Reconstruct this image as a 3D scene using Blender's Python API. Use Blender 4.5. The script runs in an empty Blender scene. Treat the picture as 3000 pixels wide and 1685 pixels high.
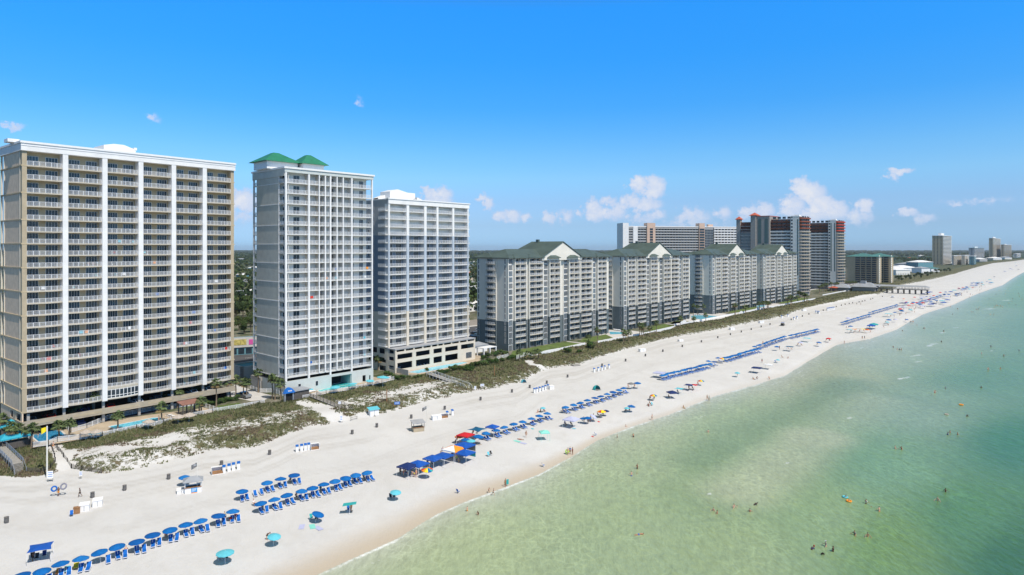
EXPO = 0.0
import bpy, math, random
import numpy as np
from mathutils import Vector, Matrix
R = math.radians
rnd = random.Random(7)
NPR = np.random.RandomState(11)
scene = bpy.context.scene
COL = scene.collection

# ---------------------------------------------------------------- survey of the place
# metres: camera hovers at (0,0,48) looking along +Y, sea level z = 0
F, CX, HY, CAMZ = 1920.0, 1500.0, 728.0, 48.0
def at(px, py, z=0.0):
    Y = F*(CAMZ-z)/(py-HY)
    return ((px-CX)/F*Y, Y)

SHORE = [(-2500,3900),(-600,2550),(0,2150),(400,1935),(800,1740),(936,1680),(1093,1609),(1165,1577),(1281,1505),(1361,1470),(1482,1426),(1579,1389),
  (1672,1339),(1750,1290),(1850,1250),(1960,1215),(2095,1160),(2210,1128),(2300,1100),(2390,1046),(2452,1010),(2549,993),(2627,966),
  (2704,921),(2791,894),(2869,859),(2937,836),(3000,797),(3100,772),(3300,752),(3900,741),(5200,738)]
VEG = [(-2500,2400),(-600,1560),(0,1392),(70,1398),(150,1389),(209,1379),(300,1389),(384,1375),(471,1358),(600,1323),(744,1309),(814,1285),(901,1250),
  (1006,1236),(1081,1224),(1143,1205),(1237,1181),(1361,1153),(1392,1146),(1516,1125),(1547,1109),(1604,1080),(1690,1069),(1811,1031),
  (1949,993),(2105,966),(2300,928),(2336,911),(2472,884),(2560,868),(2612,855),(2640,838),(2669,832),(2743,818),(2801,803),(2859,785),(2908,772),(2966,766),
  (3000,761),(3100,750),(3300,742),(3900,736),(5200,734)]
FEN = [(-2500,2000),(-600,1400),(0,1296),(97,1303),(300,1275),(568,1221),(760,1186),(887,1171),(909,1164),(1154,1113),(1233,1100),(1380,1070),(1455,1057),
  (1583,1032),(1714,1008),(1815,994),(1989,953),(2100,936),(2168,920),(2334,887),(2389,876),(2504,848),(2575,830),(2620,820),(2752,799),
  (2830,779),(2908,764),(3000,757),(3100,747),(3300,740),(3900,735),(5200,733)]
def _line(L, z):
    xs = np.array([p[0] for p in L], float); ys = np.array([p[1] for p in L], float)
    a = (xs-CX)/F; Y = F*(CAMZ-z)/(ys-HY)
    return a, np.log(Y)
_S, _V, _FN = _line(SHORE,0), _line(VEG,1.3), _line(FEN,2.4)
def zones(X, Y):
    a = X/Y
    Ys = np.exp(np.interp(a, *_S)); Yv = np.exp(np.interp(a, *_V)); Yf = np.exp(np.interp(a, *_FN))
    k = np.maximum(np.abs(.654-.7565*a), .09)
    return (Y-Ys)*k, (Y-Yv)*k, (Y-Yf)*k, (Yf-Yv)*k
def vnoise(X, Y, s, seed=0):
    def h(i, j):
        n = (i*374761393 + j*668265263 + seed*974711) & 0x7fffffff
        n = ((n ^ (n >> 13))*1274126177) & 0x7fffffff
        return ((n ^ (n >> 16)) & 0xffff)/65535.0
    x = np.asarray(X, float)/s; y = np.asarray(Y, float)/s
    i = np.floor(x).astype(np.int64); j = np.floor(y).astype(np.int64)
    fx = x-i; fy = y-j; fx = fx*fx*(3-2*fx); fy = fy*fy*(3-2*fy)
    return (h(i,j)*(1-fx)+h(i+1,j)*fx)*(1-fy)+(h(i,j+1)*(1-fx)+h(i+1,j+1)*fx)*fy
def sst(a, b, x):
    t = np.clip((x-a)/(b-a), 0, 1); return t*t*(3-2*t)
LOT = 2.6
def hgt(X, Y):
    X = np.asarray(X, float); Y = np.asarray(Y, float)
    ds, dv, df, w = zones(X, Y)
    h = np.where(ds < 0, np.maximum(ds*.05, -3.0), 1.3*(1-np.exp(-np.maximum(ds,0)/10)))
    h = h + .10*(vnoise(X,Y,7,1)-.5)*sst(2,12,ds) + .05*(vnoise(X,Y,1.9,2)-.5)*sst(2,12,ds)
    dune = sst(0, 6, dv)*(1-sst(-1.5, .5, df))
    near = 1-sst(900, 1600, Y)
    h = h + near*dune*(.5 + 1.3*vnoise(X,Y,9,3)+.5*vnoise(X,Y,3.1,4))
    h = h*(1-sst(-1.5,1.0,df)) + LOT*sst(-1.5,1.0,df)
    return h
def gz(x, y): return float(hgt(np.array([x]), np.array([y]))[0])
def G(px, py, dz=0.0, sea=False):
    """world point of the ground (or of a plane dz above it) seen at photo pixel px, py"""
    z = 1.2
    for _ in range(12):
        x, y = at(px, py, z+dz)
        z = max(gz(x, y), -5) if not sea else 0.0
    return Vector((x, y, z))

# ---------------------------------------------------------------- materials
MATS = {}
def mat(name, col, rough=.8, var=.0, scale=1.0, metal=0.0, bump=0.0, spec=.3, col2=None, stretch=None, emit=None):
    if name in MATS: return MATS[name]
    m = bpy.data.materials.new(name); m.use_nodes = True; nt = m.node_tree; N = nt.nodes; L = nt.links
    b = N['Principled BSDF']; b.inputs['Roughness'].default_value = rough; b.inputs['Metallic'].default_value = metal
    b.inputs['Specular IOR Level'].default_value = spec
    b.inputs['Base Color'].default_value = (*col, 1)
    if var > 0 or bump > 0:
        tc = N.new('ShaderNodeTexCoord'); mp = N.new('ShaderNodeMapping'); L.new(tc.outputs['Object'], mp.inputs['Vector'])
        if stretch: mp.inputs['Scale'].default_value = stretch
        nz = N.new('ShaderNodeTexNoise'); nz.inputs['Scale'].default_value = scale; nz.inputs['Detail'].default_value = 5
        nz.inputs['Roughness'].default_value = .62
        L.new(mp.outputs[0], nz.inputs['Vector'])
        if var > 0:
            mx = N.new('ShaderNodeMix'); mx.data_type = 'RGBA'
            c2 = col2 or tuple(c*(1-var) for c in col); c1 = col if col2 else tuple(min(1, c*(1+var*.5)) for c in col)
            mx.inputs[6].default_value = (*c1, 1); mx.inputs[7].default_value = (*c2, 1)
            rp = N.new('ShaderNodeMapRange'); rp.inputs['From Min'].default_value = .32; rp.inputs['From Max'].default_value = .68
            L.new(nz.outputs['Fac'], rp.inputs['Value']); L.new(rp.outputs[0], mx.inputs[0]); L.new(mx.outputs[2], b.inputs['Base Color'])
        if bump > 0:
            bp = N.new('ShaderNodeBump'); bp.inputs['Strength'].default_value = bump; bp.inputs['Distance'].default_value = .05
            L.new(nz.outputs['Fac'], bp.inputs['Height']); L.new(bp.outputs[0], b.inputs['Normal'])
    MATS[name] = m; return m

M = dict(
 white=mat('white_stucco', (.78,.78,.77), .8, .10, .35), white2=mat('white_paint', (.80,.80,.80), .6, .06, 1.5),
 beige=mat('beige_stucco', (.50,.41,.27), .85, .12, .4), cream=mat('cream_stucco', (.66,.60,.50), .85, .08, .4),
 tan=mat('tan_stucco', (.44,.37,.26), .85, .12, .5), spand=mat('tan_spandrel', (.40,.35,.27), .85, .16, .6),
 sidegrey=mat('grey_beige_block', (.74,.58,.43), .9, .14, .8), green_grey=mat('grey_green_stucco', (.56,.555,.50), .88, .10, .5),
 pale_green=mat('pale_green_stucco', (.54,.58,.56), .85, .08, .4), pale=mat('off_white_stucco', (.74,.73,.69), .85, .08, .4),
 blue=mat('blue_grey_stucco', (.20,.255,.33), .85, .08, .5), bluecol=mat('light_blue_stucco', (.43,.49,.56), .85, .06, .5),
 greybl=mat('grey_stucco_upper', (.40,.41,.42), .85, .08, .5),
 cream2=mat('warm_cream_stucco', (.70,.67,.60), .85, .07, .3), slate=mat('slate_stucco', (.13,.16,.17), .85, .14, .4),
 slab=mat('balcony_slab', (.56,.51,.42), .85, .08, 1.0), slabw=mat('balcony_slab_white', (.68,.68,.66), .85, .08, 1.0),
 rail=mat('white_aluminium', (.74,.75,.76), .45, .0, 1, spec=.5), 
 roofg=mat('dark_green_metal_roof', (.080,.112,.098), .5, .25, .25, spec=.5), roofem=mat('emerald_metal_roof', (.02,.20,.115), .5, .18, .5, spec=.5),
 rooft=mat('teal_metal_roof', (.08,.22,.21), .6, .15, .3), roofgrey=mat('grey_metal_roof', (.33,.35,.38), .55, .14, .3, spec=.5),
 roofflat=mat('grey_flat_roof', (.36,.37,.39), .9, .15, .3), shadegrey=mat('shaded_grey_stucco', (.34,.32,.295), .85, .1, .4), brown=mat('red_brown_stucco', (.15,.062,.042), .85, .15, .3),  # stucco grey darkened to carry the shade on high rise and hotel walls
 rust=mat('rust_red_stucco', (.27,.085,.05), .8, .12, .3), redbr=mat('bright_red_stucco', (.52,.075,.045), .8, .12, .3), roofr=mat('red_tile_roof', (.50,.12,.07), .7, .2, .5),
 peach=mat('peach_stucco', (.62,.45,.35), .85, .08, .3), stripe=mat('green_glass_stripe', (.10,.155,.15), .4, .08, .3),
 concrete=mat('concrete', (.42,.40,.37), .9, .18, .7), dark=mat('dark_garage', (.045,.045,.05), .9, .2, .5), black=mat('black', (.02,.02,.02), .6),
 asphalt=mat('asphalt', (.09,.09,.095), .9, .25, .3), paving=mat('tan_paving', (.46,.38,.28), .9, .16, .5), road=mat('sunny_road', (.30,.27,.24), .9, .15, .2),
 pave2=mat('white_paving', (.58,.56,.53), .9, .12, .5),
 wood=mat('weathered_wood', (.34,.325,.30), .9, .35, 3.0, stretch=(1,1,6)), woodd=mat('dark_weathered_wood', (.11,.10,.09), .9, .3, 3.0), woodb=mat('brown_wood', (.32,.17,.08), .8, .3, 3.0),
 ubl=mat('blue_canvas', (.004,.125,.40), .75, .22, 2.5, spec=.2), cbl=mat('blue_sling', (.006,.125,.47), .7, .14, 4.0, spec=.2),
 navy=mat('navy_canvas', (.012,.03,.13), .75, .1, 2), tent_bl=mat('tent_blue', (.01,.09,.42), .6, .12, 1.5), teal=mat('teal_canvas', (.03,.36,.37), .7, .1, 2), aqua=mat('aqua_canvas', (.12,.50,.60), .7, .1, 2),
 mint=mat('mint_canvas', (.25,.68,.58), .7, .08, 2), red=mat('red_canvas', (.58,.02,.03), .7, .12, 2), orange=mat('orange_canvas', (.85,.30,.03), .7, .1, 2),
 yellow=mat('yellow_cloth', (.85,.68,.02), .7, .08, 2), lilac=mat('lilac_canvas', (.48,.50,.70), .7, .08, 2), grey=mat('grey_canvas', (.20,.20,.20), .8, .1, 2), greyd=mat('grey_plastic', (.15,.145,.14), .8, .3, 3.0),
 pole=mat('pale_pole', (.70,.68,.62), .6), steel=mat('steel_pole', (.45,.47,.50), .4, metal=.6), wht=mat('white_plastic', (.80,.80,.80), .5, .05, 3),
 trunk=mat('palm_bark', (.20,.155,.11), .95, .4, 5.0), trunk2=mat('tree_bark', (.10,.08,.06), .95, .3, 2),
 frond=mat('palm_frond', (.12,.165,.06), .7, .5, 1.3), frondd=mat('dry_palm_frond', (.28,.20,.09), .8, .4, 2.0),
 leafa=mat('leaf_green', (.065,.105,.026), .8, .55, .6), leafb=mat('leaf_olive', (.085,.105,.032), .8, .5, .5), leafc=mat('leaf_dark', (.032,.058,.022), .85, .5, .4),
 hedge=mat('hedge_green', (.045,.10,.018), .8, .5, 1.5), lawn=mat('lawn_green', (.12,.17,.045), .95, .35, .3),
 skina=mat('skin_tan', (.42,.22,.13), .6, .08, 6), skinb=mat('skin_fair', (.60,.36,.26), .6, .08, 6), skinc=mat('skin_brown', (.16,.08,.05), .6, .08, 6),
 haird=mat('hair_dark', (.02,.014,.01), .7), hairb=mat('hair_brown', (.09,.05,.025), .7), hairl=mat('hair_blond', (.42,.29,.13), .7),
 carw=mat('car_paint_white', (.75,.75,.76), .25, spec=.6), carg=mat('car_paint_grey', (.28,.29,.30), .25, metal=.4), carb=mat('car_paint_blue', (.03,.06,.18), .25, spec=.6), carr=mat('car_paint_red', (.40,.02,.02), .25, spec=.6), card=mat('car_paint_black', (.02,.02,.022), .2, spec=.6),
 tyre=mat('tyre_rubber', (.02,.02,.02), .9), rim=mat('wheel_rim', (.5,.5,.52), .3, metal=.8), cglass=mat('car_glass', (.015,.02,.025), .08, spec=.6),
 signw=mat('sign_white', (.80,.80,.80), .5), signb=mat('sign_blue', (.02,.16,.55), .5), tubegr=mat('tube_grey', (.22,.22,.28), .5), lime=mat('lime_float', (.45,.75,.05), .5),
 redt=mat('towel_red', (.62,.05,.04), .9), cyant=mat('towel_cyan', (.10,.48,.60), .9, .2, 6), straw=mat('straw_canvas', (.46,.40,.34), .9, .3, 3),
 pink=mat('pink_paint', (.62,.10,.35), .7), tealw=mat('teal_wall', (.13,.29,.34), .8, .1, .3), rainbow=None, rainbow2=None)

def glass(name, col, rough=.08):
    return mat(name, col, rough, .35, .6, spec=.55)
M['glass'] = glass('window_glass', (.025,.042,.058)); M['glass2'] = glass('window_glass_curtain', (.09,.10,.105), .2); M['glass3'] = glass('window_glass_blue', (.045,.085,.12), .05)

def pool_mat(name, c):
    m = bpy.data.materials.new(name); m.use_nodes = True; N = m.node_tree.nodes; L = m.node_tree.links; b = N['Principled BSDF']
    b.inputs['Roughness'].default_value = .12
    tc = N.new('ShaderNodeTexCoord'); v = N.new('ShaderNodeTexVoronoi'); v.feature = 'DISTANCE_TO_EDGE'; v.inputs['Scale'].default_value = 1.3
    L.new(tc.outputs['Object'], v.inputs['Vector'])
    r = N.new('ShaderNodeMapRange'); r.inputs['From Max'].default_value = .25; r.inputs['To Min'].default_value = 1.0; r.inputs['To Max'].default_value = 0
    L.new(v.outputs['Distance'], r.inputs['Value'])
    mx = N.new('ShaderNodeMix'); mx.data_type = 'RGBA'; mx.inputs[6].default_value = (*c,1); mx.inputs[7].default_value = (*[min(1,x*1.5+.05) for x in c],1)
    L.new(r.outputs[0], mx.inputs[0]); L.new(mx.outputs[2], b.inputs['Base Color'])
    n = N.new('ShaderNodeTexNoise'); n.inputs['Scale'].default_value = 2.5; L.new(tc.outputs['Object'], n.inputs['Vector'])
    bp = N.new('ShaderNodeBump'); bp.inputs['Strength'].default_value = .25; bp.inputs['Distance'].default_value = .05; L.new(n.outputs['Fac'], bp.inputs['Height']); L.new(bp.outputs[0], b.inputs['Normal'])
    return m
M['pool'] = pool_mat('pool_water', (.10,.42,.55)); M['poolt'] = pool_mat('pool_water_teal', (.03,.38,.38)); M['poolb'] = pool_mat('pool_water_deep_blue', (.015,.19,.36))

# ---------------------------------------------------------------- mesh builder
class MB:
    def __init__(s): s.v=[]; s.f=[]; s.m=[]; s.mats=[]
    def mi(s, m):
        m = M[m] if isinstance(m, str) else m
        if m not in s.mats: s.mats.append(m)
        return s.mats.index(m)
    def poly(s, pts, m):
        i = len(s.v); s.v += [tuple(p) for p in pts]; s.f.append(tuple(range(i, i+len(pts)))); s.m.append(s.mi(m)); return s
    def mesh(s, vs, fs, m):
        i = len(s.v); s.v += [tuple(p) for p in vs]; k = s.mi(m)
        for f in fs: s.f.append(tuple(i+j for j in f)); s.m.append(k)
        return s
    def box(s, x0, y0, z0, x1, y1, z1, m):
        V = [(x0,y0,z0),(x1,y0,z0),(x1,y1,z0),(x0,y1,z0),(x0,y0,z1),(x1,y0,z1),(x1,y1,z1),(x0,y1,z1)]
        return s.mesh(V, [(3,2,1,0),(4,5,6,7),(0,1,5,4),(1,2,6,5),(2,3,7,6),(3,0,4,7)], m)
    def prism(s, P, z0, z1, m, mtop=None):
        n = len(P); V = [(x,y,z0) for x,y in P]+[(x,y,z1) for x,y in P]
        s.mesh(V, [tuple(range(n-1,-1,-1))]+[(i,(i+1)%n,n+(i+1)%n,n+i) for i in range(n)], m)
        return s.poly([(x,y,z1) for x,y in P], mtop or m)
    def tube(s, pts, r, m, n=6, cap=True):
        pts = [Vector(p) for p in pts]; rs = r if isinstance(r,(list,tuple)) else [r]*len(pts); V=[]; Fs=[]
        for i,p in enumerate(pts):
            d = (pts[min(i+1,len(pts)-1)]-pts[max(i-1,0)]).normalized()
            a = d.cross(Vector((0,0,1))); a = a.normalized() if a.length>1e-3 else Vector((1,0,0)); b = d.cross(a).normalized()
            for k in range(n):
                t = 2*math.pi*k/n; V.append(p+(a*math.cos(t)+b*math.sin(t))*rs[i])
        for i in range(len(pts)-1):
            for k in range(n): Fs.append((i*n+k, i*n+(k+1)%n, (i+1)*n+(k+1)%n, (i+1)*n+k))
        if cap: Fs += [tuple(range(n)), tuple(range(len(V)-1, len(V)-n-1, -1))]
        return s.mesh(V, Fs, m)
    def lathe(s, prof, m, n=12, c=(0,0)):
        V=[]; Fs=[]
        for r,z in prof:
            for k in range(n): V.append((c[0]+r*math.cos(2*math.pi*k/n), c[1]+r*math.sin(2*math.pi*k/n), z))
        for i in range(len(prof)-1):
            for k in range(n): Fs.append((i*n+k, i*n+(k+1)%n, (i+1)*n+(k+1)%n, (i+1)*n+k))
        return s.mesh(V, Fs, m)
    def add(s, o, mtx):
        i = len(s.v); s.v += [tuple(mtx @ Vector(p)) for p in o.v]; mm = [s.mi(x) for x in o.mats]
        for f,k in zip(o.f, o.m): s.f.append(tuple(i+j for j in f)); s.m.append(mm[k])
        return s
    def data(s, name, smooth=False):
        me = bpy.data.meshes.new(name); me.from_pydata(s.v, [], s.f)
        for m in s.mats: me.materials.append(m)
        me.polygons.foreach_set('material_index', s.m)
        if smooth: me.polygons.foreach_set('use_smooth', [True]*len(s.f))
        me.update(); return me
    def part(s, name, parent=None, loc=(0,0,0), rz=0, smooth=False):
        return put(name, s.data(name, smooth), parent, loc, rz)
def put(name, me, parent=None, loc=(0,0,0), rz=0, sc=1.0):
    o = bpy.data.objects.new(name, me); COL.objects.link(o); o.parent = parent; o.location = loc; o.rotation_euler = (0,0,rz)
    o.scale = (sc,sc,sc) if not isinstance(sc, tuple) else sc
    return o
def tag(o, label=None, cat=None, group=None, kind=None):
    if label: o['label'] = label
    if cat: o['category'] = cat
    if group: o['group'] = group
    if kind: o['kind'] = kind
    return o
def thing(name, label, cat, loc=(0,0,0), rz=0, group=None):
    o = bpy.data.objects.new(name, None); COL.objects.link(o); o.location = loc; o.rotation_euler = (0,0,rz); o.empty_display_size = .1
    return tag(o, label, cat, group)
_kids = {}
def kids(o): return [c for c in _all_children(o)]
def _all_children(o): return list(o.children)
def dup(o, loc=None, rz=None, label=None, group=None, sc=None, parent=None, swap=None):
    c = o.copy(); COL.objects.link(c); c.parent = parent
    if loc is not None: c.location = loc
    if rz is not None: c.rotation_euler = (0,0,rz)
    if sc is not None: c.scale = (sc,sc,sc)
    if label: c['label'] = label
    if group: c['group'] = group
    for k in o.children: dup(k, parent=c)
    return c
def many(name, items, parent, limit=100):
    """items: (mb, mesh, loc, rz); the `limit` nearest become parts, the rest one stuff part"""
    mw = Matrix.LocRotScale(parent.location, parent.rotation_euler, None)
    items = sorted(items, key=lambda t: (mw @ Vector(t[2])-Vector((0,0,CAMZ))).length)
    out = []
    for mb, me, loc, rz in items[:limit]: out.append(put(name, me, parent, loc, rz))
    if len(items) > limit:
        big = MB()
        for mb, me, loc, rz in items[limit:]: big.add(mb, Matrix.Translation(loc) @ Matrix.Rotation(rz, 4, 'Z'))
        tag(big.part(name, parent), kind='stuff')
    return out
ORD = ['first','second','third','fourth','fifth','sixth','seventh','eighth','ninth','tenth','eleventh','twelfth','thirteenth','fourteenth','fifteenth','sixteenth','seventeenth','eighteenth','nineteenth','twentieth','twenty-first','twenty-second','twenty-third','twenty-fourth']
# ================================================================= sky, sun, camera
w = bpy.data.worlds.new("World"); scene.world = w; w.use_nodes = True
nt = w.node_tree; N = nt.nodes; L = nt.links; N.clear()
out = N.new('ShaderNodeOutputWorld'); bg = N.new('ShaderNodeBackground'); sky = N.new('ShaderNodeTexSky')
sky.sky_type = 'NISHITA'; sky.sun_disc = False; sky.sun_elevation = R(54); sky.sun_rotation = R(137); sky.altitude = 50; sky.air_density = 1.0; sky.dust_density = .35; sky.ozone_density = 2.2
bg.inputs['Strength'].default_value = .12
tc = N.new('ShaderNodeTexCoord'); sep = N.new('ShaderNodeSeparateXYZ'); L.new(tc.outputs['Generated'], sep.inputs[0])
def mth(op, a, b=None, c=None, clamp=False):
    n = N.new('ShaderNodeMath'); n.operation = op; n.use_clamp = clamp
    for i, q in enumerate((a, b, c)):
        if q is None: continue
        if isinstance(q, (int, float)): n.inputs[i].default_value = q
        else: L.new(q, n.inputs[i])
    return n.outputs[0]
az = mth('ARCTAN2', sep.outputs[0], sep.outputs[1]); el = mth('ARCSINE', sep.outputs[2])
cmb = N.new('ShaderNodeCombineXYZ'); L.new(az, cmb.inputs[0]); L.new(el, cmb.inputs[1])
# cumulus and wisps, each by its bearing and height above the horizon (degrees): bearing, height, half width, half height, weight
def sk(px, py, rx, ry, wt): 
    a = math.atan((px-CX)/F); e = math.atan((HY-py)/F*math.cos(a)); k = math.cos(a)
    return (a, e, rx/F*k*k, ry/F*k, wt)
CL = [sk(712,590,46,40,1),sk(700,640,60,26,.6),sk(1255,565,22,18,1),sk(1295,570,32,24,1),sk(1275,590,55,22,.9),sk(1410,582,22,16,.85),sk(1430,598,18,20,.8),
 sk(1470,630,30,18,.7),sk(1500,635,30,20,.8),sk(1540,635,18,14,.7),sk(1610,640,24,20,.75),sk(1655,635,26,22,.75),sk(1692,628,14,14,.7),
 sk(1735,605,26,26,1),sk(1745,625,38,26,.85),sk(1785,592,26,18,.7),sk(1795,620,44,26,.8),sk(1845,590,32,24,.95),sk(1870,540,26,26,1.15),sk(1915,550,36,34,1.2),sk(1885,600,60,26,.8),
 sk(1880,640,60,18,.6),sk(1925,632,30,18,.65),sk(2030,640,60,30,.7),sk(2010,620,24,20,.6),sk(2120,625,30,26,.6),sk(2195,622,34,26,.75),sk(2240,620,36,26,.8),
 sk(2345,545,30,26,1.2),sk(2375,565,44,34,1.2),sk(2320,600,40,30,1),sk(2400,600,50,34,1.1),sk(2445,620,44,34,1),sk(2370,635,90,28,.9),sk(2530,605,30,26,1),sk(2515,635,50,28,.8),
 sk(2660,622,38,14,.75),sk(2710,640,38,18,.7),sk(2635,500,46,12,.85),sk(2615,518,20,14,.7),sk(30,370,50,14,.62),sk(450,346,30,16,.42),sk(1055,302,14,22,.36),
 sk(2850,590,160,16,.36),sk(1150,640,60,20,.5),sk(1990,660,200,20,.45),sk(-300,520,90,40,.9),sk(3350,560,120,60,1)]
nzv = N.new('ShaderNodeTexNoise'); nzv.inputs['Scale'].default_value = 70; nzv.inputs['Detail'].default_value = 7; nzv.inputs['Roughness'].default_value = .62
L.new(cmb.outputs[0], nzv.inputs['Vector'])
nz2 = N.new('ShaderNodeTexNoise'); nz2.inputs['Scale'].default_value = 60; nz2.inputs['Detail'].default_value = 3; L.new(cmb.outputs[0], nz2.inputs['Vector'])
warp = N.new('ShaderNodeVectorMath'); warp.operation = 'MULTIPLY_ADD'; L.new(nzv.outputs['Color'], warp.inputs[0]); warp.inputs[1].default_value = (.034,.026,0); 
sub = N.new('ShaderNodeVectorMath'); sub.operation = 'ADD'; L.new(cmb.outputs[0], sub.inputs[0]); sub.inputs[1].default_value = (-.017,-.013,0); L.new(sub.outputs[0], warp.inputs[2])
acc = None
for a0, e0, ra, re, wt in CL:
    v = N.new('ShaderNodeVectorMath'); v.operation = 'MULTIPLY_ADD'; L.new(warp.outputs[0], v.inputs[0]); v.inputs[1].default_value = (1/ra, 1/re, 0); v.inputs[2].default_value = (-a0/ra, -e0/re, 0)
    l = N.new('ShaderNodeVectorMath'); l.operation = 'LENGTH'; L.new(v.outputs[0], l.inputs[0])
    q = mth('MULTIPLY', mth('SUBTRACT', 1.35, l.outputs['Value'], clamp=True), wt)
    acc = q if acc is None else mth('MAXIMUM', acc, q)
den = mth('ADD', mth('MULTIPLY', acc, 1.35), mth('MULTIPLY', mth('SUBTRACT', nzv.outputs['Fac'], .52), 2.5))
cov = N.new('ShaderNodeMapRange'); cov.interpolation_type = 'SMOOTHSTEP'; cov.inputs['From Min'].default_value = .0; cov.inputs['From Max'].default_value = .9; L.new(mth('MULTIPLY', den, mth('MULTIPLY', acc, 3.0, clamp=True)), cov.inputs['Value'])
# clouds fade into the low haze
low = N.new('ShaderNodeMapRange'); low.inputs['From Min'].default_value = .004; low.inputs['From Max'].default_value = .050; low.inputs['To Min'].default_value = .0; low.inputs['To Max'].default_value = .95; L.new(el, low.inputs['Value'])
covf = mth('MULTIPLY', mth('MULTIPLY', cov.outputs[0], low.outputs[0]), .95)
hs = N.new('ShaderNodeHueSaturation'); hs.inputs['Saturation'].default_value = 1.18; L.new(sky.outputs[0], hs.inputs['Color'])
grad = N.new('ShaderNodeValToRGB'); L.new(mth('DIVIDE', el, .8, clamp=True), grad.inputs[0])
TR = [(.5,.46,.80,1.62),(2,.50,.72,1.26),(4,.60,.80,1.2),(6,.69,1.0,1.29),(8,.62,1.05,1.36),(12,.36,1.07,1.57),(16,.27,1.19,1.82),(20,.26,1.34,2.08),(28,1.3,1.0,.68),(40,1.9,1.08,.42)]
while len(grad.color_ramp.elements) < len(TR): grad.color_ramp.elements.new(.5)
for e_, (d_, r_, g_, b_) in zip(grad.color_ramp.elements, TR): e_.position = R(d_)/.8; e_.color = (r_/2.5, g_/2.5, b_/2.5, 1)
tint = N.new('ShaderNodeMix'); tint.data_type = 'RGBA'; tint.blend_type = 'MULTIPLY'; tint.inputs[0].default_value = 1; L.new(grad.outputs[0], tint.inputs[6]); tint.inputs[7].default_value = (2.5,2.5,2.5,1)
mul = N.new('ShaderNodeMix'); mul.data_type = 'RGBA'; mul.blend_type = 'MULTIPLY'; mul.inputs[0].default_value = 1; L.new(hs.outputs[0], mul.inputs[6]); L.new(tint.outputs[2], mul.inputs[7])
cc = N.new('ShaderNodeMix'); cc.data_type = 'RGBA'; cc.inputs[6].default_value = (4.4,5.4,7.4,1); cc.inputs[7].default_value = (6.8,6.9,7.4,1); L.new(mth('MULTIPLY', mth('SUBTRACT', den, .35), mth('ADD', .2, nz2.outputs['Fac'])), cc.inputs[0]); cc.clamp_factor = True
fin = N.new('ShaderNodeMix'); fin.data_type = 'RGBA'; L.new(covf, fin.inputs[0]); L.new(mul.outputs[2], fin.inputs[6]); L.new(cc.outputs[2], fin.inputs[7])
L.new(fin.outputs[2], bg.inputs['Color']); L.new(bg.outputs[0], out.inputs[0])

sun = bpy.data.lights.new('sun', 'SUN'); sun.energy = 4.5; sun.angle = R(.5); sun.color = (1,.945,.87)
so = bpy.data.objects.new('sun', sun); COL.objects.link(so)
SUNDIR = Vector((.66*math.cos(R(54)), -.751*math.cos(R(54)), math.sin(R(54)))).normalized()
so.rotation_euler = SUNDIR.to_track_quat('Z', 'Y').to_euler(); so.location = (300,-300,500)
cam = bpy.data.cameras.new('camera'); cam.lens = 36*F/3000; cam.sensor_width = 36; cam.shift_y = -(842.5-HY)/3000; cam.clip_start = 1; cam.clip_end = 60000
co = bpy.data.objects.new('camera', cam); COL.objects.link(co); co.location = (0,0,CAMZ); co.rotation_euler = (R(90),0,0); scene.camera = co
scene.view_settings.view_transform = 'Standard'; scene.view_settings.look = 'None'; scene.view_settings.exposure = EXPO; scene.view_settings.gamma = 1

cy = scene.cycles
try: cy.max_bounces = 5; cy.diffuse_bounces = 2; cy.glossy_bounces = 2; cy.transmission_bounces = 2; cy.volume_bounces = 0; cy.caustics_reflective = False; cy.caustics_refractive = False
except Exception: pass
# ================================================================= ground
def grid_mesh(name, X, Y, Z, keep, attrs, cattr=None):
    nr, nc = X.shape; idx = np.arange(nr*nc).reshape(nr, nc)
    q = np.stack([idx[:-1,:-1], idx[:-1,1:], idx[1:,1:], idx[1:,:-1]], -1)[keep]
    used = np.unique(q); remap = -np.ones(nr*nc, np.int64); remap[used] = np.arange(len(used)); q = remap[q]
    co = np.stack([X.ravel()[used], Y.ravel()[used], Z.ravel()[used]], -1).astype(np.float32)
    me = bpy.data.meshes.new(name); me.vertices.add(len(co)); me.vertices.foreach_set('co', co.ravel())
    me.loops.add(q.size); me.loops.foreach_set('vertex_index', q.ravel().astype(np.int32)); me.polygons.add(len(q))
    me.polygons.foreach_set('loop_start', np.arange(0, q.size, 4, dtype=np.int32)); me.polygons.foreach_set('loop_total', np.full(len(q), 4, np.int32))
    me.polygons.foreach_set('use_smooth', np.ones(len(q), bool)); me.update(calc_edges=True)
    for k, v in attrs.items():
        a = me.attributes.new(k, 'FLOAT', 'POINT'); a.data.foreach_set('value', v.ravel()[used].astype(np.float32))
    if cattr:
        k, v = cattr; a = me.attributes.new(k, 'FLOAT_COLOR', 'POINT'); a.data.foreach_set('color', v.reshape(-1,4)[used].astype(np.float32).ravel())
    return me
aa = np.linspace(-1.45, 1.55, 1100); yy = np.exp(np.linspace(math.log(34), math.log(13500), 700))
A, YY = np.meshgrid(aa, yy); XX = A*YY; ZZ = hgt(XX, YY); ds, dv, df, wd = zones(XX, YY)
t = np.clip(dv/np.maximum(wd, .5), 0, 1)
def segd(X, Y, pts):
    d = np.full(X.shape, 1e9)
    for p, q in zip(pts[:-1], pts[1:]):
        px, py = p.x, p.y; dx, dy = q.x-px, q.y-py; u = np.clip(((X-px)*dx+(Y-py)*dy)/(dx*dx+dy*dy), 0, 1)
        d = np.minimum(d, np.hypot(X-px-u*dx, Y-py-u*dy))
    return d
nearpart = 1-sst(1250, 1500, CX+F*A)
prof_near = np.interp(t, [0,.06,.18,.28,.40,.52,.62,.74,1], [.32,.55,.62,.54,.42,.42,.64,.92,.99])
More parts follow.
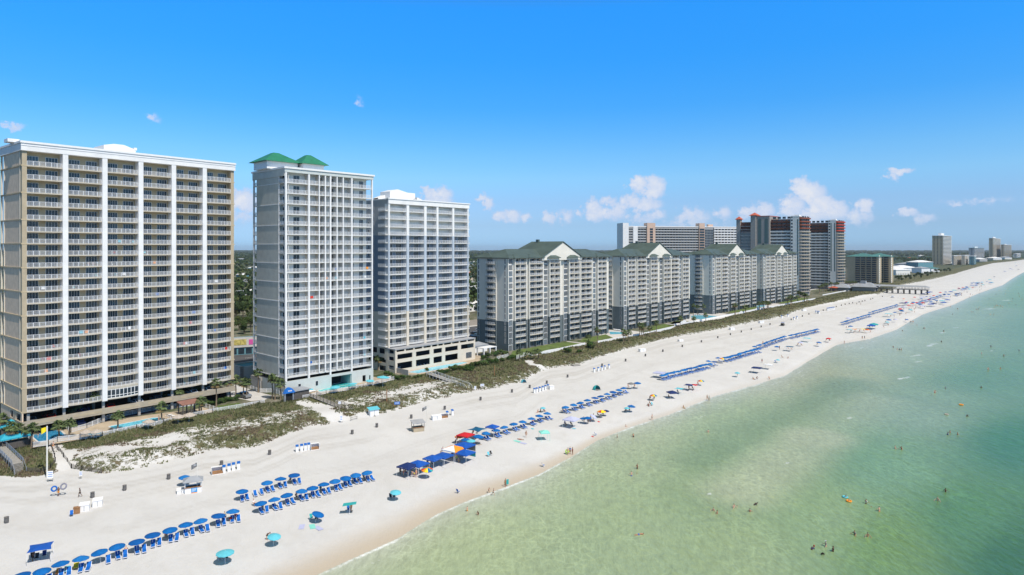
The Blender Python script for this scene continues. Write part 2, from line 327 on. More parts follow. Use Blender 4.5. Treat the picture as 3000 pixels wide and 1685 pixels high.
prof_far = np.interp(t, [0,.1,.3,.6,1], [.30,.66,.80,.90,.97])
big = vnoise(XX, YY, 16, 21)
dens = prof_near*nearpart+prof_far*(1-nearpart)
dens = dens + (big-.45)*.26*nearpart + (vnoise(XX,YY,30,22)-.45)*.14
left = 1-sst(150, 200, CX+F*A); dens = np.maximum(dens, left*.92)
for pts, r in [((G(178,1400),G(196,1360),G(180,1330),G(158,1305)),1.5), ((G(1010,1245),G(985,1222)),1.4), ((G(1000,1232),G(960,1205),G(930,1190),G(888,1178)),2.0),
               ((G(1600,1082),G(1565,1068),G(1548,1057)),1.4), ((G(1078,1220),G(1058,1212)),2.0), ((G(2370,905),G(2520,872)),3.0), ((G(2520,868),G(2570,862)),4.0)]:
    dens = dens*sst(r*.6, r*1.5, segd(XX, YY, pts))
dens = dens*sst(-1.2, .8, dv)
inl = sst(-.6, .4, df)
wet = (1-sst(.2, 3.2+5.5*(1-sst(95,190,YY))+3*(vnoise(XX,YY,30,9)-.4), ds))*(.30+.70*(1-sst(120,230,YY)))
fq = .25*(XX[:-1,:-1]+0)+0
dvf = dv[:-1,:-1]; dff = df[:-1,:-1]; dsf = ds[:-1,:-1]
trk = np.zeros_like(XX)
for off, wd_, k_ in ((9,.5,1.0),(11.2,.5,1.0),(16,.4,.7),(18,.4,.7),(30,.35,.5),(31.8,.35,.5),(4.5,.5,.6)):
    dd_ = -dv-off-3.5*(vnoise(XX,YY,45,61)-.5)-1.2*(vnoise(XX,YY,14,62)-.5); trk += k_*np.exp(-(dd_/(wd_*1.5))**2)
trk = trk*sst(.30,.60,vnoise(XX,YY,35,63)+.12)*(ds > 6)
pth = vnoise(XX,YY,3.2,64)*.5+vnoise(XX,YY,1.1,65)*.5
attrs = dict(trk=trk, pth=pth*(ds > 3)*(dv < 2), dens=dens, inl=inl, wet=wet, far=sst(700,2500,YY))
def ground_mat():
    m = bpy.data.materials.new('sand_dune_soil'); m.use_nodes = True; N = m.node_tree.nodes; L = m.node_tree.links; b = N['Principled BSDF']; b.inputs['Roughness'].default_value = .95; b.inputs['Specular IOR Level'].default_value = .15
    geo = N.new('ShaderNodeNewGeometry')
    def at_(n): a = N.new('ShaderNodeAttribute'); a.attribute_name = n; return a.outputs['Fac']
    def nz(s, d=6, r=.6, loc=0): 
        mp = N.new('ShaderNodeMapping'); mp.inputs['Location'].default_value = (loc, loc, 0); L.new(geo.outputs['Position'], mp.inputs['Vector'])
        n = N.new('ShaderNodeTexNoise'); n.inputs['Scale'].default_value = s; n.inputs['Detail'].default_value = d; n.inputs['Roughness'].default_value = r; L.new(mp.outputs[0], n.inputs['Vector']); return n.outputs['Fac']
    def ramp(v, a, b_, c=0, d=1): r = N.new('ShaderNodeMapRange'); r.inputs['From Min'].default_value = a; r.inputs['From Max'].default_value = b_; r.inputs['To Min'].default_value = c; r.inputs['To Max'].default_value = d; L.new(v, r.inputs['Value']); return r.outputs[0]
    def mix(f, a, b_):
        x = N.new('ShaderNodeMix'); x.data_type = 'RGBA'; L.new(f, x.inputs[0])
        for i, q in ((6,a),(7,b_)):
            if isinstance(q, tuple): x.inputs[i].default_value = (*q, 1)
            else: L.new(q, x.inputs[i])
        return x.outputs[2]
    def mt(op, a, b_): 
        x = N.new('ShaderNodeMath'); x.operation = op
        for i, q in ((0,a),(1,b_)):
            if isinstance(q, (int,float)): x.inputs[i].default_value = q
            else: L.new(q, x.inputs[i])
        return x.outputs[0]
    n1 = nz(.05, 5); n2 = nz(1.3, 6, .7, 7); n3 = nz(.45, 7, .72, 3); n4 = nz(2.2, 5, .7, 31)
    sand = mix(ramp(n1, .35, .65), (.575,.567,.557), (.625,.62,.612))
    sand = mix(ramp(n2, .50, .80, 0, .16), sand, (.40,.375,.34))
    sand = mix(mt('MULTIPLY', at_('trk'), .50), sand, (.42,.40,.37))
    sand = mix(ramp(at_('pth'), .45, .85, 0, .22), sand, (.44,.42,.39))
    sand = mix(at_('wet'), sand, (.475,.41,.325))
    veg = mix(ramp(n2, .38, .62), (.09,.105,.042), (.14,.13,.075))
    veg = mix(ramp(n3, .52, .66), veg, (.16,.125,.085))
    thr = mt('SUBTRACT', 1.0, at_('dens'))
    nn = mt('ADD', mt('MULTIPLY', n3, .62), mt('MULTIPLY', n4, .38))
    msk = mt('SUBTRACT', nn, mt('ADD', mt('MULTIPLY', thr, .40), .30)); msk = ramp(msk, -.02, .035)
    col = mix(msk, sand, veg)
    inland = mix(ramp(nz(.02, 8, .7, 50), .42, .58), (.05,.075,.025), (.15,.145,.10))
    inland = mix(ramp(nz(.2, 6, .7, 90), .45, .7), inland, (.30,.27,.23))
    inland = mix(at_('far'), inland, (.035,.055,.022))
    col = mix(at_('inl'), col, inland)
    L.new(col, b.inputs['Base Color'])
    bp = N.new('ShaderNodeBump'); bp.inputs['Strength'].default_value = .6; bp.inputs['Distance'].default_value = .16; L.new(mt('ADD', nz(2.1, 6, .75, 12), mt('MULTIPLY', nz(.25,4,.6,15), 1.5)), bp.inputs['Height']); L.new(bp.outputs[0], b.inputs['Normal'])
    return m
GM = ground_mat()
for nm, keep in (('beach_sand', (dvf < 0) & (dsf > -9)), ('dune', (dvf >= 0) & (dff < 0)), ('inland_ground', (dff >= 0) & (dvf >= 0))):
    me = grid_mesh(nm, XX, YY, ZZ, keep, attrs); me.materials.append(GM); o = bpy.data.objects.new(nm, me); COL.objects.link(o); tag(o, kind='structure')

# ================================================================= sea
def s2l(c): c = np.asarray(c, float)/255; return np.where(c <= .04045, c/12.92, ((c+.055)/1.055)**2.4)
WP = [(1706,1424,168,187,160),(1406,1624,170,188,155),(1906,1324,169,187,163),(2150,1215,160,184,160),(2626,1004,163,183,180),(2606,1354,128,165,145),(2966,1644,82,125,100),(2966,1304,88,138,125),(2606,1604,122,155,112),
 (2406,1104,172,182,170),(2706,1204,146,172,165),(2966,954,130,163,163),(2056,1440,152,175,145),(1806,1554,160,180,150),(2120,1650,157,178,145),(2900,1110,120,158,150),(2830,1515,102,145,115),(3000,830,146,178,178),(2800,950,152,180,176),(2400,1500,148,174,142),
 (3300,1500,70,115,95),(3300,1000,100,145,145),(3500,780,120,160,165),(3200,745,130,165,175)]
keepw = (dsf < 1.5)
wa = np.array([(p[0]-CX)/F for p in WP]); wy = np.log(F*CAMZ/(np.array([p[1] for p in WP])-HY)); wc = np.stack([s2l(p[2:]) for p in WP]); wl_ = wc.mean(1, keepdims=True); la_ = 0
la = A.ravel(); ly = np.log(YY).ravel(); numc = np.zeros((la.size, 3)); den_ = np.zeros(la.size)
wob = (vnoise(XX, YY, 22, 5).ravel()-.5)*.03
for i in range(len(WP)):
    d2 = ((la+wob-wa[i])**2 + ((ly+wob-wy[i])*.55)**2) + 1.2e-3; ww = d2**-1.6
    numc += ww[:,None]*wc[i]; den_ += ww
lookc = numc/den_[:,None]
gz_ = np.clip((ly-math.log(110))/(math.log(350)-math.log(110)), -.2, 1.6)[:,None]
refl = np.array([.03,.05,.068])*(1-gz_)+np.array([.045,.075,.24])*gz_
wcol = np.clip((lookc-refl)/np.array([1.16,1.16,1.25]), .01, 1)
def band(pts, w0, w1):
    q = [Vector((*at(*p), 0)) for p in pts]; return (1-sst(w0, w1, segd(XX, YY, q))).ravel()[:,None]
nn_ = (1+.25*(vnoise(XX,YY,12,71)-.5)).ravel()[:,None]
trough = np.clip(band([(2070,1350),(2160,1290),(2260,1240),(2380,1180),(2480,1120)], 1, 16)*nn_, 0, 1)
bar = np.clip(band([(2165,1440),(2270,1370),(2390,1280)], 1.5, 13)*nn_, 0, 1)*.95+np.clip(band([(2390,1280),(2480,1225),(2570,1170)], 0, 14), 0, 1)*.45; bar = np.clip(bar, 0, 1)
bar2 = np.clip(band([(2560,1060),(2720,1000),(2900,905)], 2, 40), 0, 1)
wcol = wcol*(1-.80*trough*(1-bar)) + .80*trough*(1-bar)*np.array([.175,.255,.115])
wcol = wcol*(1-.78*bar) + .78*bar*np.array([.385,.42,.27]); wcol = wcol*(1-.3*bar2) + .3*bar2*np.array([.34,.38,.24])
dsr = ds.ravel()
wig = (vnoise(XX, YY, 14, 8).ravel()-.5)*3
sh = np.exp(np.minimum(dsr+wig*.5, 0)/(5.0+3.0*sst(130,300,YY).ravel()))[:,None]
wcol = wcol*(1-.9*sh) + .9*sh*np.array([.50,.52,.46])
shal = np.exp(np.minimum(dsr, 0)/14)[:,None]*.35
wcol = wcol*(1-shal) + shal*np.array([.37,.40,.28])
fsw = (1-sst(150,420,YY)).ravel()*.5+.5
foam = np.exp(-((dsr+.45)/.55)**2)*(.45+.75*vnoise(XX,YY,7,31).ravel())*1.05*fsw
foam += np.exp(-((dsr+3.4+2.6*(vnoise(XX,YY,26,33).ravel()-.5)*2)/.38)**2)*sst(.52,.74,vnoise(XX,YY,11,34).ravel())*.62
foam += np.exp(-((dsr+6.5+3*(vnoise(XX,YY,30,36).ravel()-.5)*2)/.35)**2)*sst(.62,.80,vnoise(XX,YY,9,37).ravel())*.65
for p in [(2686,1041,2.2),(2690,1060,1.6),(2735,1008,2.6),(2722,1014,1.6),(2658,1106,1.4),(2490,1224,1.1),(2075,1448,.6),(2305,1357,.8),(2636,1110,1),(2905,1028,1),(2760,975,2.4),(2900,905,5),(2950,880,5),(2640,1015,1.4),(2560,1000,1.5),(2800,960,2),(2840,940,2)]:
    x, y = at(p[0], p[1]); r = p[2]; foam = foam + .72*np.exp(-(((XX-x)*.80+(YY-y)*.60)**2/(r*3.0)**2 + ((XX-x)*.60-(YY-y)*.80)**2/(r*.8)**2)).ravel()
wz = np.zeros_like(XX)
def water_mat():
    m = bpy.data.materials.new('sea_water'); m.use_nodes = True; N = m.node_tree.nodes; L = m.node_tree.links; b = N['Principled BSDF']
    b.inputs['Roughness'].default_value = .22; b.inputs['IOR'].default_value = 1.33; b.inputs['Specular IOR Level'].default_value = .28
    geo = N.new('ShaderNodeNewGeometry')
    c = N.new('ShaderNodeAttribute'); c.attribute_name = 'bed'; fo = N.new('ShaderNodeAttribute'); fo.attribute_name = 'foam'
    mp = N.new('ShaderNodeMapping'); mp.inputs['Rotation'].default_value = (0,0,R(-28)); mp.inputs['Scale'].default_value = (1,.42,1); L.new(geo.outputs['Position'], mp.inputs['Vector'])
    def nz(s, d=3, v=mp, r=.6): n = N.new('ShaderNodeTexNoise'); n.inputs['Scale'].default_value = s; n.inputs['Detail'].default_value = d; n.inputs['Roughness'].default_value = r; L.new(v.outputs[0], n.inputs['Vector']); return n
    # bright sand ripples and light seen through the shallow water, drawn as a fine net
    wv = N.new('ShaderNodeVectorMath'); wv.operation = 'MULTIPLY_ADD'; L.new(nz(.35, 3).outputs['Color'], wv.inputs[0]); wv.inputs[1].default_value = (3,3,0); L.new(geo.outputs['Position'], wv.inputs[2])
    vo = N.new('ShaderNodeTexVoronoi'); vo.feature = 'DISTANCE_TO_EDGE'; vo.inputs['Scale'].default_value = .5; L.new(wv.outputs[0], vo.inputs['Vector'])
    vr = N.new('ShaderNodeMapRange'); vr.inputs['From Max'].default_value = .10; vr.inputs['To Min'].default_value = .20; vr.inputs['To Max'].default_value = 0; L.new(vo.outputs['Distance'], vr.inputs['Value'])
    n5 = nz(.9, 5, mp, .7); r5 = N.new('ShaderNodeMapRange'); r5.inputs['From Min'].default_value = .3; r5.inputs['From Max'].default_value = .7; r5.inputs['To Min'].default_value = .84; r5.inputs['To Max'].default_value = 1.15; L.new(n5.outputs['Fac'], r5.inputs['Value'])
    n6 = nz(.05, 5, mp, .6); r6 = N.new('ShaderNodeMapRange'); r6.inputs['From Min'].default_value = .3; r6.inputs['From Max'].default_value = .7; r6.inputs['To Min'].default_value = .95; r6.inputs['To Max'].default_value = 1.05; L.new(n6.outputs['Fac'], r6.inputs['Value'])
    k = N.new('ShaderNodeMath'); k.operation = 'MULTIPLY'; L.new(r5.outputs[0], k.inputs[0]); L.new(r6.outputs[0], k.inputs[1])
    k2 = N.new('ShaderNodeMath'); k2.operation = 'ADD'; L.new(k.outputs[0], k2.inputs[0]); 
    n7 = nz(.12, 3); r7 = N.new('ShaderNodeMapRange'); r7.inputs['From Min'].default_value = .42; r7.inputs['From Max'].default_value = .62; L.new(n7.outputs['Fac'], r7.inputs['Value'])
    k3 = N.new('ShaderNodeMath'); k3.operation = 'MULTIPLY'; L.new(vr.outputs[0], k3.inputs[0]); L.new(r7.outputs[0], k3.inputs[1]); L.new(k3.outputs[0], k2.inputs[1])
    vm = N.new('ShaderNodeVectorMath'); vm.operation = 'SCALE'; L.new(c.outputs['Color'], vm.inputs[0]); L.new(k2.outputs[0], vm.inputs['Scale'])
    fn = nz(.55, 6, mp, .75); fr = N.new('ShaderNodeMath'); fr.operation = 'MULTIPLY_ADD'; L.new(fn.outputs['Fac'], fr.inputs[0]); fr.inputs[1].default_value = 1.6; L.new(fo.outputs['Fac'], fr.inputs[2])
    fm = N.new('ShaderNodeMapRange'); fm.inputs['From Min'].default_value = 1.22; fm.inputs['From Max'].default_value = 1.9; L.new(fr.outputs[0], fm.inputs['Value'])
    gate = N.new('ShaderNodeMath'); gate.operation = 'MULTIPLY'; g2 = N.new('ShaderNodeMapRange'); g2.inputs['From Min'].default_value = .05; g2.inputs['From Max'].default_value = .3; L.new(fo.outputs['Fac'], g2.inputs['Value']); L.new(fm.outputs[0], gate.inputs[0]); L.new(g2.outputs[0], gate.inputs[1])
    mx = N.new('ShaderNodeMix'); mx.data_type = 'RGBA'; L.new(gate.outputs[0], mx.inputs[0]); L.new(vm.outputs[0], mx.inputs[6]); mx.inputs[7].default_value = (.82,.84,.82,1)
    L.new(mx.outputs[2], b.inputs['Base Color'])
    bp = N.new('ShaderNodeBump'); bp.inputs['Strength'].default_value = .9; bp.inputs['Distance'].default_value = .20
    h = N.new('ShaderNodeMath'); h.operation = 'MULTIPLY_ADD'; L.new(nz(.28, 3).outputs['Fac'], h.inputs[0]); h.inputs[1].default_value = 2.2; L.new(nz(1.1, 5, mp, .65).outputs['Fac'], h.inputs[2])
    L.new(h.outputs[0], bp.inputs['Height']); L.new(bp.outputs[0], b.inputs['Normal'])
    return m
wca = np.concatenate([np.clip(wcol,0,1), np.ones((len(wcol),1))], 1)
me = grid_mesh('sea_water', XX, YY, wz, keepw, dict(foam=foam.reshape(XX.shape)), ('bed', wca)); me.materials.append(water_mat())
sea = bpy.data.objects.new('sea_water', me); COL.objects.link(sea); tag(sea, kind='structure')

# dune grass: real tufts, far too many to count
def tufts():
    xs=[]; ys=[]
    n = 330000
    a = NPR.uniform(-.86, .72, n); Yr = np.exp(NPR.uniform(math.log(70), math.log(900), n)); X = a*Yr
    ds, dv, df, wd = zones(X, Yr); ok = (dv > -.5) & (df < -.2)
    X = X[ok]; Y = Yr[ok]
    ia = np.clip(np.searchsorted(aa, X/Y), 1, len(aa)-1); iy = np.clip(np.searchsorted(yy, Y), 1, len(yy)-1)
    dd = dens[iy, ia]; nn = .6*vnoise(X,Y,2.6,41)+.4*vnoise(X,Y,.9,42)
    ok = nn > (1-dd)*.75+.08
    X = X[ok]; Y = Y[ok]; dd = dd[ok]; 
    nmax = 80000
    if len(X) > nmax: s = NPR.choice(len(X), nmax, False); X, Y, dd = X[s], Y[s], dd[s]
    Z = hgt(X, Y); n = len(X); k = 5
    _a,_b,_c,_d = zones(X,Y); t_ = _b/np.maximum(_d,.5)
    X = np.repeat(X, k); Y = np.repeat(Y, k); Z = np.repeat(Z, k); dd = np.repeat(dd, k)
    m = len(X); X = X+NPR.normal(0,.16,m); Y = Y+NPR.normal(0,.16,m); hh = NPR.uniform(.18,.50,m)*(.7+.5*dd); th = NPR.uniform(0, 2*math.pi, m); le = NPR.uniform(.1,.45,m)*hh; wv = NPR.uniform(.05,.11,m)*(1+Y/260)
    cx, cy = np.cos(th), np.sin(th)
    V = np.empty((m,3,3)); V[:,0] = np.stack([X-cy*wv, Y+cx*wv, Z-.05],-1); V[:,1] = np.stack([X+cy*wv, Y-cx*wv, Z-.05],-1); V[:,2] = np.stack([X+cx*le, Y+cy*le, Z+hh],-1)
    me = bpy.data.meshes.new('dune_grass'); me.vertices.add(m*3); me.vertices.foreach_set('co', V.astype(np.float32).ravel()); me.loops.add(m*3); me.loops.foreach_set('vertex_index', np.arange(m*3, dtype=np.int32))
    me.polygons.add(m); me.polygons.foreach_set('loop_start', np.arange(0,m*3,3,dtype=np.int32)); me.polygons.foreach_set('loop_total', np.full(m,3,np.int32))
    me.polygons.foreach_set('material_index', np.where(np.repeat(vnoise(X[::5],Y[::5],5,44)>.62,5)&(np.repeat(t_,5)<.75), NPR.choice([1,2,2],m), NPR.choice([0,0,0,0,1],m)).astype(np.int32))
    for c in (mat('dune_grass_green',(.125,.145,.058),.8,.5,.12), mat('dune_grass_straw',(.20,.18,.11),.8,.4,.15), mat('dune_grass_brown',(.15,.11,.075),.8,.3,.3)): me.materials.append(c)
    me.update(calc_edges=True); o = bpy.data.objects.new('dune_grass', me); COL.objects.link(o); tag(o, 'long thin grass growing over the dunes', 'grass', kind='stuff')
tufts()
# ================================================================= buildings
class Fr:
    """plan frame of a building: u along its sea front, v inland"""
    def __init__(s, O, d): l = math.hypot(*d); s.O = O; s.d = (d[0]/l, d[1]/l); s.rz = math.atan2(d[1], d[0])
    def w(s, u, v): return (s.O[0]+s.d[0]*u-s.d[1]*v, s.O[1]+s.d[1]*u+s.d[0]*v)
    def U(s, px, v=0): r = (px-CX)/F; dx, dy = s.d; return (r*(s.O[1]+dx*v)-s.O[0]+dy*v)/(dx-r*dy)
    def V(s, px, u=0): r = (px-CX)/F; dx, dy = s.d; return (s.O[0]+dx*u-r*(s.O[1]+dy*u))/(dy+r*dx)
    def root(s, name, label, cat='apartment building', group=None, z=LOT): return thing(name, label, cat, (s.O[0], s.O[1], z), s.rz, group)
def walls(mb, a0, a1, z0, z1, t0, t1, ops, m, axis='u'):
    """a wall along u (or v) pierced by openings (a, b, za, zb)"""
    zs = sorted({z0, z1, *[min(max(o[i], z0), z1) for o in ops for i in (2,3)]})
    for za, zb in zip(zs[:-1], zs[1:]):
        if zb-za < 1e-4: continue
        cur = a0
        for o in sorted(o for o in ops if o[2] < zb-1e-4 and o[3] > za+1e-4):
            if o[0] > cur+1e-3:
                if axis == 'u': mb.box(cur, t0, za, o[0], t1, zb, m)
                else: mb.box(t0, cur, za, t1, o[0], zb, m)
            cur = max(cur, o[1])
        if a1 > cur+1e-3:
            if axis == 'u': mb.box(cur, t0, za, a1, t1, zb, m)
            else: mb.box(t0, cur, za, t1, a1, zb, m)
_bc = {}
def arc(w, bow, n=8): return [(w*i/n, -bow*4*(i/n)*(1-i/n)) for i in range(n+1)] if bow > 0 else [(0,0),(w,0)]
def balcony(w, bow, dep, slab, step=.14, inset=.06, post=1.15, pw=.034):
    k = (round(w,2), bow, round(dep,2), slab, step)
    if k in _bc: return _bc[k]
    mb = MB(); P = arc(w, bow); mb.prism([(x,y) for x,y in P]+[(w,dep),(0,dep)], 0, .26, slab)
    rb = MB()
    A_ = [(min(max(x, .03), w-.03), y+inset) for x,y in P]
    def pos(s):
        i = min(int(s*(len(A_)-1)), len(A_)-2); f = s*(len(A_)-1)-i; return (A_[i][0]*(1-f)+A_[i+1][0]*f, A_[i][1]*(1-f)+A_[i+1][1]*f)
    for (x0,y0),(x1,y1) in zip(A_[:-1], A_[1:]):
        for z0, z1, t in ((1.27,1.33,.035),(.34,.38,.02)):
            rb.mesh([(x0,y0-t,z0),(x1,y1-t,z0),(x1,y1+t,z0),(x0,y0+t,z0),(x0,y0-t,z1),(x1,y1-t,z1),(x1,y1+t,z1),(x0,y0+t,z1)], [(3,2,1,0),(4,5,6,7),(0,1,5,4),(2,3,7,6)], 'rail')
    n = max(2, round(w/post))
    for i in range(n+1):
        x, y = pos(i/n); rb.box(x-.04, y-.04, .26, x+.04, y+.04, 1.27, 'rail')
    n = int(w/step)
    for i in range(n):
        x, y = pos((i+.5)/n); q = pw/2
        rb.mesh([(x-q,y-.012,.38),(x+q,y-.012,.38),(x+q,y+.012,.38),(x-q,y+.012,.38),(x-q,y-.012,1.27),(x+q,y-.012,1.27),(x+q,y+.012,1.27),(x-q,y+.012,1.27)], [(0,1,5,4),(1,2,6,5),(2,3,7,6),(3,0,4,7)], 'rail')
    _bc[k] = (mb, mb.data('balcony'), rb, rb.data('railing')); return _bc[k]
_wc = {}
def slider(w, h, n, g='glass', fr='rail', t=.045):
    k = (round(w,1), h, n, g, fr)
    if k in _wc: return _wc[k]
    mb = MB(); q = w/n
    for i in range(n): mb.box(q*i, -.012-(.02 if i%2 else 0), .04, q*(i+1), 0, h, g)
    for i in range(n+1): mb.box(q*i-t/2*(1.4 if i in(0,n) else 1), -.07, .0, q*i+t/2*(1.4 if i in(0,n) else 1), -.002, h, fr)
    mb.box(-t, -.07, h, w+t, -.002, h+t*1.4, fr)
    _wc[k] = (mb, mb.data('window')); return _wc[k]
def vary(w, h, n, fr='rail', ch=(.62,.2,.18)):
    r = rnd.random(); return slider(w, h, n, 'glass' if r < ch[0] else ('glass2' if r < ch[0]+ch[1] else 'glass3'), fr)
def bays(root, spans, zs, dep, slab, doors, z0, bow=0, skip=(), step=.14, h=2.42, limit=100):
    """balconies with railings (thing > balcony > railing) and the glazed doors behind them"""
    B = []; W = []
    for i, (a, b) in enumerate(spans):
        bw = bow[i] if isinstance(bow, (list,tuple)) else bow
        q = balcony(b-a, bw, dep, slab, step)
        for j, z in enumerate(zs):
            if (i,j) in skip: continue
            B.append(((a, 0, z-z0), q))
        for (da, db, n) in doors[i]:
            for j, z in enumerate(zs):
                if (i,j) in skip: continue
                mb, me = vary(db-da, h, n); W.append((mb, me, (da, dep, z-z0+.26), 0))
    mw = Matrix.LocRotScale(root.location, root.rotation_euler, None)
    B.sort(key=lambda t: (mw @ Vector(t[0])-Vector((0,0,CAMZ))).length)
    for loc, (mb, me, rb, rme) in B[:limit]:
        b = put('balcony', me, root, loc); put('railing', rme, b)
    if len(B) > limit:
        m1 = MB(); m2 = MB()
        for loc, (mb, me, rb, rme) in B[limit:]: m1.add(mb, Matrix.Translation(loc)); m2.add(rb, Matrix.Translation(loc))
        b = tag(m1.part('balcony', root), kind='stuff'); tag(m2.part('railing', b), kind='stuff')
    many('window', W, root, limit)

def U3(f, zx, x0, v=0, k=3.446): return f.U(x0+zx/k, v)

# ---------------------------------------------------------------- tower one: beige, six bays between white pilasters
def tower_one():
    f = Fr((-117.4,157.0), (.623,.782)); L, D = 53.2, 17.0; z0 = LOT
    t = f.root('condo_tower', 'tallest beige condo tower with five broad white pilasters, nearest the camera on the left')
    zs = [8.4+2.9*k for k in range(17)]+[8.4+46.4+3.25*k for k in range(1,5)]; top = 71.5
    wb = MB(); dep = 1.9
    wb.box(1.0, dep, 8.4-z0, L-1.0, D, top-z0, 'beige')
    wb.box(0.06, dep+.5, 8.4-z0, 1.0, D-3.2, top-z0, 'sidegrey'); wb.box(L-1.0, dep+.5, 8.4-z0, L-.06, D-3.2, top-z0, 'sidegrey')
    wb.box(0, 0, 8.4-z0, 1.0, dep+.5, top-z0, 'tan'); wb.box(L-1.0, 0, 8.4-z0, L, dep+.5, top-z0, 'tan')
    for k in range(0, 21, 2):
        wb.box(-.16, -.04, zs[k]-z0, 1.0, D, zs[k]-z0+.30, 'beige'); wb.box(L-1.0, -.04, zs[k]-z0, L+.16, D, zs[k]-z0+.30, 'beige')
    wb.box(-.1, 1.3, 8.4-z0, .02, 1.75, top-z0, 'cream'); wb.box(-.12, D-3.2, 8.4-z0, .3, D-2.7, top-z0, 'cream'); wb.box(-.1, D-.4, 8.4-z0, .3, D, top-z0, 'cream')
    wb.part('wall', t)
    px = [(184,200),(300,315),(406,420),(503,516),(594,606)]
    cs = [(f.U(a,-.35), f.U(b,-.35)) for a,b in px]
    for a, b in cs:
        c = (a+b)/2; h = (b-a)/2; m = MB(); m.box(-h, -.38, 8.2-z0, h, dep, top-z0, 'white'); m.part('pilaster', t, (c,0,0))
    edges = [1.0]+[x for a,b in cs for x in (a,b)]+[L-1.0]; spans = [(edges[2*i]+.0, edges[2*i+1]-.0) for i in range(6)]
    dpx = [[(260,385,4),(460,580,4)],[(693,803,4),(867,977,4)],[(1087,1183,4),(1242,1343,4)],[(1450,1528,4),(1585,1680,4)],[(1785,1850,3),(1903,1990,4)],[(2095,2150,3),(2200,2283,4)]]
    doors = []
    for s, dl in zip(spans, dpx): doors.append([(max(s[0]+.1, f.U(a/3.446, dep)), min(s[1]-.1, f.U(b/3.446, dep)), n) for a,b,n in dl])
    bays(t, spans, zs, dep, 'slab', doors, z0, bow=.6, skip={(2,0)}, step=.135)
    # glazed room at the foot of the third bay
    a, b = spans[2]; m = MB(); P = arc(b-a, .6)
    m.prism(P+[(b-a,dep),(0,dep)], 0, .3, 'slab'); m.prism(P+[(b-a,dep),(0,dep)], 2.62, 2.85, 'slab')
    for (x0,y0),(x1,y1) in zip(P[:-1],P[1:]):
        m.mesh([(x0,y0+.1,.3),(x1,y1+.1,.3),(x1,y1+.1,2.62),(x0,y0+.1,2.62)], [(0,1,2,3)], 'glass'); m.box(x0-.07,y0-.0,.3,x0+.07,y0+.12,2.62,'white')
        for zz in (.3,.9,2.45): m.mesh([(x0,y0,zz),(x1,y1,zz),(x1,y1,zz+.12),(x0,y0,zz+.12),(x0,y0+.1,zz),(x1,y1+.1,zz),(x1,y1+.1,zz+.12),(x0,y0+.1,zz+.12)], [(0,1,2,3),(3,2,6,7)], 'white')
    m.part('glazed_room', t, (a,0,8.4-z0))
    p = MB(); p.box(-.3, -.45, top-z0, L+.2, D+.3, 73.3-z0, 'white'); p.box(-.5, -.65, 73.3-z0, L+.35, D+.5, 73.8-z0, 'white2'); p.box(-.4,-.55,72.7-z0,L+.3,-.46,72.85-z0,'white2')
    p.part('parapet', t)
    r = MB(); u0, u1 = f.U(300,6), f.U(393,6); c = (u0+u1)/2
    r.mesh([(u0,5,0),(u1,5,0),(u1,5,2.4),(c+1,5,4.0),(c-1.5,5,4.0),(u0,5,3.1),(u0,12,0),(u1,12,0),(u1,12,2.4),(c+1,12,4.0),(c-1.5,12,4.0),(u0,12,3.1)],
      [(0,1,2,3,4,5),(11,10,9,8,7,6),(1,7,8,2),(2,8,9,3),(3,9,10,4),(4,10,11,5),(5,11,6,0)], 'white2'); r.box(u1-.4,4.9,2.2,u1+.3,12.1,3.3,'white2')
    for a, h in ((240,.9),(40,1.3),(450,.6)): u = f.U(a,4); r.box(u-1.2, 4, 0, u+1.2, 7, h, 'white2')
    o_ = r.part('roof_plant_room', t, (0,0,73.8-z0)); o_.scale = (1,1,.62)
    g = MB()
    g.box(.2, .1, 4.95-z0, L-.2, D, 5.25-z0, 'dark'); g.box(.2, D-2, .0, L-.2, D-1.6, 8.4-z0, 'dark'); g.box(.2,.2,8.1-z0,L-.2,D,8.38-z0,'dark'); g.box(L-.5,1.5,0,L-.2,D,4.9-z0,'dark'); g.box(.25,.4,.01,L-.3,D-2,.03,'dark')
    for a, b in [(1.2,1.7)]+cs+[(L-1.7,L-1.2)]:
        c = (a+b)/2
        for v in (.9, 7.5): g.box(c-.3, v-.3, 0, c+.3, v+.3, 8.1-z0, 'concrete')
    walls(g, 0, D, 0, 8.4-z0, -.02, .28, [(1.2,4.6,6.3-z0,8.0-z0),(7,9,6.3-z0,8.0-z0)], 'sidegrey', 'v')
    g.part('garage', t)
    s = MB(); s.box(-.3, -.35, 4.9-z0, L+.2, .0, 6.4-z0, 'spand'); s.box(-.3, 0, 4.9-z0, -.03, 5.0, 6.4-z0, 'spand')
    x = 2.0
    while x < L-8: s.box(x, -.39, 5.35-z0, x+6.4, -.352, 6.0-z0, 'tan'); x += 8.8
    s.part('garage_parapet', t)
    return f, t
T1F, T1 = tower_one()

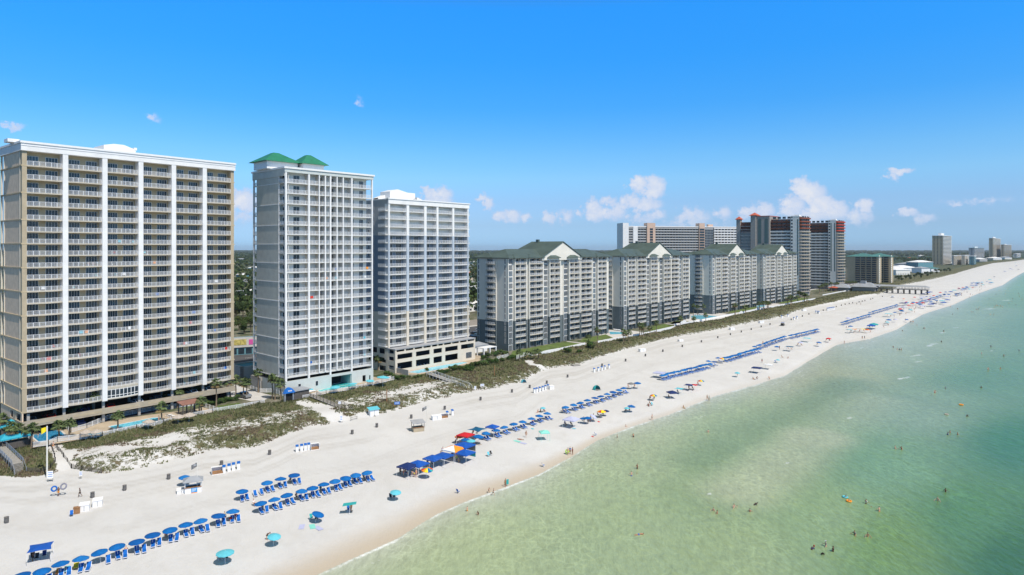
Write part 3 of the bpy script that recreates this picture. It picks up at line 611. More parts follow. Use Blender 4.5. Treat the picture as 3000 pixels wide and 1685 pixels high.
# ---------------------------------------------------------------- tower two: grey green side, slim white columns, emerald roofs
def tower_two():
    f = Fr((-70.0,202.0), (.684,.730)); L, D = 32.2, 21.4; z0 = LOT; X = lambda zx, v=0: f.U(700+zx/3.446, v)
    t = f.root('condo_tower', 'narrow pale green condo tower with two emerald hipped roofs on top')
    zs = [7.8+2.96*k for k in range(17)]+[7.8+47.36+3.27*k for k in range(1,5)]; top = 71.6; dep = 2.1
    va, vb = f.V(816), f.V(752); ue = f.U(1073, dep)
    m = MB(); m.box(1.3, dep, 7.8-z0, ue, D-.8, top-z0, 'pale'); m.box(0, va, 7.8-z0, 1.3, vb, top-z0, 'green_grey'); m.box(ue, 5.0, 7.8-z0, L, D-4, top-z0, 'green_grey')
    m.box(.0, D-.5, 7.8-z0, .45, D, top-z0, 'white')
    for k in range(0,21): 
        if k % 2 == 0: m.box(-.12, va-.2, zs[k]-z0, .1, vb, zs[k]-z0+.22, 'white2')
    m.box(-.05, va-.25, 7.8-z0, .3, va, top-z0, 'white')
    m.box(1.29,.3,7.8-z0,1.45,va+.1,top-z0,'pale')
    m.part('wall', t)
    cpx = [(835,.30),(904.6,.28),(935,.16),(952.5,.20),(967.6,.26),(986.7,.18),(1004.7,.18),(1030,.26),(1089.4,.22)]; cu = [.3]+[f.U(p) for p,_ in cpx[1:-1]]+[L-.25]
    for u, (p, h) in zip(cu, cpx):
        c = MB(); c.box(-h, -.25, (6.9 if p in (835,904.6,967.6,1030,1089.4) else 8.0)-z0, h, .35, top-z0, 'white'); c.part('column', t, (u,0,0))
    for i in (1,2,3,5,6,7):
        c = MB(); c.box(-.1, .35, 8.0-z0, .1, dep, top-z0, 'cream' if i in (1,2) else 'pale'); c.part('partition', t, (cu[i],0,0))
    spans = [(cu[i]+.0, cu[i+1]) for i in range(8)]
    D_ = {0:[(548,610,2),(672,692,1)],2:[(813,830,1)],4:[(930,982,3)],6:[(1103,1130,2)],7:[(1148,1157,1),(1213,1251,3)]}
    doors = [[(X(a,dep), X(b,dep), n) for a,b,n in D_.get(i, [])] for i in range(8)]
    bays(t, spans, zs, dep, 'slabw', doors, z0, bow=[0,0,.15,.3,.3,.3,.15,0], step=.135)
    # side galleries at both corners: slab, rail, window facing the next tower
    W = []
    q = balcony(va-.1, 0, 1.28, 'slabw'); q2 = balcony(D-vb-.5, 0, 1.28, 'slabw')
    cr = MB(); rl = MB()
    for z in zs:
        for qq, v in ((q, va), (q2, D-.5)):
            M4 = Matrix.Translation((0.0, v, z-z0)) @ Matrix.Rotation(R(-90),4,'Z'); cr.add(qq[0], M4); rl.add(qq[2], M4)
        mb, me = vary(1.6,2.2,1); W.append((mb, me, (1.28, va-.4, z-z0+.26), R(-90)))
    g = tag(cr.part('side_gallery', t), kind='stuff'); tag(rl.part('railing', g), kind='stuff'); many('side_window', W, t)
    p = MB(); p.box(-.2,-.35,top-z0,L+.2,.0,72.7-z0,'pale_green'); p.box(-.2,0,70.4-z0,0.02,D,72.7-z0,'green_grey'); p.box(-.05,.02,top-z0,L,D,72.6-z0,'pale_green'); p.box(-.5,-.65,72.7-z0,L+.5,D+.3,73.25-z0,'white'); p.part('parapet', t)
    # the two lift houses with their roofs
    for nm, (a, b, va_, vb_) in (('lift_house',(776,880,8,17)),('lift_house',(883,957,6,13))):
        u0, u1 = f.U(a+6,va_), f.U(b-8,va_); h = MB(); h.box(u0,va_,0,u1,vb_,2.6,'white2'); o = h.part(nm, t, (0,0,73.25-z0))
        r = MB(); e = 1.3; cx0 = u0+(u1-u0)*.38; cx1 = u0+(u1-u0)*.55; cv = (va_+vb_)/2
        r.mesh([(u0-e,va_-e,0),(u1+e,va_-e,0),(u1+e,vb_+e,0),(u0-e,vb_+e,0),(cx0,cv-1,3.3),(cx1,cv-1,3.3),(cx1,cv+1,3.3),(cx0,cv+1,3.3)], [(0,1,5,4),(1,2,6,5),(2,3,7,6),(3,0,4,7),(4,5,6,7),(3,2,1,0)], 'roofem'); r.part('roof', o, (0,0,2.4))
    # foot: blind pale green wall with the pool room open to the sea
    g = MB(); pa, pb = X(935,-.3), X(1138,-.3)
    walls(g, -.1, L+.1, 0, 6.9-z0, -.3, .1, [(pa,pb,.05,3.5)]+[(X(1248,-.3),X(1280,-.3),.05,2.3),(X(1315,-.3),X(1328,-.3),.05,2.0)], 'pale_green')
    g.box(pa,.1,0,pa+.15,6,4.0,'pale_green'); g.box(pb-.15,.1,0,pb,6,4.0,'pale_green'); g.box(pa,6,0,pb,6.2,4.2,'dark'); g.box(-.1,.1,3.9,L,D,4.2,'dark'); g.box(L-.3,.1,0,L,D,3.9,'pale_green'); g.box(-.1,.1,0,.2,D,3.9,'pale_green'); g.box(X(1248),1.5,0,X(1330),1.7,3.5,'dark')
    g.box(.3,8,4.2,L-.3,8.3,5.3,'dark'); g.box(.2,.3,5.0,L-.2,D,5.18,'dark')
    g.part('podium', t)
    for a in (598, 773):
        m_, me = slider(X(a+27,-.3)-X(a,-.3), 1.5, 1, 'glass'); put('window', me, t, (X(a,-.3), -.3, 1.5))
    return f, t
T2F, T2 = tower_two()

# ---------------------------------------------------------------- tower three: white over blue over cream, with parking deck
def tower_three():
    f = Fr((-45.6,240.8), (.661,.750)); L, D = 41.4, 20.0; z0 = LOT; X = lambda zx, v=0: f.U(700+zx/3.446, v)
    t = f.root('condo_tower', 'condo tower painted white above, blue in the middle and cream below')
    zs = [11.7+2.94*k for k in range(18)]; top = 64.5; zb, zw = 24.4, 52.9; dep = 1.9
    m = MB()
    for a, b, c in ((11.7,zb,'cream'),(zb,zw,'blue'),(zw,top,'greybl')):
        m.box(.02, dep, a-z0, L, D, b-z0, c)
        if c == 'greybl': m.box(.3, dep-.12, a-z0, L, dep, b-z0, 'pale')
    m.box(-.04,-.02,7.0-z0,.3,dep,11.7-z0,'cream'); m.part('wall', t)
    cpx = [(1505,.35),(1701,.62),(1878,.62),(2000,.52),(2160,.52),(2305,.32)]; cu = [.35]+[X(p) for p,_ in cpx[1:-1]]+[L-.3]
    for u, (p, h) in zip(cu, cpx):
        c = MB()
        for a, b, cc in ((9.0,zb,'cream'),(zb,zw,'bluecol'),(zw,top,'white')): c.box(-h,-.3,a-z0,h,dep,b-z0,cc)
        c.part('column', t, (u,0,0))
    spans = [(cu[i]+(.0 if i else -.3), cu[i+1]+(0 if i < 4 else .5)) for i in range(5)]
    D_ = [[(1520,1548,2),(1583,1638,4)],[(1717,1732,1),(1762,1811,4)],[(1893,1920,2)],[(2013,2024,1),(2051,2097,4)],[(2176,2186,1),(2210,2254,4)]]
    doors = [[(X(a,dep), X(b,dep), n) for a,b,n in d] for d in D_]
    for i in range(5): spans[i] = (spans[i][0]+(.35 if i else 0), spans[i][1])
    bays(t, spans, zs, dep, 'slabw', doors, z0, bow=.55, step=.14)
    q = balcony(4.4, 0, 1.1, 'slabw', .14); q2 = balcony(5.0, 0, .9, 'slabw', .14); cr = MB(); rl = MB()
    for z in zs:
        M4 = Matrix.Translation((-1.1,4.4,z-z0)) @ Matrix.Rotation(R(-90),4,'Z'); cr.add(q[0], M4); rl.add(q[2], M4)
        M4 = Matrix.Translation((L+.9,0,z-z0)) @ Matrix.Rotation(R(90),4,'Z'); cr.add(q2[0], M4); rl.add(q2[2], M4)
    g = tag(cr.part('side_balcony', t), kind='stuff'); tag(rl.part('railing', g), kind='stuff')
    W = []
    for z in zs:
        for v in (9.5, 12.0): mb, me = slider(1.0,1.3,1); W.append((mb, me, (.02, v, z-z0+.9), R(-90)))
    many('side_window', W, t)
    p = MB(); p.box(-.1,-.5,top-z0,L+.3,.0,66.2-z0,'white'); p.box(0,.0,top-z0,L+.2,D,66.0-z0,'greybl'); p.box(-.35,-.75,66.2-z0,L+.6,.5,66.6-z0,'white2'); p.box(-.2,.5,66.0-z0,L+.4,D+.3,66.4-z0,'white2'); p.part('parapet', t)
    r = MB(); a, b = X(1525,6), X(1778,6); r.box(a,6,0,b,12,3.3,'white2'); r.box(b-.8,5.9,0,b,6.1,1.2,'concrete'); c = (a+(b-a)*.3)
    r.mesh([(a,6,3.3),(c,6,4.3),(b*.7+a*.3,6,3.3),(a,12,3.3),(c,12,4.3),(b*.7+a*.3,12,3.3)], [(0,2,1),(3,4,5),(0,1,4,3),(1,2,5,4)], 'white2')
    a, b = X(1800,8), X(1905,8); r.mesh([(a,8,0),(b,8,0),(a,8,2),(a,12,0),(b,12,0),(a,12,2)], [(0,1,2),(5,4,3),(1,4,5,2),(0,2,5,3)], 'white2'); a, b = X(1960,8), X(2050,8); r.box(a,8,0,b,10,.9,'cream'); a, b = X(1405,9), X(1487,9); r.mesh([(a,9,0),(b,9,0),(b,9,2.2),(a,9,.8),(a,12,0),(b,12,0),(b,12,2.2),(a,12,.8)], [(0,1,2,3),(7,6,5,4),(3,2,6,7),(1,5,6,2)], 'white2')
    r.part('roof_plant_room', t, (0,0,66.4-z0))
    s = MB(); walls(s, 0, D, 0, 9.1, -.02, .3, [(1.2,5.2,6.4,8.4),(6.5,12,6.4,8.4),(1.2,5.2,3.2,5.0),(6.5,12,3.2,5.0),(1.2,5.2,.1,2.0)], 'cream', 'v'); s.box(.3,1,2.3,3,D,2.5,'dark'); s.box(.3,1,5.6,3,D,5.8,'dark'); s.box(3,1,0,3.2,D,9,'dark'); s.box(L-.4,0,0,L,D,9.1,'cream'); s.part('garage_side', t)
    # parking deck in front
    pf = Fr((-42.4,238.0),(.661,.750)); d = f.root('parking_deck', 'cream parking deck with dark openings at the foot of the blue condo tower', 'parking deck'); d.location = (pf.O[0], pf.O[1], LOT)
    Lp = 41.3; Y = lambda zx: pf.U(700+zx/3.446); k = MB()
    rows = [(7.6,8.3,[(1592,1672),(1685,1762),(1775,1852),(1865,1938),(1951,2004),(2014,2061),(2072,2143),(2153,2222),(2233,2300),(2310,2377)]),(4.9,6.7,[(1600,1752),(1788,1927),(1965,2050),(2083,2210),(2243,2370)]),(1.2,3.6,[(1600,1750),(1788,1928),(1965,2050),(2083,2210)])]
    ops = [(max(.25,Y(a)), Y(b), za, zc) for za, zc, l in rows for a, b in l]
    walls(k, 0, Lp, 0, 8.45, 0, .35, ops, 'cream'); walls(k, .35, 4.2, 0, 8.45, 0, .35, [(.9,3.8,7.0,8.3),(.9,3.8,4.4,5.8),(.9,3.8,1.0,2.6)], 'cream', 'v')
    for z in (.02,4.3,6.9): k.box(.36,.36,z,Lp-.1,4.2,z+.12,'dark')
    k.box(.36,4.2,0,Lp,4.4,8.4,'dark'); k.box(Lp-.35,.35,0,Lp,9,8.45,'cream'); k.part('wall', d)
    k = MB(); k.box(-.15,-.15,8.45,Lp+.15,5.9,8.75,'roofflat'); k.part('roof', d)
    mm, me = slider(3.2,2.4,6,'glass','white'); put('window', me, d, (Y(2295)-.2,-.01,.9))
    return f, t
T3F, T3 = tower_three()
# ---------------------------------------------------------------- the four gabled blocks
CF = (.654,.7565)
def hip(mb, u0, u1, v0, v1, z, zr, ins, m, vr=None, th=.25):
    vr = vr if vr is not None else (v0+v1)/2; a, b = u0+ins, u1-ins
    mb.mesh([(u0,v0,z),(u1,v0,z),(u1,v1,z),(u0,v1,z),(a,vr,zr),(b,vr,zr),(u0,v0,z-th),(u1,v0,z-th),(u1,v1,z-th),(u0,v1,z-th)],
            [(0,1,5,4),(1,2,5),(2,3,4,5),(3,0,4),(6,7,1,0),(7,8,2,1),(8,9,3,2),(9,6,0,3),(9,8,7,6)], m)
def gabled():
    f = Fr((-1.9,290.0), CF); L, D = 82.3, 18.7; z0 = LOT; X = lambda zx, v=0: f.U(1380+zx/3.446, v); E = 43.5; zc = 15.7; fl = 2.72
    t = f.root('gabled_condo_block', 'largest gabled condo block beside the cream parking deck, nearest of the four with green roofs', group='gabled condo blocks with green roofs')
    m = MB(); m.box(0,0,0,L,D,zc-z0,'slate'); m.box(0,0,zc-z0,L,D,E-z0,'cream2'); m.box(-.06,-.06,zc-z0-.15,L+.06,D+.05,zc-z0+.1,'cream2')
    m.part('wall', t)
    zs = [z0+fl*k+.15 for k in range(1,15)]
    cols = [(455,550,0,1.3),(600,718,.6,1.3),(805,892,0,1.6),(1003,1090,0,1.6),(1118,1212,.6,1.3),(1290,1362,0,1.3)]
    W = []; B = []
    for a, b, bow, pr in cols:
        ua, ub = X(a-6,-pr), X(b+6,-pr); w = ub-ua
        for u in (ua-.5, ub):
            c = MB(); c.box(0,-pr-.1,0,.5,0,zc-z0,'slate'); c.box(0,-pr-.1,zc-z0,.5,0,E-z0,'cream2'); c.part('fin', t, (u,0,0))
        c = MB(); c.box(-.12,-pr+.1,0,.12,-.02,zc-z0,'slate'); c.box(-.12,-pr+.1,zc-z0,.12,-.02,E-z0,'cream2'); c.part('divider', t, ((ua+ub)/2,0,0))
        q = balcony(w, bow, pr, 'slab', .15, post=1.3, pw=.04)
        for z in zs: B.append(((ua,-pr,z-z0), q))
        for z in [z0-.1]+zs:
            for h0 in (0, w/2+.1):
                mb, me = slider(w/2-.5, 2.1, 2 if w < 5.5 else 3, rnd.choice(['glass','glass','glass2','glass3']), 'rail'); W.append((mb, me, (ua+.25+h0, -.0, z-z0+.26), 0))
    bb = MB()
    B.sort(key=lambda q: q[0][0])
    for loc, (mb, me, rb, rme) in B:
        k = id(mb)
        if k not in _bc:
            j = MB(); j.add(mb, Matrix()); j.add(rb, Matrix()); _bc[k] = j.data('balcony')
        put('balcony', _bc[k], t, loc)
    strips = [(374,412,3),(421,440,2),(565,579,1),(728,765,3),(930,966,3),(983,996,1),(1226,1250,2),(1268,1283,1)]
    for a, b, n in strips:
        ua, ub = X(a), X(b)
        c = MB(); c.box(ua-.25,-.5,0,ub+.25,-.0,E-z0-.0,'white2' if n == 3 else 'cream2'); 
        c = MB(); zt = z0+.3
        c.box(ua-.3,-.35,0,ub+.3,-.01,zc-z0-.2,'slate'); c.box(ua-.3,-.35,zc-z0-.2,ub+.3,-.01,E-z0,'cream2'); c.part('window_bay', t)
        for z in [z0-.1]+zs:
            mb, me = slider(ub-ua, 2.3, n, rnd.choice(['glass','glass','glass3','glass2']), 'white2', .12); W.append((mb, me, (ua, -.36, z-z0+.2), 0))
    # west side: bay of balconies and slim window strips
    va, vb = f.V(1422.5,-1.0), f.V(1449,-1.0); q = balcony(va-vb if va > vb else vb-va, .35, 1.2, 'slab', .15, post=1.3, pw=.04); v1 = max(va, vb)
    for z in zs:
        k = id(q[0])
        if k not in _bc: j = MB(); j.add(q[0], Matrix()); j.add(q[2], Matrix()); _bc[k] = j.data('balcony')
        put('side_balcony', _bc[k], t, (-1.2, v1, z-z0), R(-90))
        mb, me = slider(3.4,2.1,3,'glass'); W.append((mb, me, (-.0, v1-.2, z-z0+.26), R(-90)))
        for v in (1.9, D-.6): mb, me = slider(.7,2.1,1,'glass'); W.append((mb, me, (-.0, v, z-z0+.3), R(-90)))
    many('window', W, t)
    for v in (v1+.0, v1-abs(va-vb)-.35):
        c = MB(); c.box(-.5,v,0,0,v+.35,zc-z0,'slate'); c.box(-.5,v,zc-z0,0,v+.35,E-z0,'cream2'); c.part('side_fin', t)
    # roofs
    e = E-z0+.35; r = MB(); hip(r, -1.1, L+1.1, -1.9, D+1, e, e+3.9, 9.5, 'roofg'); hip(r, -1.1, 24, 8.2, D+3.0, e+.02, e+2.3, 4.5, 'roofg'); hip(r, L-24, L+1.1, 8.2, D+3.0, e+.02, e+2.3, 4.5, 'roofg')
    for a, b in ((455,550),(1290,1362),(600,718),(1118,1212)):
        ua, ub = X(a-14,-2), X(b+14,-2); hip(r, ua-.6, ub+.6, -2.6, 6, e+.03, e+1.7, (ub-ua)/2, 'roofg', vr=1.5)
    rf = r.part('roof', t)
    g = MB(); ua, ub = X(716,-1.9), X(1120,-1.9); c = (ua+ub)/2; zr = e+7.6; v0 = -2.0; vr = 17.5
    g.mesh([(ua-.8,v0-.4,e-.25),(c,v0-.4,zr),(ub+.8,v0-.4,e-.25),(ua-.8,22,e-.25),(c,vr,zr),(ub+.8,22,e-.25),(ua-.8,v0-.4,e-.55),(c,v0-.4,zr-.35),(ub+.8,v0-.4,e-.55)], [(0,1,4,3),(1,2,5,4),(3,4,5),(6,7,1,0),(7,8,2,1)], 'roofg'); 
    g.box(c-1,vr-5,zr-1.2,c+.2,vr-3.5,zr+1.0,'roofg'); g.part('gable_roof', t)
    g = MB(); g.mesh([(ua,v0,e-.3),(ub,v0,e-.3),(c,v0,zr-.5),(ua,v0+.5,e-.3),(ub,v0+.5,e-.3),(c,v0+.5,zr-.5)], [(0,1,2),(5,4,3),(0,3,4,1)], 'cream2')
    g.box(ua,v0,e-1.4,ub,0,e-.3,'cream2'); g.part('gable', t)
    for a, b in ((782,906),(980,1096)):
        ua_, ub_ = X(a,-2.9), X(b,-2.9); g = MB(); hip(g, ua_, ub_, -3.2, .4, e-.2, e+1.7, (ub_-ua_)/2-.05, 'roofg', vr=-1.2); g.part('dormer_roof', t)
    return t
GA = gabled()
for (x, y), lb in (((61.6,363.3),'second gabled condo block from the camera, between two swimming pools'),((138.0,451.8),'third gabled condo block, with the big freeform pool at its near foot'),((201.0,524.8),'farthest gabled condo block, just before the red topped towers')):
    dup(GA, (x,y,LOT), None, lb)

# ---------------------------------------------------------------- red topped high rises
def red_top(O, label, deep, zt, tall_back):
    f = Fr(O, CF); z0 = LOT; t = f.root('red_topped_high_rise', label, group='red topped high rises'); H = zt-z0; n = 23; fl = (H-3)/n; W = []; B = []
    L = 26; zr = H-fl*4
    w = MB(); w.box(0,5,0,L,13,H,'shadegrey'); w.box(2.5,13,0,L,deep,zr,'shadegrey'); w.box(2.5,13,zr,L,deep,H-2,'brown'); w.box(4,2.6,0,L-1,5,H-1,'shadegrey')
    w.box(-.2,4.7,0,.0,12.6,H+.9,'pale'); 
    w.part('wall', t)
    s = MB(); s.box(-.28,5.6,H-2-fl*17,-.2,6.6,H-2.5,'stripe')
    if not tall_back: s.box(-.28,9.2,H-2-fl*17,-.2,10.2,H-2.5,'stripe')
    s.part('green_stripe', t)
    # rounded sea end with ring balconies
    c = MB(); P = [(L/2-1+ (L/2-1.5)*math.cos(a)*1.0, 4.7-4.2*math.sin(a)) for a in [math.pi-math.pi*i/14 for i in range(15)]]
    c.prism(P, 0, zr, 'shadegrey'); c.prism([(x,y) for x,y in P], zr, H-.5, 'brown'); c.part('round_end', t)
    P2 = [(L/2-1+(L/2-.4)*math.cos(a), 4.6-5.7*math.sin(a)) for a in [math.pi-math.pi*i/18 for i in range(19)]]
    for k in range(1, n+1):
        b = MB(); red = k >= n-3; rc = 'rust' if tall_back else 'redbr'; mm = rc if red else 'tan'; b.prism(P2, 0, .3, mm)
        for (x0,y0),(x1,y1) in zip(P2[:-1],P2[1:]): b.mesh([(x0,y0,.3),(x1,y1,.3),(x1,y1,1.0),(x0,y0,1.0),(x0,y0+.08,.3),(x1,y1+.08,.3),(x1,y1+.08,1.0),(x0,y0+.08,1.0)], [(0,1,2,3),(7,6,5,4),(3,2,6,7)], rc if red else 'shadegrey')
        b.part('ring_balcony', t, (0,0,k*fl+1))
        for i in range(2, 13, 2):
            (x0,y0),(x1,y1) = P[i],P[i+1]; mb, me = slider(2.6, 2.1, 2, 'glass','shadegrey'); W.append((mb, me, (x0+.02,y0-.03,k*fl+1.35), math.atan2(y1-y0,x1-x0)))
        if k % 1 == 0: mb, me = slider(1.5,1.7,1,'glass','shadegrey'); W.append((mb, me, (-.21,12.2,k*fl+1.9), R(-90)))
        y = 14.0
        while y < deep-(14 if tall_back else 3): mb, me = slider(3.0,2.1,2,'glass','shadegrey'); W.append((mb, me, (2.48,y+2.4,k*fl+1.3), R(-90))); y += 4.6
    many('window', W, t)
    y1 = deep-(14 if tall_back else 1)
    for k in range(1, n):
        b = MB(); red = k >= n-3; b.box(.7,13,0,2.5,y1,.3,'slabw' if not red else 'brown'); b.box(.7,13,.3,.8,y1,1.35,'slabw' if not red else 'brown'); b.part('gallery', t, (0,0,k*fl+1))
    if tall_back:
        w = MB(); w.box(-1.5,deep-14,0,L,deep-1,H+1.2,'shadegrey'); w.box(-1.8,deep-14.2,H+1.2,L,deep-.9,H+1.8,'roofr'); w.box(-3,deep-1,0,6,deep+4,H+2.4,'shadegrey'); w.box(0,deep+4,0,L,deep+17,zr,'shadegrey'); w.box(0,deep+4,zr,L,deep+17,H-4,'brown'); w.box(-1.5,deep+15,0,3,deep+19,H-1,'shadegrey'); w.part('rear_wing', t)
        s = MB()
        for v in (deep-12.5, deep-6.0):
            s.box(-1.62,v,H-fl*8,-1.5,v+3.2,H-2.2,'stripe'); s.mesh([(-1.6,v+1.6+1.6*math.cos(a),H-2.2+1.3*math.sin(a)) for a in [math.pi*i/8 for i in range(9)]], [tuple(range(9))], 'stripe')
        s.part('arched_panel', t)
        r = MB(); hip(r,-4.2,7.2,deep-2.2,deep+5.2,H+2.5,H+5.4,5.5,'roofr'); hip(r,-2.5,4,deep+14,deep+20,H-.9,H+2,3,'roofr'); r.part('roof', t)
        for k in range(1,n-1):
            b = MB(); b.box(-1.2,deep+4.1,0,0,deep+14.8,.3,'slabw'); b.box(-1.2,deep+4.1,.3,-1.1,deep+14.8,1.3,'shadegrey' if k < n-4 else 'brown'); b.part('gallery', t, (0,0,k*fl+1))
    r = MB(); r.box(-.3,4.5,0,L+.2,13,.5,'white'); r.box(3,6,.5,8,10,2.0,'white2'); r.part('parapet', t, (0,0,H+.0))
    return f, t
red_top(at(2357, 728+1920*45.4/618, LOT), 'high rise with brown top floors, arched green panels and red hipped roofs', 46, 78.2, True)
red_top(at(2463, 728+1920*45.4/718, LOT), 'high rise with bright red top balconies beside the pier restaurant', 40, 78.6, False)

# ---------------------------------------------------------------- long white hotel inland
def long_hotel():
    O = (127.0,742.0); f = Fr(O, (1,.22)); t = f.root('long_white_hotel', 'long white slab hotel with two peach stair towers, behind the green roofs', 'hotel', z=2.5)
    P = lambda px, v=0: f.U(px, v); L = P(2160); H = 70.2; m = MB(); m.box(0,1.8,0,L,16,H,'shadegrey'); m.part('wall', t)
    m = MB(); a, b = P(1825,-1), P(1842,-1); m.box(a,-1,0,b,17,H+4.2,'white'); m.part('end_tower', t); m = MB(); a, b = P(1856,-1), P(1869,-1); m.box(a,-.4,0,b,2,H+.2,'white'); m.part('pier_wall', t)
    for x0, x1, g0, g1, hh in ((1896,1920,1904,1913,4.4),(2049,2065,2050,2064,4.6)):
        a, b = P(x0,-1.2), P(x1,-1.2); m = MB(); m.box(a,-1.2,0,b,8,H+hh,'peach'); o = m.part('stair_tower', t)
        g = MB(); a, b = P(g0,-1.3), P(g1,-1.3)
        for k in range(9): g.box(a,-1.3,H-4-k*3.0,b,-1.2,H-4-k*3.0+2.3,'glass')
        g.part('window', o)
    m = MB(); a, b = P(2065,-.6), P(2090,-.6); m.box(a,-.6,0,b,3,H-1,'greybl'); m.part('glazed_bay', t)
    g = MB()
    for k in range(20):
        for i in range(6): g.box(a+(b-a)*(i+.1)/6,-.7,k*3+8,a+(b-a)*(i+.9)/6,-.6,k*3+10.6,'glass')
    tag(g.part('window', t), kind='stuff')
    for k in range(22):
        b = MB(); z = H-1.6-k*2.98
        if z < 20: break
        b.box(P(1842),0,z-.3,P(2065),1.8,z,'slabw'); b.box(P(1842),0,z,P(2065),.12,z+.85,'greybl'); b.box(P(2092),0,z-.3,L,1.8,z,'slabw'); b.box(P(2092),0,z,L,.12,z+1.05,'white2'); b.part('gallery', t)
    g = MB()
    for k in range(17):
        z = H-1.6-k*2.98; x = P(1872)
        while x < L-3: g.box(x,1.7,z+.1,x+1.8,1.8,z+2.2,'glass'); x += 3.6
        x = P(2094)
        while x < L: g.box(x,-.05,z-.3,x+.35,1.8,z+2.7,'white2'); x += 4.1
    tag(g.part('door', t), kind='stuff')
    m = MB(); m.box(0,-.2,H-.2,L,16.2,H+.8,'white2'); m.part('parapet', t); m = MB(); m.box(P(2075,6),6,H+.8,P(2089,6),10,H+3.6,'peach'); m.part('roof_plant_room', t)
long_hotel()

# ---------------------------------------------------------------- teal roofed condo beyond the pier
def teal_roof():
    f = Fr(at(2575, 831, LOT), CF); t = f.root('teal_roofed_condo', 'mid rise condo with teal hipped roofs and staggered dark balconies, behind the pier roof'); H = 34.5; fl = 2.85; W = []
    for (u0, v0, dv_, nm) in ((0,0,40,'wing'),(30,-8,30,'wing')):
        m = MB(); m.box(u0,v0,0,u0+14,v0+dv_,H,'tan'); m.box(u0-.05,v0-.1,0,u0+4.5,v0,H+2,'cream2'); w_ = m.part(nm, t)
        r = MB(); hip(r, u0-1.5, u0+15.5, v0-1, v0+dv_+1, H+.3, H+4.6, 6, 'rooft'); r.part('roof', w_)
        for k in range(12):
            for j in range(int((dv_-8)/6.5)):
                b = MB(); q = v0+3+j*6.5; b.box(u0-1.4,q,0,u0,q+5,.25,'tan'); b.box(u0-1.4,q,.25,u0-1.3,q+5,.9,'slate'); b.box(u0-.05,q-.2,.25,u0-.02,q+5.2,2.6,'glass'); b.part('balcony', w_, (0,0,k*fl))
            b = MB(); b.box(u0+1.6,v0-.16,.8,u0+2.9,v0-.1,2.1,'glass'); b.part('window', w_, (0,0,k*fl))
teal_roof()

# ---------------------------------------------------------------- far skyline
def far_tower(name, label, px0, px1, pyt, pyb, deepm, wall, front, n, roof='white2', zb=2.5, cap=0, dirv=CF, split=.45):
    xm = px0+(px1-px0)*split; Y = F*(CAMZ-zb)/(pyb-HY); f = Fr(((xm-CX)/F*Y, Y), dirv)
    Lw = f.U(px1); Vd = f.V(px0); H = CAMZ+(HY-pyt)/F*Y-zb; t = f.root(name, label, 'apartment building', z=zb)
    m = MB(); m.box(0,0,0,Lw,Vd,H,wall); m.part('wall', t); fl = (H-2)/n
    for k in range(n):
        b = MB(); b.box(0,-1.6,0,Lw,0,.35,front); b.box(0,-1.6,.35,Lw,-1.45,1.35,front); b.part('balcony', t, (0,0,1.5+k*fl))
    g = MB()
    for k in range(n):
        for i in range(max(2,int(Lw/7))): a = Lw*(i+.15)/max(2,int(Lw/7)); g.box(a,-.08,1.9+k*fl,a+Lw*.6/max(2,int(Lw/7)),0,1.5+(k+1)*fl-.5,'glass')
        for i in range(max(1,int(Vd/8))): a = Vd*(i+.3)/max(1,int(Vd/8)); g.box(-.08,a,2.6+k*fl,0,a+Vd*.3/max(1,int(Vd/8)),1.5+(k+1)*fl-.8,'glass')
    tag(g.part('window', t), kind='stuff')
    m = MB(); m.box(-.8,-2,H,Lw+.8,Vd+.5,H+1.2,roof)
    if cap: m.box(Lw*.2,Vd*.3,H+1.2,Lw*.5,Vd*.6,H+1.2+cap,'white2')
    m.part('roof', t); return t
far_tower('beach_high_rise','tallest far tower, grey and white, with a stepped white roof, on the far beach',2731,2787,691,776,30,'tan','slabw',21,cap=7,split=.55)
far_tower('beach_block','low dark balconied block beside the foot of the tallest far tower',2789,2817,750,777,20,'greybl','slab',8,split=.12)
far_tower('beach_block','small cream block left of the bright blue block',2817,2838,749,776,20,'cream','cream2',8,split=.4)
far_tower('beach_block','bright blue block among the far beach buildings',2839,2858,751,776,18,'tealw','tealw',8,split=.7)
far_tower('beach_hotel','grey far hotel with a flat aqua roof edge',2838,2883,727,765,30,'greybl','greybl',12,roof='tealw',cap=4,split=.35)
far_tower('beach_high_rise','slender beige far tower with rows of balconies',2897,2931,698,758,24,'tan','cream',22,cap=5,split=.35)
far_tower('beach_hotel','wide beige slab hotel beyond the slender beige tower',2932,2963,717,757,30,'tan','tan',15,cap=2,split=.3)
far_tower('beach_block','small white block farthest along the shore',2968,2990,744,755,20,'white2','white2',5,split=.5)
# ================================================================= vegetation
def leafcloud(n, rx, rz, size, seed, flat=.0, lumps=7):
    """n leaf faces spread through a lumpy crown"""
    g = np.random.RandomState(seed); C = g.normal(0,1,(lumps,3)); C /= np.linalg.norm(C,axis=1)[:,None]; C *= g.uniform(.25,.68,(lumps,1)); C[:,2] = C[:,2]*.8+.05
    k = g.randint(0,lumps,n); d = g.normal(0,1,(n,3)); d /= np.linalg.norm(d,axis=1)[:,None]; P = C[k]+d*(g.uniform(.45,1,(n,1))**.5)*g.uniform(.30,.46,(lumps,1))[k]
    P = P*np.array([rx,rx,rz]); N_ = d+g.normal(0,.5,(n,3)); N_ /= np.linalg.norm(N_,axis=1)[:,None]
    A_ = np.cross(N_, g.normal(0,1,(n,3))); A_ /= np.linalg.norm(A_,axis=1)[:,None]; B_ = np.cross(N_,A_); s = size*g.uniform(.5,1.2,(n,1))
    return np.stack([P-A_*s, P-B_*s*.7, P+A_*s, P+B_*s*.7], 1), k
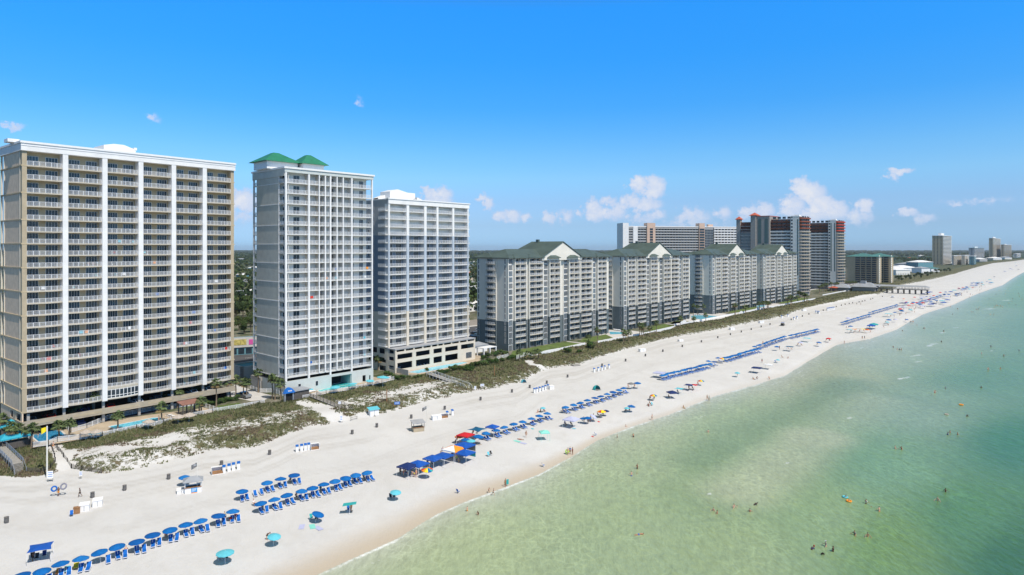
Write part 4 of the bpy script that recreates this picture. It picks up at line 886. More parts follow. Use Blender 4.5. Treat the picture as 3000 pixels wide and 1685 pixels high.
def quads(name, Q, mats, mi, parent=None, link=True):
    n = len(Q); me = bpy.data.meshes.new(name); me.vertices.add(n*4); me.vertices.foreach_set('co', Q.astype(np.float32).ravel()); me.loops.add(n*4); me.loops.foreach_set('vertex_index', np.arange(n*4,dtype=np.int32))
    me.polygons.add(n); me.polygons.foreach_set('loop_start', np.arange(0,n*4,4,dtype=np.int32)); me.polygons.foreach_set('loop_total', np.full(n,4,np.int32)); me.polygons.foreach_set('material_index', mi.astype(np.int32))
    for m in mats: me.materials.append(M[m] if isinstance(m,str) else m)
    me.update(calc_edges=True); return me
def make_tree(seed, h=11, r=4.6, mats=('leafa','leafb','leafc')):
    g = random.Random(seed); q, k = leafcloud(1500, r, r*.85, .34, seed, lumps=9); q[:,:,2] += h-r*.75
    cm = quads('crown', q, mats, (k+np.random.RandomState(seed).randint(0,2,len(k)))%3)
    tb = MB(); tb.tube([(0,0,-.3),(.1,.05,h*.3),(.0,.2,h*.62)], [.34,.26,.16], 'trunk2', 7)
    for i in range(6):
        a = i*1.05+g.random(); z = h*(.32+.05*i); tb.tube([(0.05,0.1,z),(math.cos(a)*r*.35,math.sin(a)*r*.35,z+r*.35),(math.cos(a)*r*.6,math.sin(a)*r*.6,z+r*.75)], [.14,.09,.04], 'trunk2', 5)
    return cm, tb.data('trunk', True)
TREES = [make_tree(s, h, r, mt) for s, h, r, mt in ((1,11,4.8,('leafa','leafb','leafa')),(2,9,4.2,('leafb','leafa','leafb')),(3,13,5.2,('leafc','leafa','leafc')),(4,7,3.6,('leafa','leafb','leafa')))]
def tree(x, y, z, i, sc, rz, label, group=None):
    t = thing('tree', label, 'tree', (x,y,z), rz, group); t.scale = (sc,sc,sc); put('crown', TREES[i][0], t); put('trunk', TREES[i][1], t); return t
def make_palm(seed, h, r=1.9, n=40):
    g = random.Random(seed); cb = MB()
    for i in range(n):
        az = g.uniform(0, 2*math.pi); up = g.uniform(-.75, 1.35); L_ = r*g.uniform(.75,1.05); m = 'frondd' if up < -.45 else 'frond'
        d = Vector((math.cos(az)*math.cos(up), math.sin(az)*math.cos(up), math.sin(up))); s = Vector((-math.sin(az), math.cos(az), 0)); u = s.cross(d)
        b = d*L_*.45; cb.mesh([(0,0,0), b+s*.03, b-s*.03], [(0,1,2)], m)
        for j in range(-3,4):
            a = j*.30; dd = (d*math.cos(a)+s*math.sin(a)); p = b+dd*L_*.58-Vector((0,0,.16*L_*(1+abs(j)*.25)))+u*.03*j; w_ = .085*r
            cb.mesh([b, b+dd*L_*.3+s*w_, p, b+dd*L_*.3-s*w_], [(0,1,2,3)], m)
    tb = MB(); tb.tube([(0,0,-.5),(.05,0,h*.4),(-.02,.06,h*.8),(0,0,h)], [.24,.19,.17,.22], 'trunk', 8)
    return cb.data('crown'), tb.data('trunk', True), h
PALMS = [make_palm(s, h) for s, h in ((11,4.2),(12,5.6),(13,7.0),(14,3.0))]
def palm(px, py, pyc, label, group='cabbage palms by the condos', z=LOT, sc=1.0):
    x, y = at(px, py, z); h = (CAMZ-(pyc-HY)/F*y)-z; i = min(range(4), key=lambda k: abs(PALMS[k][2]-h)); 
    t = thing('palm_tree', label, 'palm tree', (x,y,z), rnd.uniform(0,6), group); s = max(.6, h/PALMS[i][2]); t.scale = (sc,sc,1); c = put('crown', PALMS[i][0], t, (0,0,PALMS[i][2]*s)); tr = put('trunk', PALMS[i][1], t); tr.scale = (1,1,s); return t
P1 = [(345,1261,1219,'palm at the far left corner of the long blue pool'),(473,1236,1192,'palm at the right end of the long blue pool'),(487,1186,1152,'palm just left of the brown pavilion, before the garage wall'),(520,1195,1147,'second palm left of the brown pavilion'),
 (556,1170,1140,'palm behind the brown pavilion roof'),(588,1172,1131,'tall palm above the right edge of the brown pavilion roof'),(589,1214,1176,'palm beside the right posts of the brown pavilion'),(634,1191,1122,'tall palm in front of the hedge, left one'),(666,1168,1117,'tall palm in front of the hedge, right one'),
 (691,1160,1112,'palm behind the grey pickup truck, left'),(713,1168,1120,'palm beside the grey pickup truck'),(723,1168,1120,'palm right of the grey pickup truck'),
 (93,1308,1256,'palm at the near left corner of the deep blue pool'),(173,1285,1246,'palm at the right corner of the deep blue pool'),(203,1283,1240,'palm between the two pools of the beige tower'),(223,1242,1195,'palm rising before the garage wall, above the white fence'),(276,1240,1164,'tallest palm in front of the beige tower'),
 (31,1313,1252,'palm between the turquoise cabana roofs'),(54,1308,1258,'palm right of the turquoise cabana roofs'),(5,1280,1228,'palm at the left edge beside the beige tower'),(-30,1300,1235,'palm beyond the cabana, farthest left'),
 (757,1150,1092,'palm left of the carport of the pale green tower'),(789,1140,1088,'palm with dry fronds before the carport'),(806,1172,1114,'palm beside the blue arched gate, left'),(822,1172,1124,'palm beside the blue arched gate, right'),(798,1170,1108,'palm in the clump left of the blue arched gate'),
 (1108,1085,1052,'palm in the gap before the cream parking deck'),(1122,1082,1049,'palm right beside the cream parking deck')]
for px, py, pc, lb in P1: palm(px, py, pc, lb)
def z5(x, y): return (1380+x/3.446, 640+y/3.446)
def z6(x, y): return (1780+x/3.3026, 560+y/3.3026)
n5 = [(490,1435,1350,'short palm by the white gate near the nearest gabled block'),(575,1420,1365,'low palm right of the white gate'),(635,1425,1350,'palm left of the low dune palms before the nearest gabled block'),(680,1420,1345,'palm right of the low dune palms before the nearest gabled block'),(1185,1240,1195,'small palm on the lawn of the nearest gabled block'),(1276,1258,1125,'tall palm at the right end of the lawn of the nearest gabled block'),
 (1541,1250,1140,'left palm of the trio below the first pool of the gabled blocks'),(1555,1245,1165,'middle palm of the trio below the first pool of the gabled blocks'),(1592,1245,1150,'right palm of the trio below the first pool of the gabled blocks'),(1705,1195,1075,'left palm of the clump before the second gabled block'),(1740,1190,1085,'middle palm of the clump before the second gabled block'),(1722,1185,1105,'low palm of the clump before the second gabled block'),(1808,1180,1105,'round palm right of the clump before the second gabled block'),(1872,1150,1055,'single tall palm before the second gabled block'),
 (2112,1085,1005,'palm by the curved white wall'),(2250,1065,1010,'palm before the freeform pool'),(2370,1040,975,'palm right before the freeform pool'),(2245,985,880,'left palm behind the freeform pool'),(2290,980,890,'middle palm behind the freeform pool'),(2350,975,885,'right palm behind the freeform pool')]
for x, y, c, lb in n5: p = z5(x,y); palm(p[0], p[1], z5(0,c)[1], lb, 'palms along the gabled blocks')
n6 = [(1235,1195,1105),(1335,1180,1120),(1470,1150,1090),(1508,1150,1080),(1545,1140,1075),(1555,1145,1085),(1742,1100,1035),(1770,1098,1020),(1782,1095,1030),(1838,1075,1025),(1905,1065,1005),(1930,1068,1010),(2075,985,915),(2095,980,905),(2120,975,900),(2050,990,925),(2165,970,890),(2200,965,895),(2225,960,890),(2290,950,885),(2310,945,880),(2345,945,880),(2375,935,880),(2395,930,880)]
for x, y, c in n6: p = z6(x,y); palm(p[0], p[1], z6(0,c)[1], 'small palm in the row before the farther gabled blocks and the red topped towers', 'far palms along the sea wall', sc=1.5)

# bushes
def make_bush(seed, mats=('hedge','leafa','leafb')):
    q, k = leafcloud(700, 1.5, .9, .14, seed, lumps=6); q[:,:,2] = np.maximum(q[:,:,2]+.65, .0); return quads('foliage', q, mats, k%3)
BUSH = [make_bush(31), make_bush(32, ('leafa','hedge','leafc')), make_bush(33, ('leafb','leafa','hedge'))]
def bush(px, py, sc, label, group=None, dz=0):
    p = G(px, py); t = put('bush', rnd.choice(BUSH), None, (p.x,p.y,p.z), rnd.uniform(0,6), sc); return tag(t, label, 'bush', group)
def c4(x, y): return (1050+x/3.216, 1050+y/3.216)
for i, (x, y, s) in enumerate([(745,150,1.3),(790,148,1.2),(840,135,1.2),(890,120,1.5),(940,110,1.7),(1000,110,1.8),(1050,115,1.6),(1090,80,1.5),(1140,75,1.7),(1190,65,1.8),(1240,50,1.7),(1290,40,1.6),(1350,30,1.2),(640,120,1.0)]):
    bush(*c4(x,y), s, 'rounded dark bush in the row between the lap pool and the dune grass', 'bushes below the lap pool')
for i, (x, y, s) in enumerate([(265,150,1.1),(300,170,1.2),(345,190,1.3),(380,200,1.3),(420,195,1.2),(480,180,.9),(540,190,.9),(570,180,1.0)]):
    bush(*c4(x,y), s, 'dark bush behind the corner of the pool fence of the pale green tower', 'bushes at the pool fence corner')
for x, y, s, lb in [(1215,1310,2.6,'big dark bush before the lawn of the nearest gabled block'),(980,1360,1.9,'bushy dune palm thicket with dry skirts'),(390,1425,1.6,'bush right of the white pergola'),(420,1405,1.5,'higher bush right of the white pergola'),(1090,1330,1.3,'low bush left of the big dark bush')]:
    p = z5(x,y); bush(p[0], p[1], s, lb)
for i, (x, y) in enumerate([(150,370),(200,365),(245,365),(120,385)]): bush(x/2.865, 1180+y/2.865, .9, 'dark bush below the turquoise cabana', 'bushes below the cabana')
for i, (x, y) in enumerate([(270,1355),(300,1350),(340,1360),(230,1370),(190,1385),(130,1400)]): p = z5(x,y+20); bush(p[0], p[1], 1.5, 'bush at the foot of the nearest gabled block beside the white pergola', 'bushes beside the pergola')
for k in range(11):
    x, y = at(300+(1690+k*52)/5.6, 1050+(790-k*11)/5.6, LOT); o = put('bush', BUSH[k%3], None, (x,y,LOT), k, (1.1,1.1,1.2)); tag(o, 'clipped green bush in the hedge behind the lawn of the beige tower', 'bush', 'hedge behind the lawn')
for k in range(8):
    x, y = at(300+(1130+k*55)/5.6, 1050+(815-k*12)/5.6, LOT); o = put('bush', BUSH[k%3], None, (x,y,LOT), k, .8); tag(o, 'low green bush between the pool fence and the garage of the beige tower', 'bush', 'low hedge at the pool')

# inland wood
def forest():
    n = 30000; g = NPR
    a = g.uniform(-1.2, 1.15, n); Y = np.exp(g.uniform(math.log(360), math.log(12500), n)); X = a*Y; ds, dv, df, wd = zones(X, Y)
    inland = -(X*.7565-Y*.654)-(-(-1.9*.7565-290*.654))   # distance inland of the gabled blocks' front line
    ok = (inland > 95+25*vnoise(X,Y,60,51)) & (vnoise(X,Y,160,52) > np.where(a > .25, .50, .22)*(Y < 3500)) & (df > 60)
    ok &= ~((a > -.44) & (a < -.36) & (Y < 395)); ok &= ~((a > .04) & (a < .55) & (Y > 680) & (Y < 900) & (inland < 320))
    X, Y = X[ok], Y[ok]; n = len(X); r = 4.2*np.maximum(1, Y/1100)**.9*g.uniform(.7,1.3,n); hh = g.uniform(8,16,n)
    Q = []; K = []
    protos = [leafcloud(46, 1, .8, .30, 60+i, lumps=6)[0] for i in range(6)]
    for i in range(6):
        s = np.arange(n)%6 == i; m = s.sum(); th = g.uniform(0,6.28,m); c, sn = np.cos(th), np.sin(th); P = protos[i][None]*r[s][:,None,None,None]*np.array([1,1,1])
        P[...,2] *= np.minimum(1, 7.0/r[s])[:,None,None]
        x = P[...,0]*c[:,None,None]-P[...,1]*sn[:,None,None]; y = P[...,0]*sn[:,None,None]+P[...,1]*c[:,None,None]; z = P[...,2]
        Q.append(np.stack([x+X[s][:,None,None], y+Y[s][:,None,None], z+hh[s][:,None,None]], -1).reshape(-1,4,3)); K.append(np.repeat(g.randint(0,3,m), 46))
    me = quads('forest', np.concatenate(Q), ('leafa','leafb','leafc'), np.concatenate(K)); o = bpy.data.objects.new('forest', me); COL.objects.link(o); tag(o, 'dark green wood stretching inland to the horizon', 'wood', kind='stuff')
forest()
for i, (px, py, k, s) in enumerate([(676,990,0,1.0),(700,975,1,1.0),(716,985,3,1.1),(735,980,0,1.0),(745,965,1,1.2),(690,945,2,1.1),(712,940,0,1.2),(738,935,2,1.0),(726,915,0,1.2),(697,912,2,1.2)]):
    x, y = at(px, py, 1.5); tree(x, y, 2.4, k, s, i*1.3, 'broad green tree seen in the gap between the beige tower and the pale green tower', 'trees in the first gap')
for i, (px, py, k, s) in enumerate([(1379,905,1,1.1),(1392,900,0,1.0),(1402,890,2,1.1),(1372,880,1,1.2),(1388,872,0,1.2),(1404,868,1,1.2),(1366,895,2,1.0)]):
    x, y = at(px, py, 2); tree(x, y, 2.4, k, s, i*1.7, 'olive green tree in the gap left of the nearest gabled block', 'trees in the second gap')
for i in range(26):
    x = 2626+i*6.3+rnd.uniform(-3,3); y = 824-i*1.15+rnd.uniform(-3,5); X_, Y_ = at(x, y, LOT); tree(X_, Y_, 2.4, i%4, .75, i, 'dark windswept tree in the belt behind the dune, beyond the pier', 'trees behind the far dune')
for i in range(8):
    p = z6(1838+i*9, 1010+rnd.uniform(-18,14)); X_, Y_ = at(p[0], p[1], LOT); tree(X_, Y_, 2.4, (3,1)[i%2], .7, i, 'dark tree between the farthest gabled block and the first red topped tower', 'trees by the red topped towers')
# ================================================================= lots: paving, pools, lawns, fences, walks
def sheet(name, pts, m, z, kind='structure', label=None, cat=None):
    mb = MB(); mb.poly([(x,y,z) for x,y in pts], m); o = mb.part(name)
    # wind it upwards
    if o.data.polygons[0].normal.z < 0: o.data.flip_normals()
    return tag(o, label, cat, kind=kind)
L_ = lambda px, py, z=LOT: at(px, py, z)
def c2(x, y): return (x/4.523, 1100+y/4.523)
def c3(x, y): return (300+x/5.6, 1050+y/5.6)
def ce(x, y): return (800+x/6.44, 1020+y/6.44)
def c6(x, y): return (1700+x/3.68, 950+y/3.68)
P_ = lambda pts: [L_(*p) for p in pts]
ZP = LOT+.012
sheet('pool_deck', P_([c2(430,960),c2(380,760),c2(850,640),c3(100,1020),c3(830,920),c3(1560,830),c3(1640,800),c3(1900,880),c3(1500,975),c3(700,1110),c3(0,1290),c2(1000,860),c2(720,910)]), 'paving', ZP)
sheet('lawn', P_([c3(1780,850),c3(1900,780),c3(2230,730),c3(2420,790),c3(1960,885)]), 'lawn', ZP)
sheet('lawn', P_([c3(1040,860),c3(1070,820),c3(1560,730),c3(1640,740),c3(1640,770)]), 'lawn', ZP)
sheet('car_park', P_([c3(2120,640),c3(2080,500),c3(2180,430),c3(2576,560),(800,1160),(775,1172),c3(2430,700),c3(2250,660)]), 'pave2', ZP)
sheet('pool_deck', P_([ce(555,960),ce(560,770),ce(1100,690),ce(1480,640),ce(1870,540),ce(2280,590),ce(1700,740),ce(1000,860),ce(700,935)]), 'paving', ZP)
sheet('pool_deck', P_([c4(380,150),c4(300,120),c4(420,90),c4(900,0),c4(1120,-30),c4(1200,-20),c4(1130,30),c4(800,110),c4(600,155)]), 'paving', ZP)
sheet('pool_deck', P_([c6(200,110),c6(260,60),c6(560,70),c6(680,85),c6(560,120),c6(380,160),c6(230,150)]), 'pave2', ZP)
sheet('pool_deck', P_([z6(740,1265),z6(790,1190),z6(1060,1180),z6(1240,1190),z6(1100,1235),z6(900,1270)]), 'pave2', ZP)
sheet('pool_deck', P_([z6(1420,1130),z6(1430,1095),z6(1600,1085),z6(1700,1095),z6(1560,1130)]), 'pave2', ZP)
# lawn strips in front of the gabled blocks
sheet('lawn', P_([z5(390,1410),z5(420,1340),z5(880,1255),z5(1060,1245),z5(1180,1265),z5(700,1370)]), 'lawn', ZP+.004)
sheet('lawn', P_([z5(1090,1250),z5(1130,1215),z5(1360,1170),z5(1440,1210),z5(1300,1240)]), 'lawn', ZP+.004)
sheet('lawn', P_([z5(1800,1150),z5(1840,1090),z5(1990,1060),z5(2060,1095),z5(1930,1130)]), 'lawn', ZP+.004)
sheet('lawn', P_([z5(2000,1060),z5(2080,1030),z5(2200,1040),z5(2230,1058),z5(2110,1080)]), 'lawn', ZP+.004)
sheet('lawn', P_([z6(580,1300),z6(640,1262),z6(740,1258),z6(830,1275),z6(700,1300)]), 'lawn', ZP+.004)
sheet('lawn', P_([z6(1160,1180),z6(1240,1140),z6(1400,1110),z6(1500,1128),z6(1300,1170)]), 'lawn', ZP+.004)
sheet('lawn', P_([z6(1660,1085),z6(1700,1060),z6(1870,1030),z6(1990,1045),z6(1800,1085)]), 'lawn', ZP+.004)
sheet('garden_path', P_([z5(960,1245),z5(975,1238),z5(1190,1262),z5(1180,1275)]), 'concrete', ZP+.012)
sheet('garden_path', P_([z5(1960,1066),z5(1975,1060),z5(2100,1078),z5(2090,1084)]), 'concrete', ZP+.012)
# pools
def pool(label, pts, m, rim='pave2', rw=.4):
    P = P_(pts); cx = sum(p[0] for p in P)/len(P); cy = sum(p[1] for p in P)/len(P); t = thing('swimming_pool', label, 'swimming pool', (cx,cy,LOT)); Q = [(x-cx,y-cy) for x,y in P]
    mb = MB(); mb.poly([(x,y,.045) for x,y in Q], m); o = mb.part('water', t)
    if o.data.polygons[0].normal.z < 0: o.data.flip_normals()
    mb = MB(); n = len(Q)
    for i in range(n):
        (x0,y0),(x1,y1) = Q[i],Q[(i+1)%n]; l = math.hypot(x1-x0,y1-y0) or 1; nx, ny = (y1-y0)/l, -(x1-x0)/l
        if nx*(x0+x1)+ny*(y0+y1) < 0: nx, ny = -nx, -ny
        mb.mesh([(x0,y0,.0),(x1,y1,.0),(x1+nx*rw,y1+ny*rw,.0),(x0+nx*rw,y0+ny*rw,.0),(x0,y0,.10),(x1,y1,.10),(x1+nx*rw,y1+ny*rw,.10),(x0+nx*rw,y0+ny*rw,.10)], [(0,1,5,4),(1,2,6,5),(2,3,7,6),(3,0,4,7),(4,5,6,7)], rim)
    mb.part('coping', t); return t
pool('deep blue pool under the near corner of the beige tower', [c2(440,820),c2(500,700),c2(760,690),c2(800,740),c2(880,815),c2(520,888)], 'poolb')
pool('long light blue pool with thatched umbrellas before the beige tower', [c3(110,1122),c3(300,1085),c3(830,980),c3(930,975),c3(1050,1025),c3(700,1095),c3(258,1182)], 'pool')
pool('small round spa with a turquoise step beside the long blue pool', [c2(1095,770),c2(1190,750),c2(1300,740),c2(1357,750),c2(1330,775),c2(1200,790)], 'pool')
pool('L shaped teal pool running into the pool room of the pale green tower', [ce(840,805),ce(1090,745),ce(1110,690),ce(1330,638),ce(1610,712),ce(1250,770),ce(900,832)], 'poolt')
pool('small round spa with a dark rim beside the teal pool', [ce(1790,630),ce(1850,618),ce(1925,628),ce(1900,645),ce(1820,650)], 'poolt')
pool('long curved lap pool beside the cream parking deck', [c4(470,132),c4(640,95),c4(830,60),c4(990,36),c4(1025,42),c4(900,75),c4(790,98),c4(640,128),c4(560,142)], 'pool')
pool('rectangular pool between the first two gabled blocks', [c6(310,82),c6(468,86),c6(482,106),c6(325,112)], 'pool')
pool('freeform pool with a planted island beside the third gabled block', [z6(800,1212),z6(850,1200),z6(960,1203),z6(1085,1212),z6(1010,1236),z6(920,1244),z6(830,1232)], 'pool')
pool('small far pool before the farthest gabled block', [z6(1442,1112),z6(1470,1104),z6(1530,1106),z6(1520,1120),z6(1450,1122)], 'pool')

# fences
def fence(name, label, pts, m='rail', h=1.25, cat='fence', style='picket', z=None, group=None):
    P = [Vector((*q, 0)) for q in pts]; o = P[0]; zz = [gz(p.x, p.y) if z is None else z for p in P]; t = thing(name, label, cat, (o.x,o.y,zz[0]), 0, group); mb = MB(); pb = MB()
    for i in range(len(P)-1):
        a, b = P[i]-o, P[i+1]-o; za, zb_ = zz[i]-zz[0], zz[i+1]-zz[0]; l = (b-a).length; d = (b-a).normalized(); s = Vector((-d.y,d.x,0)); n = max(1, int(l/2.0))
        def bar(p, q, z0, z1, t_): mb.mesh([p-s*t_+Vector((0,0,z0)), q-s*t_+Vector((0,0,z0)), q+s*t_+Vector((0,0,z0)), p+s*t_+Vector((0,0,z0)), p-s*t_+Vector((0,0,z1)), q-s*t_+Vector((0,0,z1)), q+s*t_+Vector((0,0,z1)), p+s*t_+Vector((0,0,z1))], [(3,2,1,0),(4,5,6,7),(0,1,5,4),(2,3,7,6),(1,2,6,5),(3,0,4,7)], m)
        A_ = a+Vector((0,0,za)); B_ = b+Vector((0,0,zb_))
        if style == 'wall': bar(A_,B_,-.6,h,.12)
        elif style == 'picket':
            bar(A_,B_,h-.14,h-.06,.02); bar(A_,B_,.12,.2,.02); k = int(l/.14)
            for j in range(k): p = A_.lerp(B_, (j+.5)/k); q = .03; mb.mesh([p+d*x*q+Vector((0,0,zz_)) for zz_ in (.05,h) for x in (-1,1)], [(0,1,3,2)], m)
        elif style == 'slat':
            k = int(l/.11)
            for j in range(k): p = A_.lerp(B_, (j+.5)/k); q = .03; e = rnd.uniform(-.12,.12); mb.mesh([p+d*x*q+Vector((0,0,zz_)) for zz_ in (-.2,h+e) for x in (-1,1)], [(0,1,3,2)], m)
        elif style == 'rails':
            for hh in (.45,.85,h): bar(A_,B_,hh-.07,hh,.03)
        for j in range(n+1): p = A_.lerp(B_, j/n); pb.box(p.x-.06,p.y-.06,p.z-.3,p.x+.06,p.y+.06,p.z+h+.06,m)
    (mb.add(pb, Matrix()) if style != 'wall' else None); mb.part('panel' if style != 'wall' else 'wall', t)
    return t
fence('pool_fence','white picket fence on the dune side of both pools of the beige tower',P_([c2(370,850),c2(430,955),c2(640,930),c2(760,880),c3(0,1290),c3(560,1165),c3(1000,1085),c3(1500,960),c3(1810,900),c3(2576,765),(775,1184)]), z=LOT)
fence('pool_fence','white picket fence with towels between the long blue pool and the garage',P_([c2(850,690),c2(940,760),c2(1150,700),c3(100,1000),c3(330,950),c3(820,860),c3(1560,770),c3(1650,785)]), z=LOT)
fence('pool_fence','white picket fence closing the pool deck beside the lawn',P_([c3(1640,790),c3(1890,880)]), z=LOT)
fence('pool_fence','white picket fence below the carport of the pale green tower',P_([c3(2430,500),c3(2576,560),(800,1150),(838,1164)]), z=LOT)
fence('pool_fence','white picket fence along the dune below the teal pool',P_([ce(560,965),ce(700,940),ce(1000,865),ce(1430,795),ce(1700,745),ce(2050,660),ce(2280,600)]), z=LOT)
fence('pool_fence','white picket fence in front of the cream parking deck',P_([c4(270,100),c4(370,115),c4(520,75),c4(760,10),c4(900,-20)]), z=LOT)
fence('garden_wall','curved grey garden wall between the pale green tower and the lap pool',P_([ce(1760,330),ce(1950,350),ce(2080,400),ce(2200,450),ce(2400,485),c4(470,160)]), m='concrete', h=1.9, cat='wall', style='wall', z=LOT)
fence('white_gate_fence','short white picket fence right of the white pergola',P_([z5(262,1425),z5(375,1395)]), z=LOT)
fence('white_gate_fence','white picket fence right of the bushes, before the nearest gabled block',P_([z5(460,1420),z5(550,1385)]), z=LOT, h=1.5)
fence('sea_wall','low white sea wall below the nearest gabled block',P_([z5(555,1385),z5(700,1372),z5(760,1355),z5(900,1330),z5(1150,1275)]), m='white2', h=1.0, cat='wall', style='wall', z=LOT)
fence('sea_wall','long low white sea wall passing the second, third and farthest gabled blocks',P_([z5(1280,1256),z5(1500,1215),z5(1800,1160),z5(2060,1100)]+[z6(640,1300),z6(720,1290),z6(1000,1238),z6(1250,1190),z6(1430,1152),z6(1640,1115),z6(1860,1072),z6(2010,1045)]), m='white2', h=.95, cat='wall', style='wall', z=LOT)
fence('sea_wall','far white sea wall at the foot of the red topped towers',P_([z6(2080,1010),z6(2240,980),z6(2400,950)]), m='white2', h=.9, cat='wall', style='wall', z=LOT)
for a, b, lb in (((2100,1080),(2170,1060),'curved white wall panel below the second gabled block'),):
    p, q = L_(*z5(*a)), L_(*z5(*b)); m = MB(); n = 8; dx, dy = q[0]-p[0], q[1]-p[1]
    pts = [(dx*i/n, dy*i/n, .6+1.5*math.sin(math.pi*i/n)) for i in range(n+1)]; V = [(x,y,0) for x,y,_ in pts]+pts; V2 = [(x+.2,y+.2,z) for x,y,z in V]
    m.mesh(V+V2, [(i,i+1,n+2+i,n+1+i) for i in range(n)]+[(2*n+2+i+1,2*n+2+i,3*n+3+i,3*n+4+i) for i in range(n)]+[(n+1+i,n+2+i,3*n+4+i,3*n+3+i) for i in range(n)], 'white2'); o = m.part('wall_panel', None, (p[0],p[1],LOT)); tag(o, lb, 'wall')
for i, (x, y) in enumerate(((1290,1190),(740,1280),(1450,1150))):
    p, q = L_(*z6(x-20,y+4)), L_(*z6(x+22,y-6)); m = MB(); n = 8; dx, dy = q[0]-p[0], q[1]-p[1]; pts = [(dx*i/n, dy*i/n, .6+1.5*math.sin(math.pi*i/n)) for i in range(n+1)]; V = [(x,y,0) for x,y,_ in pts]+pts; V2 = [(x+.2,y+.2,z) for x,y,z in V]
    m.mesh(V+V2, [(i,i+1,n+2+i,n+1+i) for i in range(n)]+[(2*n+2+i+1,2*n+2+i,3*n+3+i,3*n+4+i) for i in range(n)]+[(n+1+i,n+2+i,3*n+4+i,3*n+3+i) for i in range(n)], 'white2'); o = m.part('wall_panel', None, (p[0],p[1],LOT)); tag(o, 'small curved white wall panel in the long sea wall', 'wall', 'curved wall panels')
g_ = lambda px, py: tuple(G(px,py))[:2]
fence('sand_fence','dark slatted sand fence right of the sandy footpath by the yellow flag',[g_(164,1312),g_(186,1340),g_(209,1368),g_(240,1378),g_(297,1376)], m='woodd', h=1.0, style='slat')
fence('sand_fence','dark slatted sand fence left of the sandy footpath, behind the yellow flag',[g_(150,1310),g_(160,1340),g_(162,1352),g_(148,1362),g_(120,1372),g_(80,1378)], m='woodd', h=.9, style='slat')

# boardwalks: deck on posts, rails each side, stairs at the sand
def boardwalk(label, a, b, w, za, zb, m, railm, steps, sdir=None, h=1.05, planks=True):
    A_ = Vector((*a,0)); B_ = Vector((*b,0)); t = thing('boardwalk', label, 'boardwalk', (A_.x,A_.y,gz(A_.x,A_.y))); z0 = t.location.z; d = (B_-A_); l = d.length; d = d.normalized(); s = Vector((-d.y,d.x,0)); zf = lambda u: za+(zb-za)*u/l-z0
    mb = MB(); n = max(1, int(l/.3))
    for i in range(n):
        u0, u1 = l*i/n, l*(i+.93)/n; p0, p1 = d*u0, d*u1
        mb.mesh([p0-s*w/2+Vector((0,0,zf(u0))), p1-s*w/2+Vector((0,0,zf(u1))), p1+s*w/2+Vector((0,0,zf(u1))), p0+s*w/2+Vector((0,0,zf(u0))), p0-s*w/2+Vector((0,0,zf(u0)-.08)), p1-s*w/2+Vector((0,0,zf(u1)-.08)), p1+s*w/2+Vector((0,0,zf(u1)-.08)), p0+s*w/2+Vector((0,0,zf(u0)-.08))], [(0,1,2,3),(7,6,5,4),(0,4,5,1),(3,2,6,7),(1,5,6,2),(0,3,7,4)], m)
    mb.part('deck', t)
    for sg in (-1,1):
        rb = MB(); pb = MB(); n = max(1, int(l/1.8))
        for i in range(n+1):
            p = d*(l*i/n)+s*sg*w/2; u = l*i/n; gzz = gz(p.x+A_.x, p.y+A_.y)-z0; pb.box(p.x-.06,p.y-.06,gzz-.3,p.x+.06,p.y+.06,zf(u)+h,railm)
        for hh in (h, .72*h, .42*h): p = s*sg*w/2; rb.tube([p+Vector((0,0,zf(0)+hh-.03)), d*l+p+Vector((0,0,zf(l)+hh-.03))], .05, railm, 4)
        rb.add(pb, Matrix()); rb.part('handrail', t)
    if steps:
        mb = MB(); p = d*l; zt = zf(l)
        for k in range(steps):
            q = p+d*(.3*k); zz = zt-.17*(k+1); mb.mesh([q-s*w/2+Vector((0,0,zz)), q+d*.32-s*w/2+Vector((0,0,zz)), q+d*.32+s*w/2+Vector((0,0,zz)), q+s*w/2+Vector((0,0,zz)), q-s*w/2+Vector((0,0,zz-.06)), q+d*.32-s*w/2+Vector((0,0,zz-.06)), q+d*.32+s*w/2+Vector((0,0,zz-.06)), q+s*w/2+Vector((0,0,zz-.06))], [(0,1,2,3),(7,6,5,4),(0,4,5,1),(1,5,6,2),(2,6,7,3),(3,7,4,0)], m)
        mb.part('stairs', t); rb = MB()
        for sg in (-1,1):
            e = p+d*.3*steps; o = s*sg*w/2; rb.tube([p+o+Vector((0,0,zt+h)), e+o+Vector((0,0,zt-.17*steps+h))], .05, railm, 4); rb.box(e.x+o.x-.06,e.y+o.y-.06,zt-.17*steps-.3,e.x+o.x+.06,e.y+o.y+.06,zt-.17*steps+h,railm)
        rb.part('stair_rail', t)
    return t
q = G(52,1398); e = G(57,1372)
a = at(-15,1296,3.6); b = at(50,1358,2.9)
boardwalk('grey boardwalk with stairs to the sand at the left edge, beside the yellow flag', a, b, 2.0, 3.7, 2.9, 'wood', 'steel', 9)
a = at(918,1160,3.3); b = at(1022,1200,2.2); boardwalk('dark timber boardwalk crossing the dune below the teal pool', a, b, 2.3, 3.3, 2.1, 'wood', 'woodd', 3)
a = at(1022,1204,2.0); b = at(1046,1214,1.8)
a = at(1258,1094,3.6); b = at(1368,1132,2.3); boardwalk('white railed boardwalk crossing the dune below the lap pool', a, b, 2.4, 3.6, 2.2, 'wood', 'rail', 4)
fence('beach_rail','weathered rail at the foot of the dark timber boardwalk',[g_(1028,1218),g_(1046,1213)], m='wood', h=.9, style='rails')

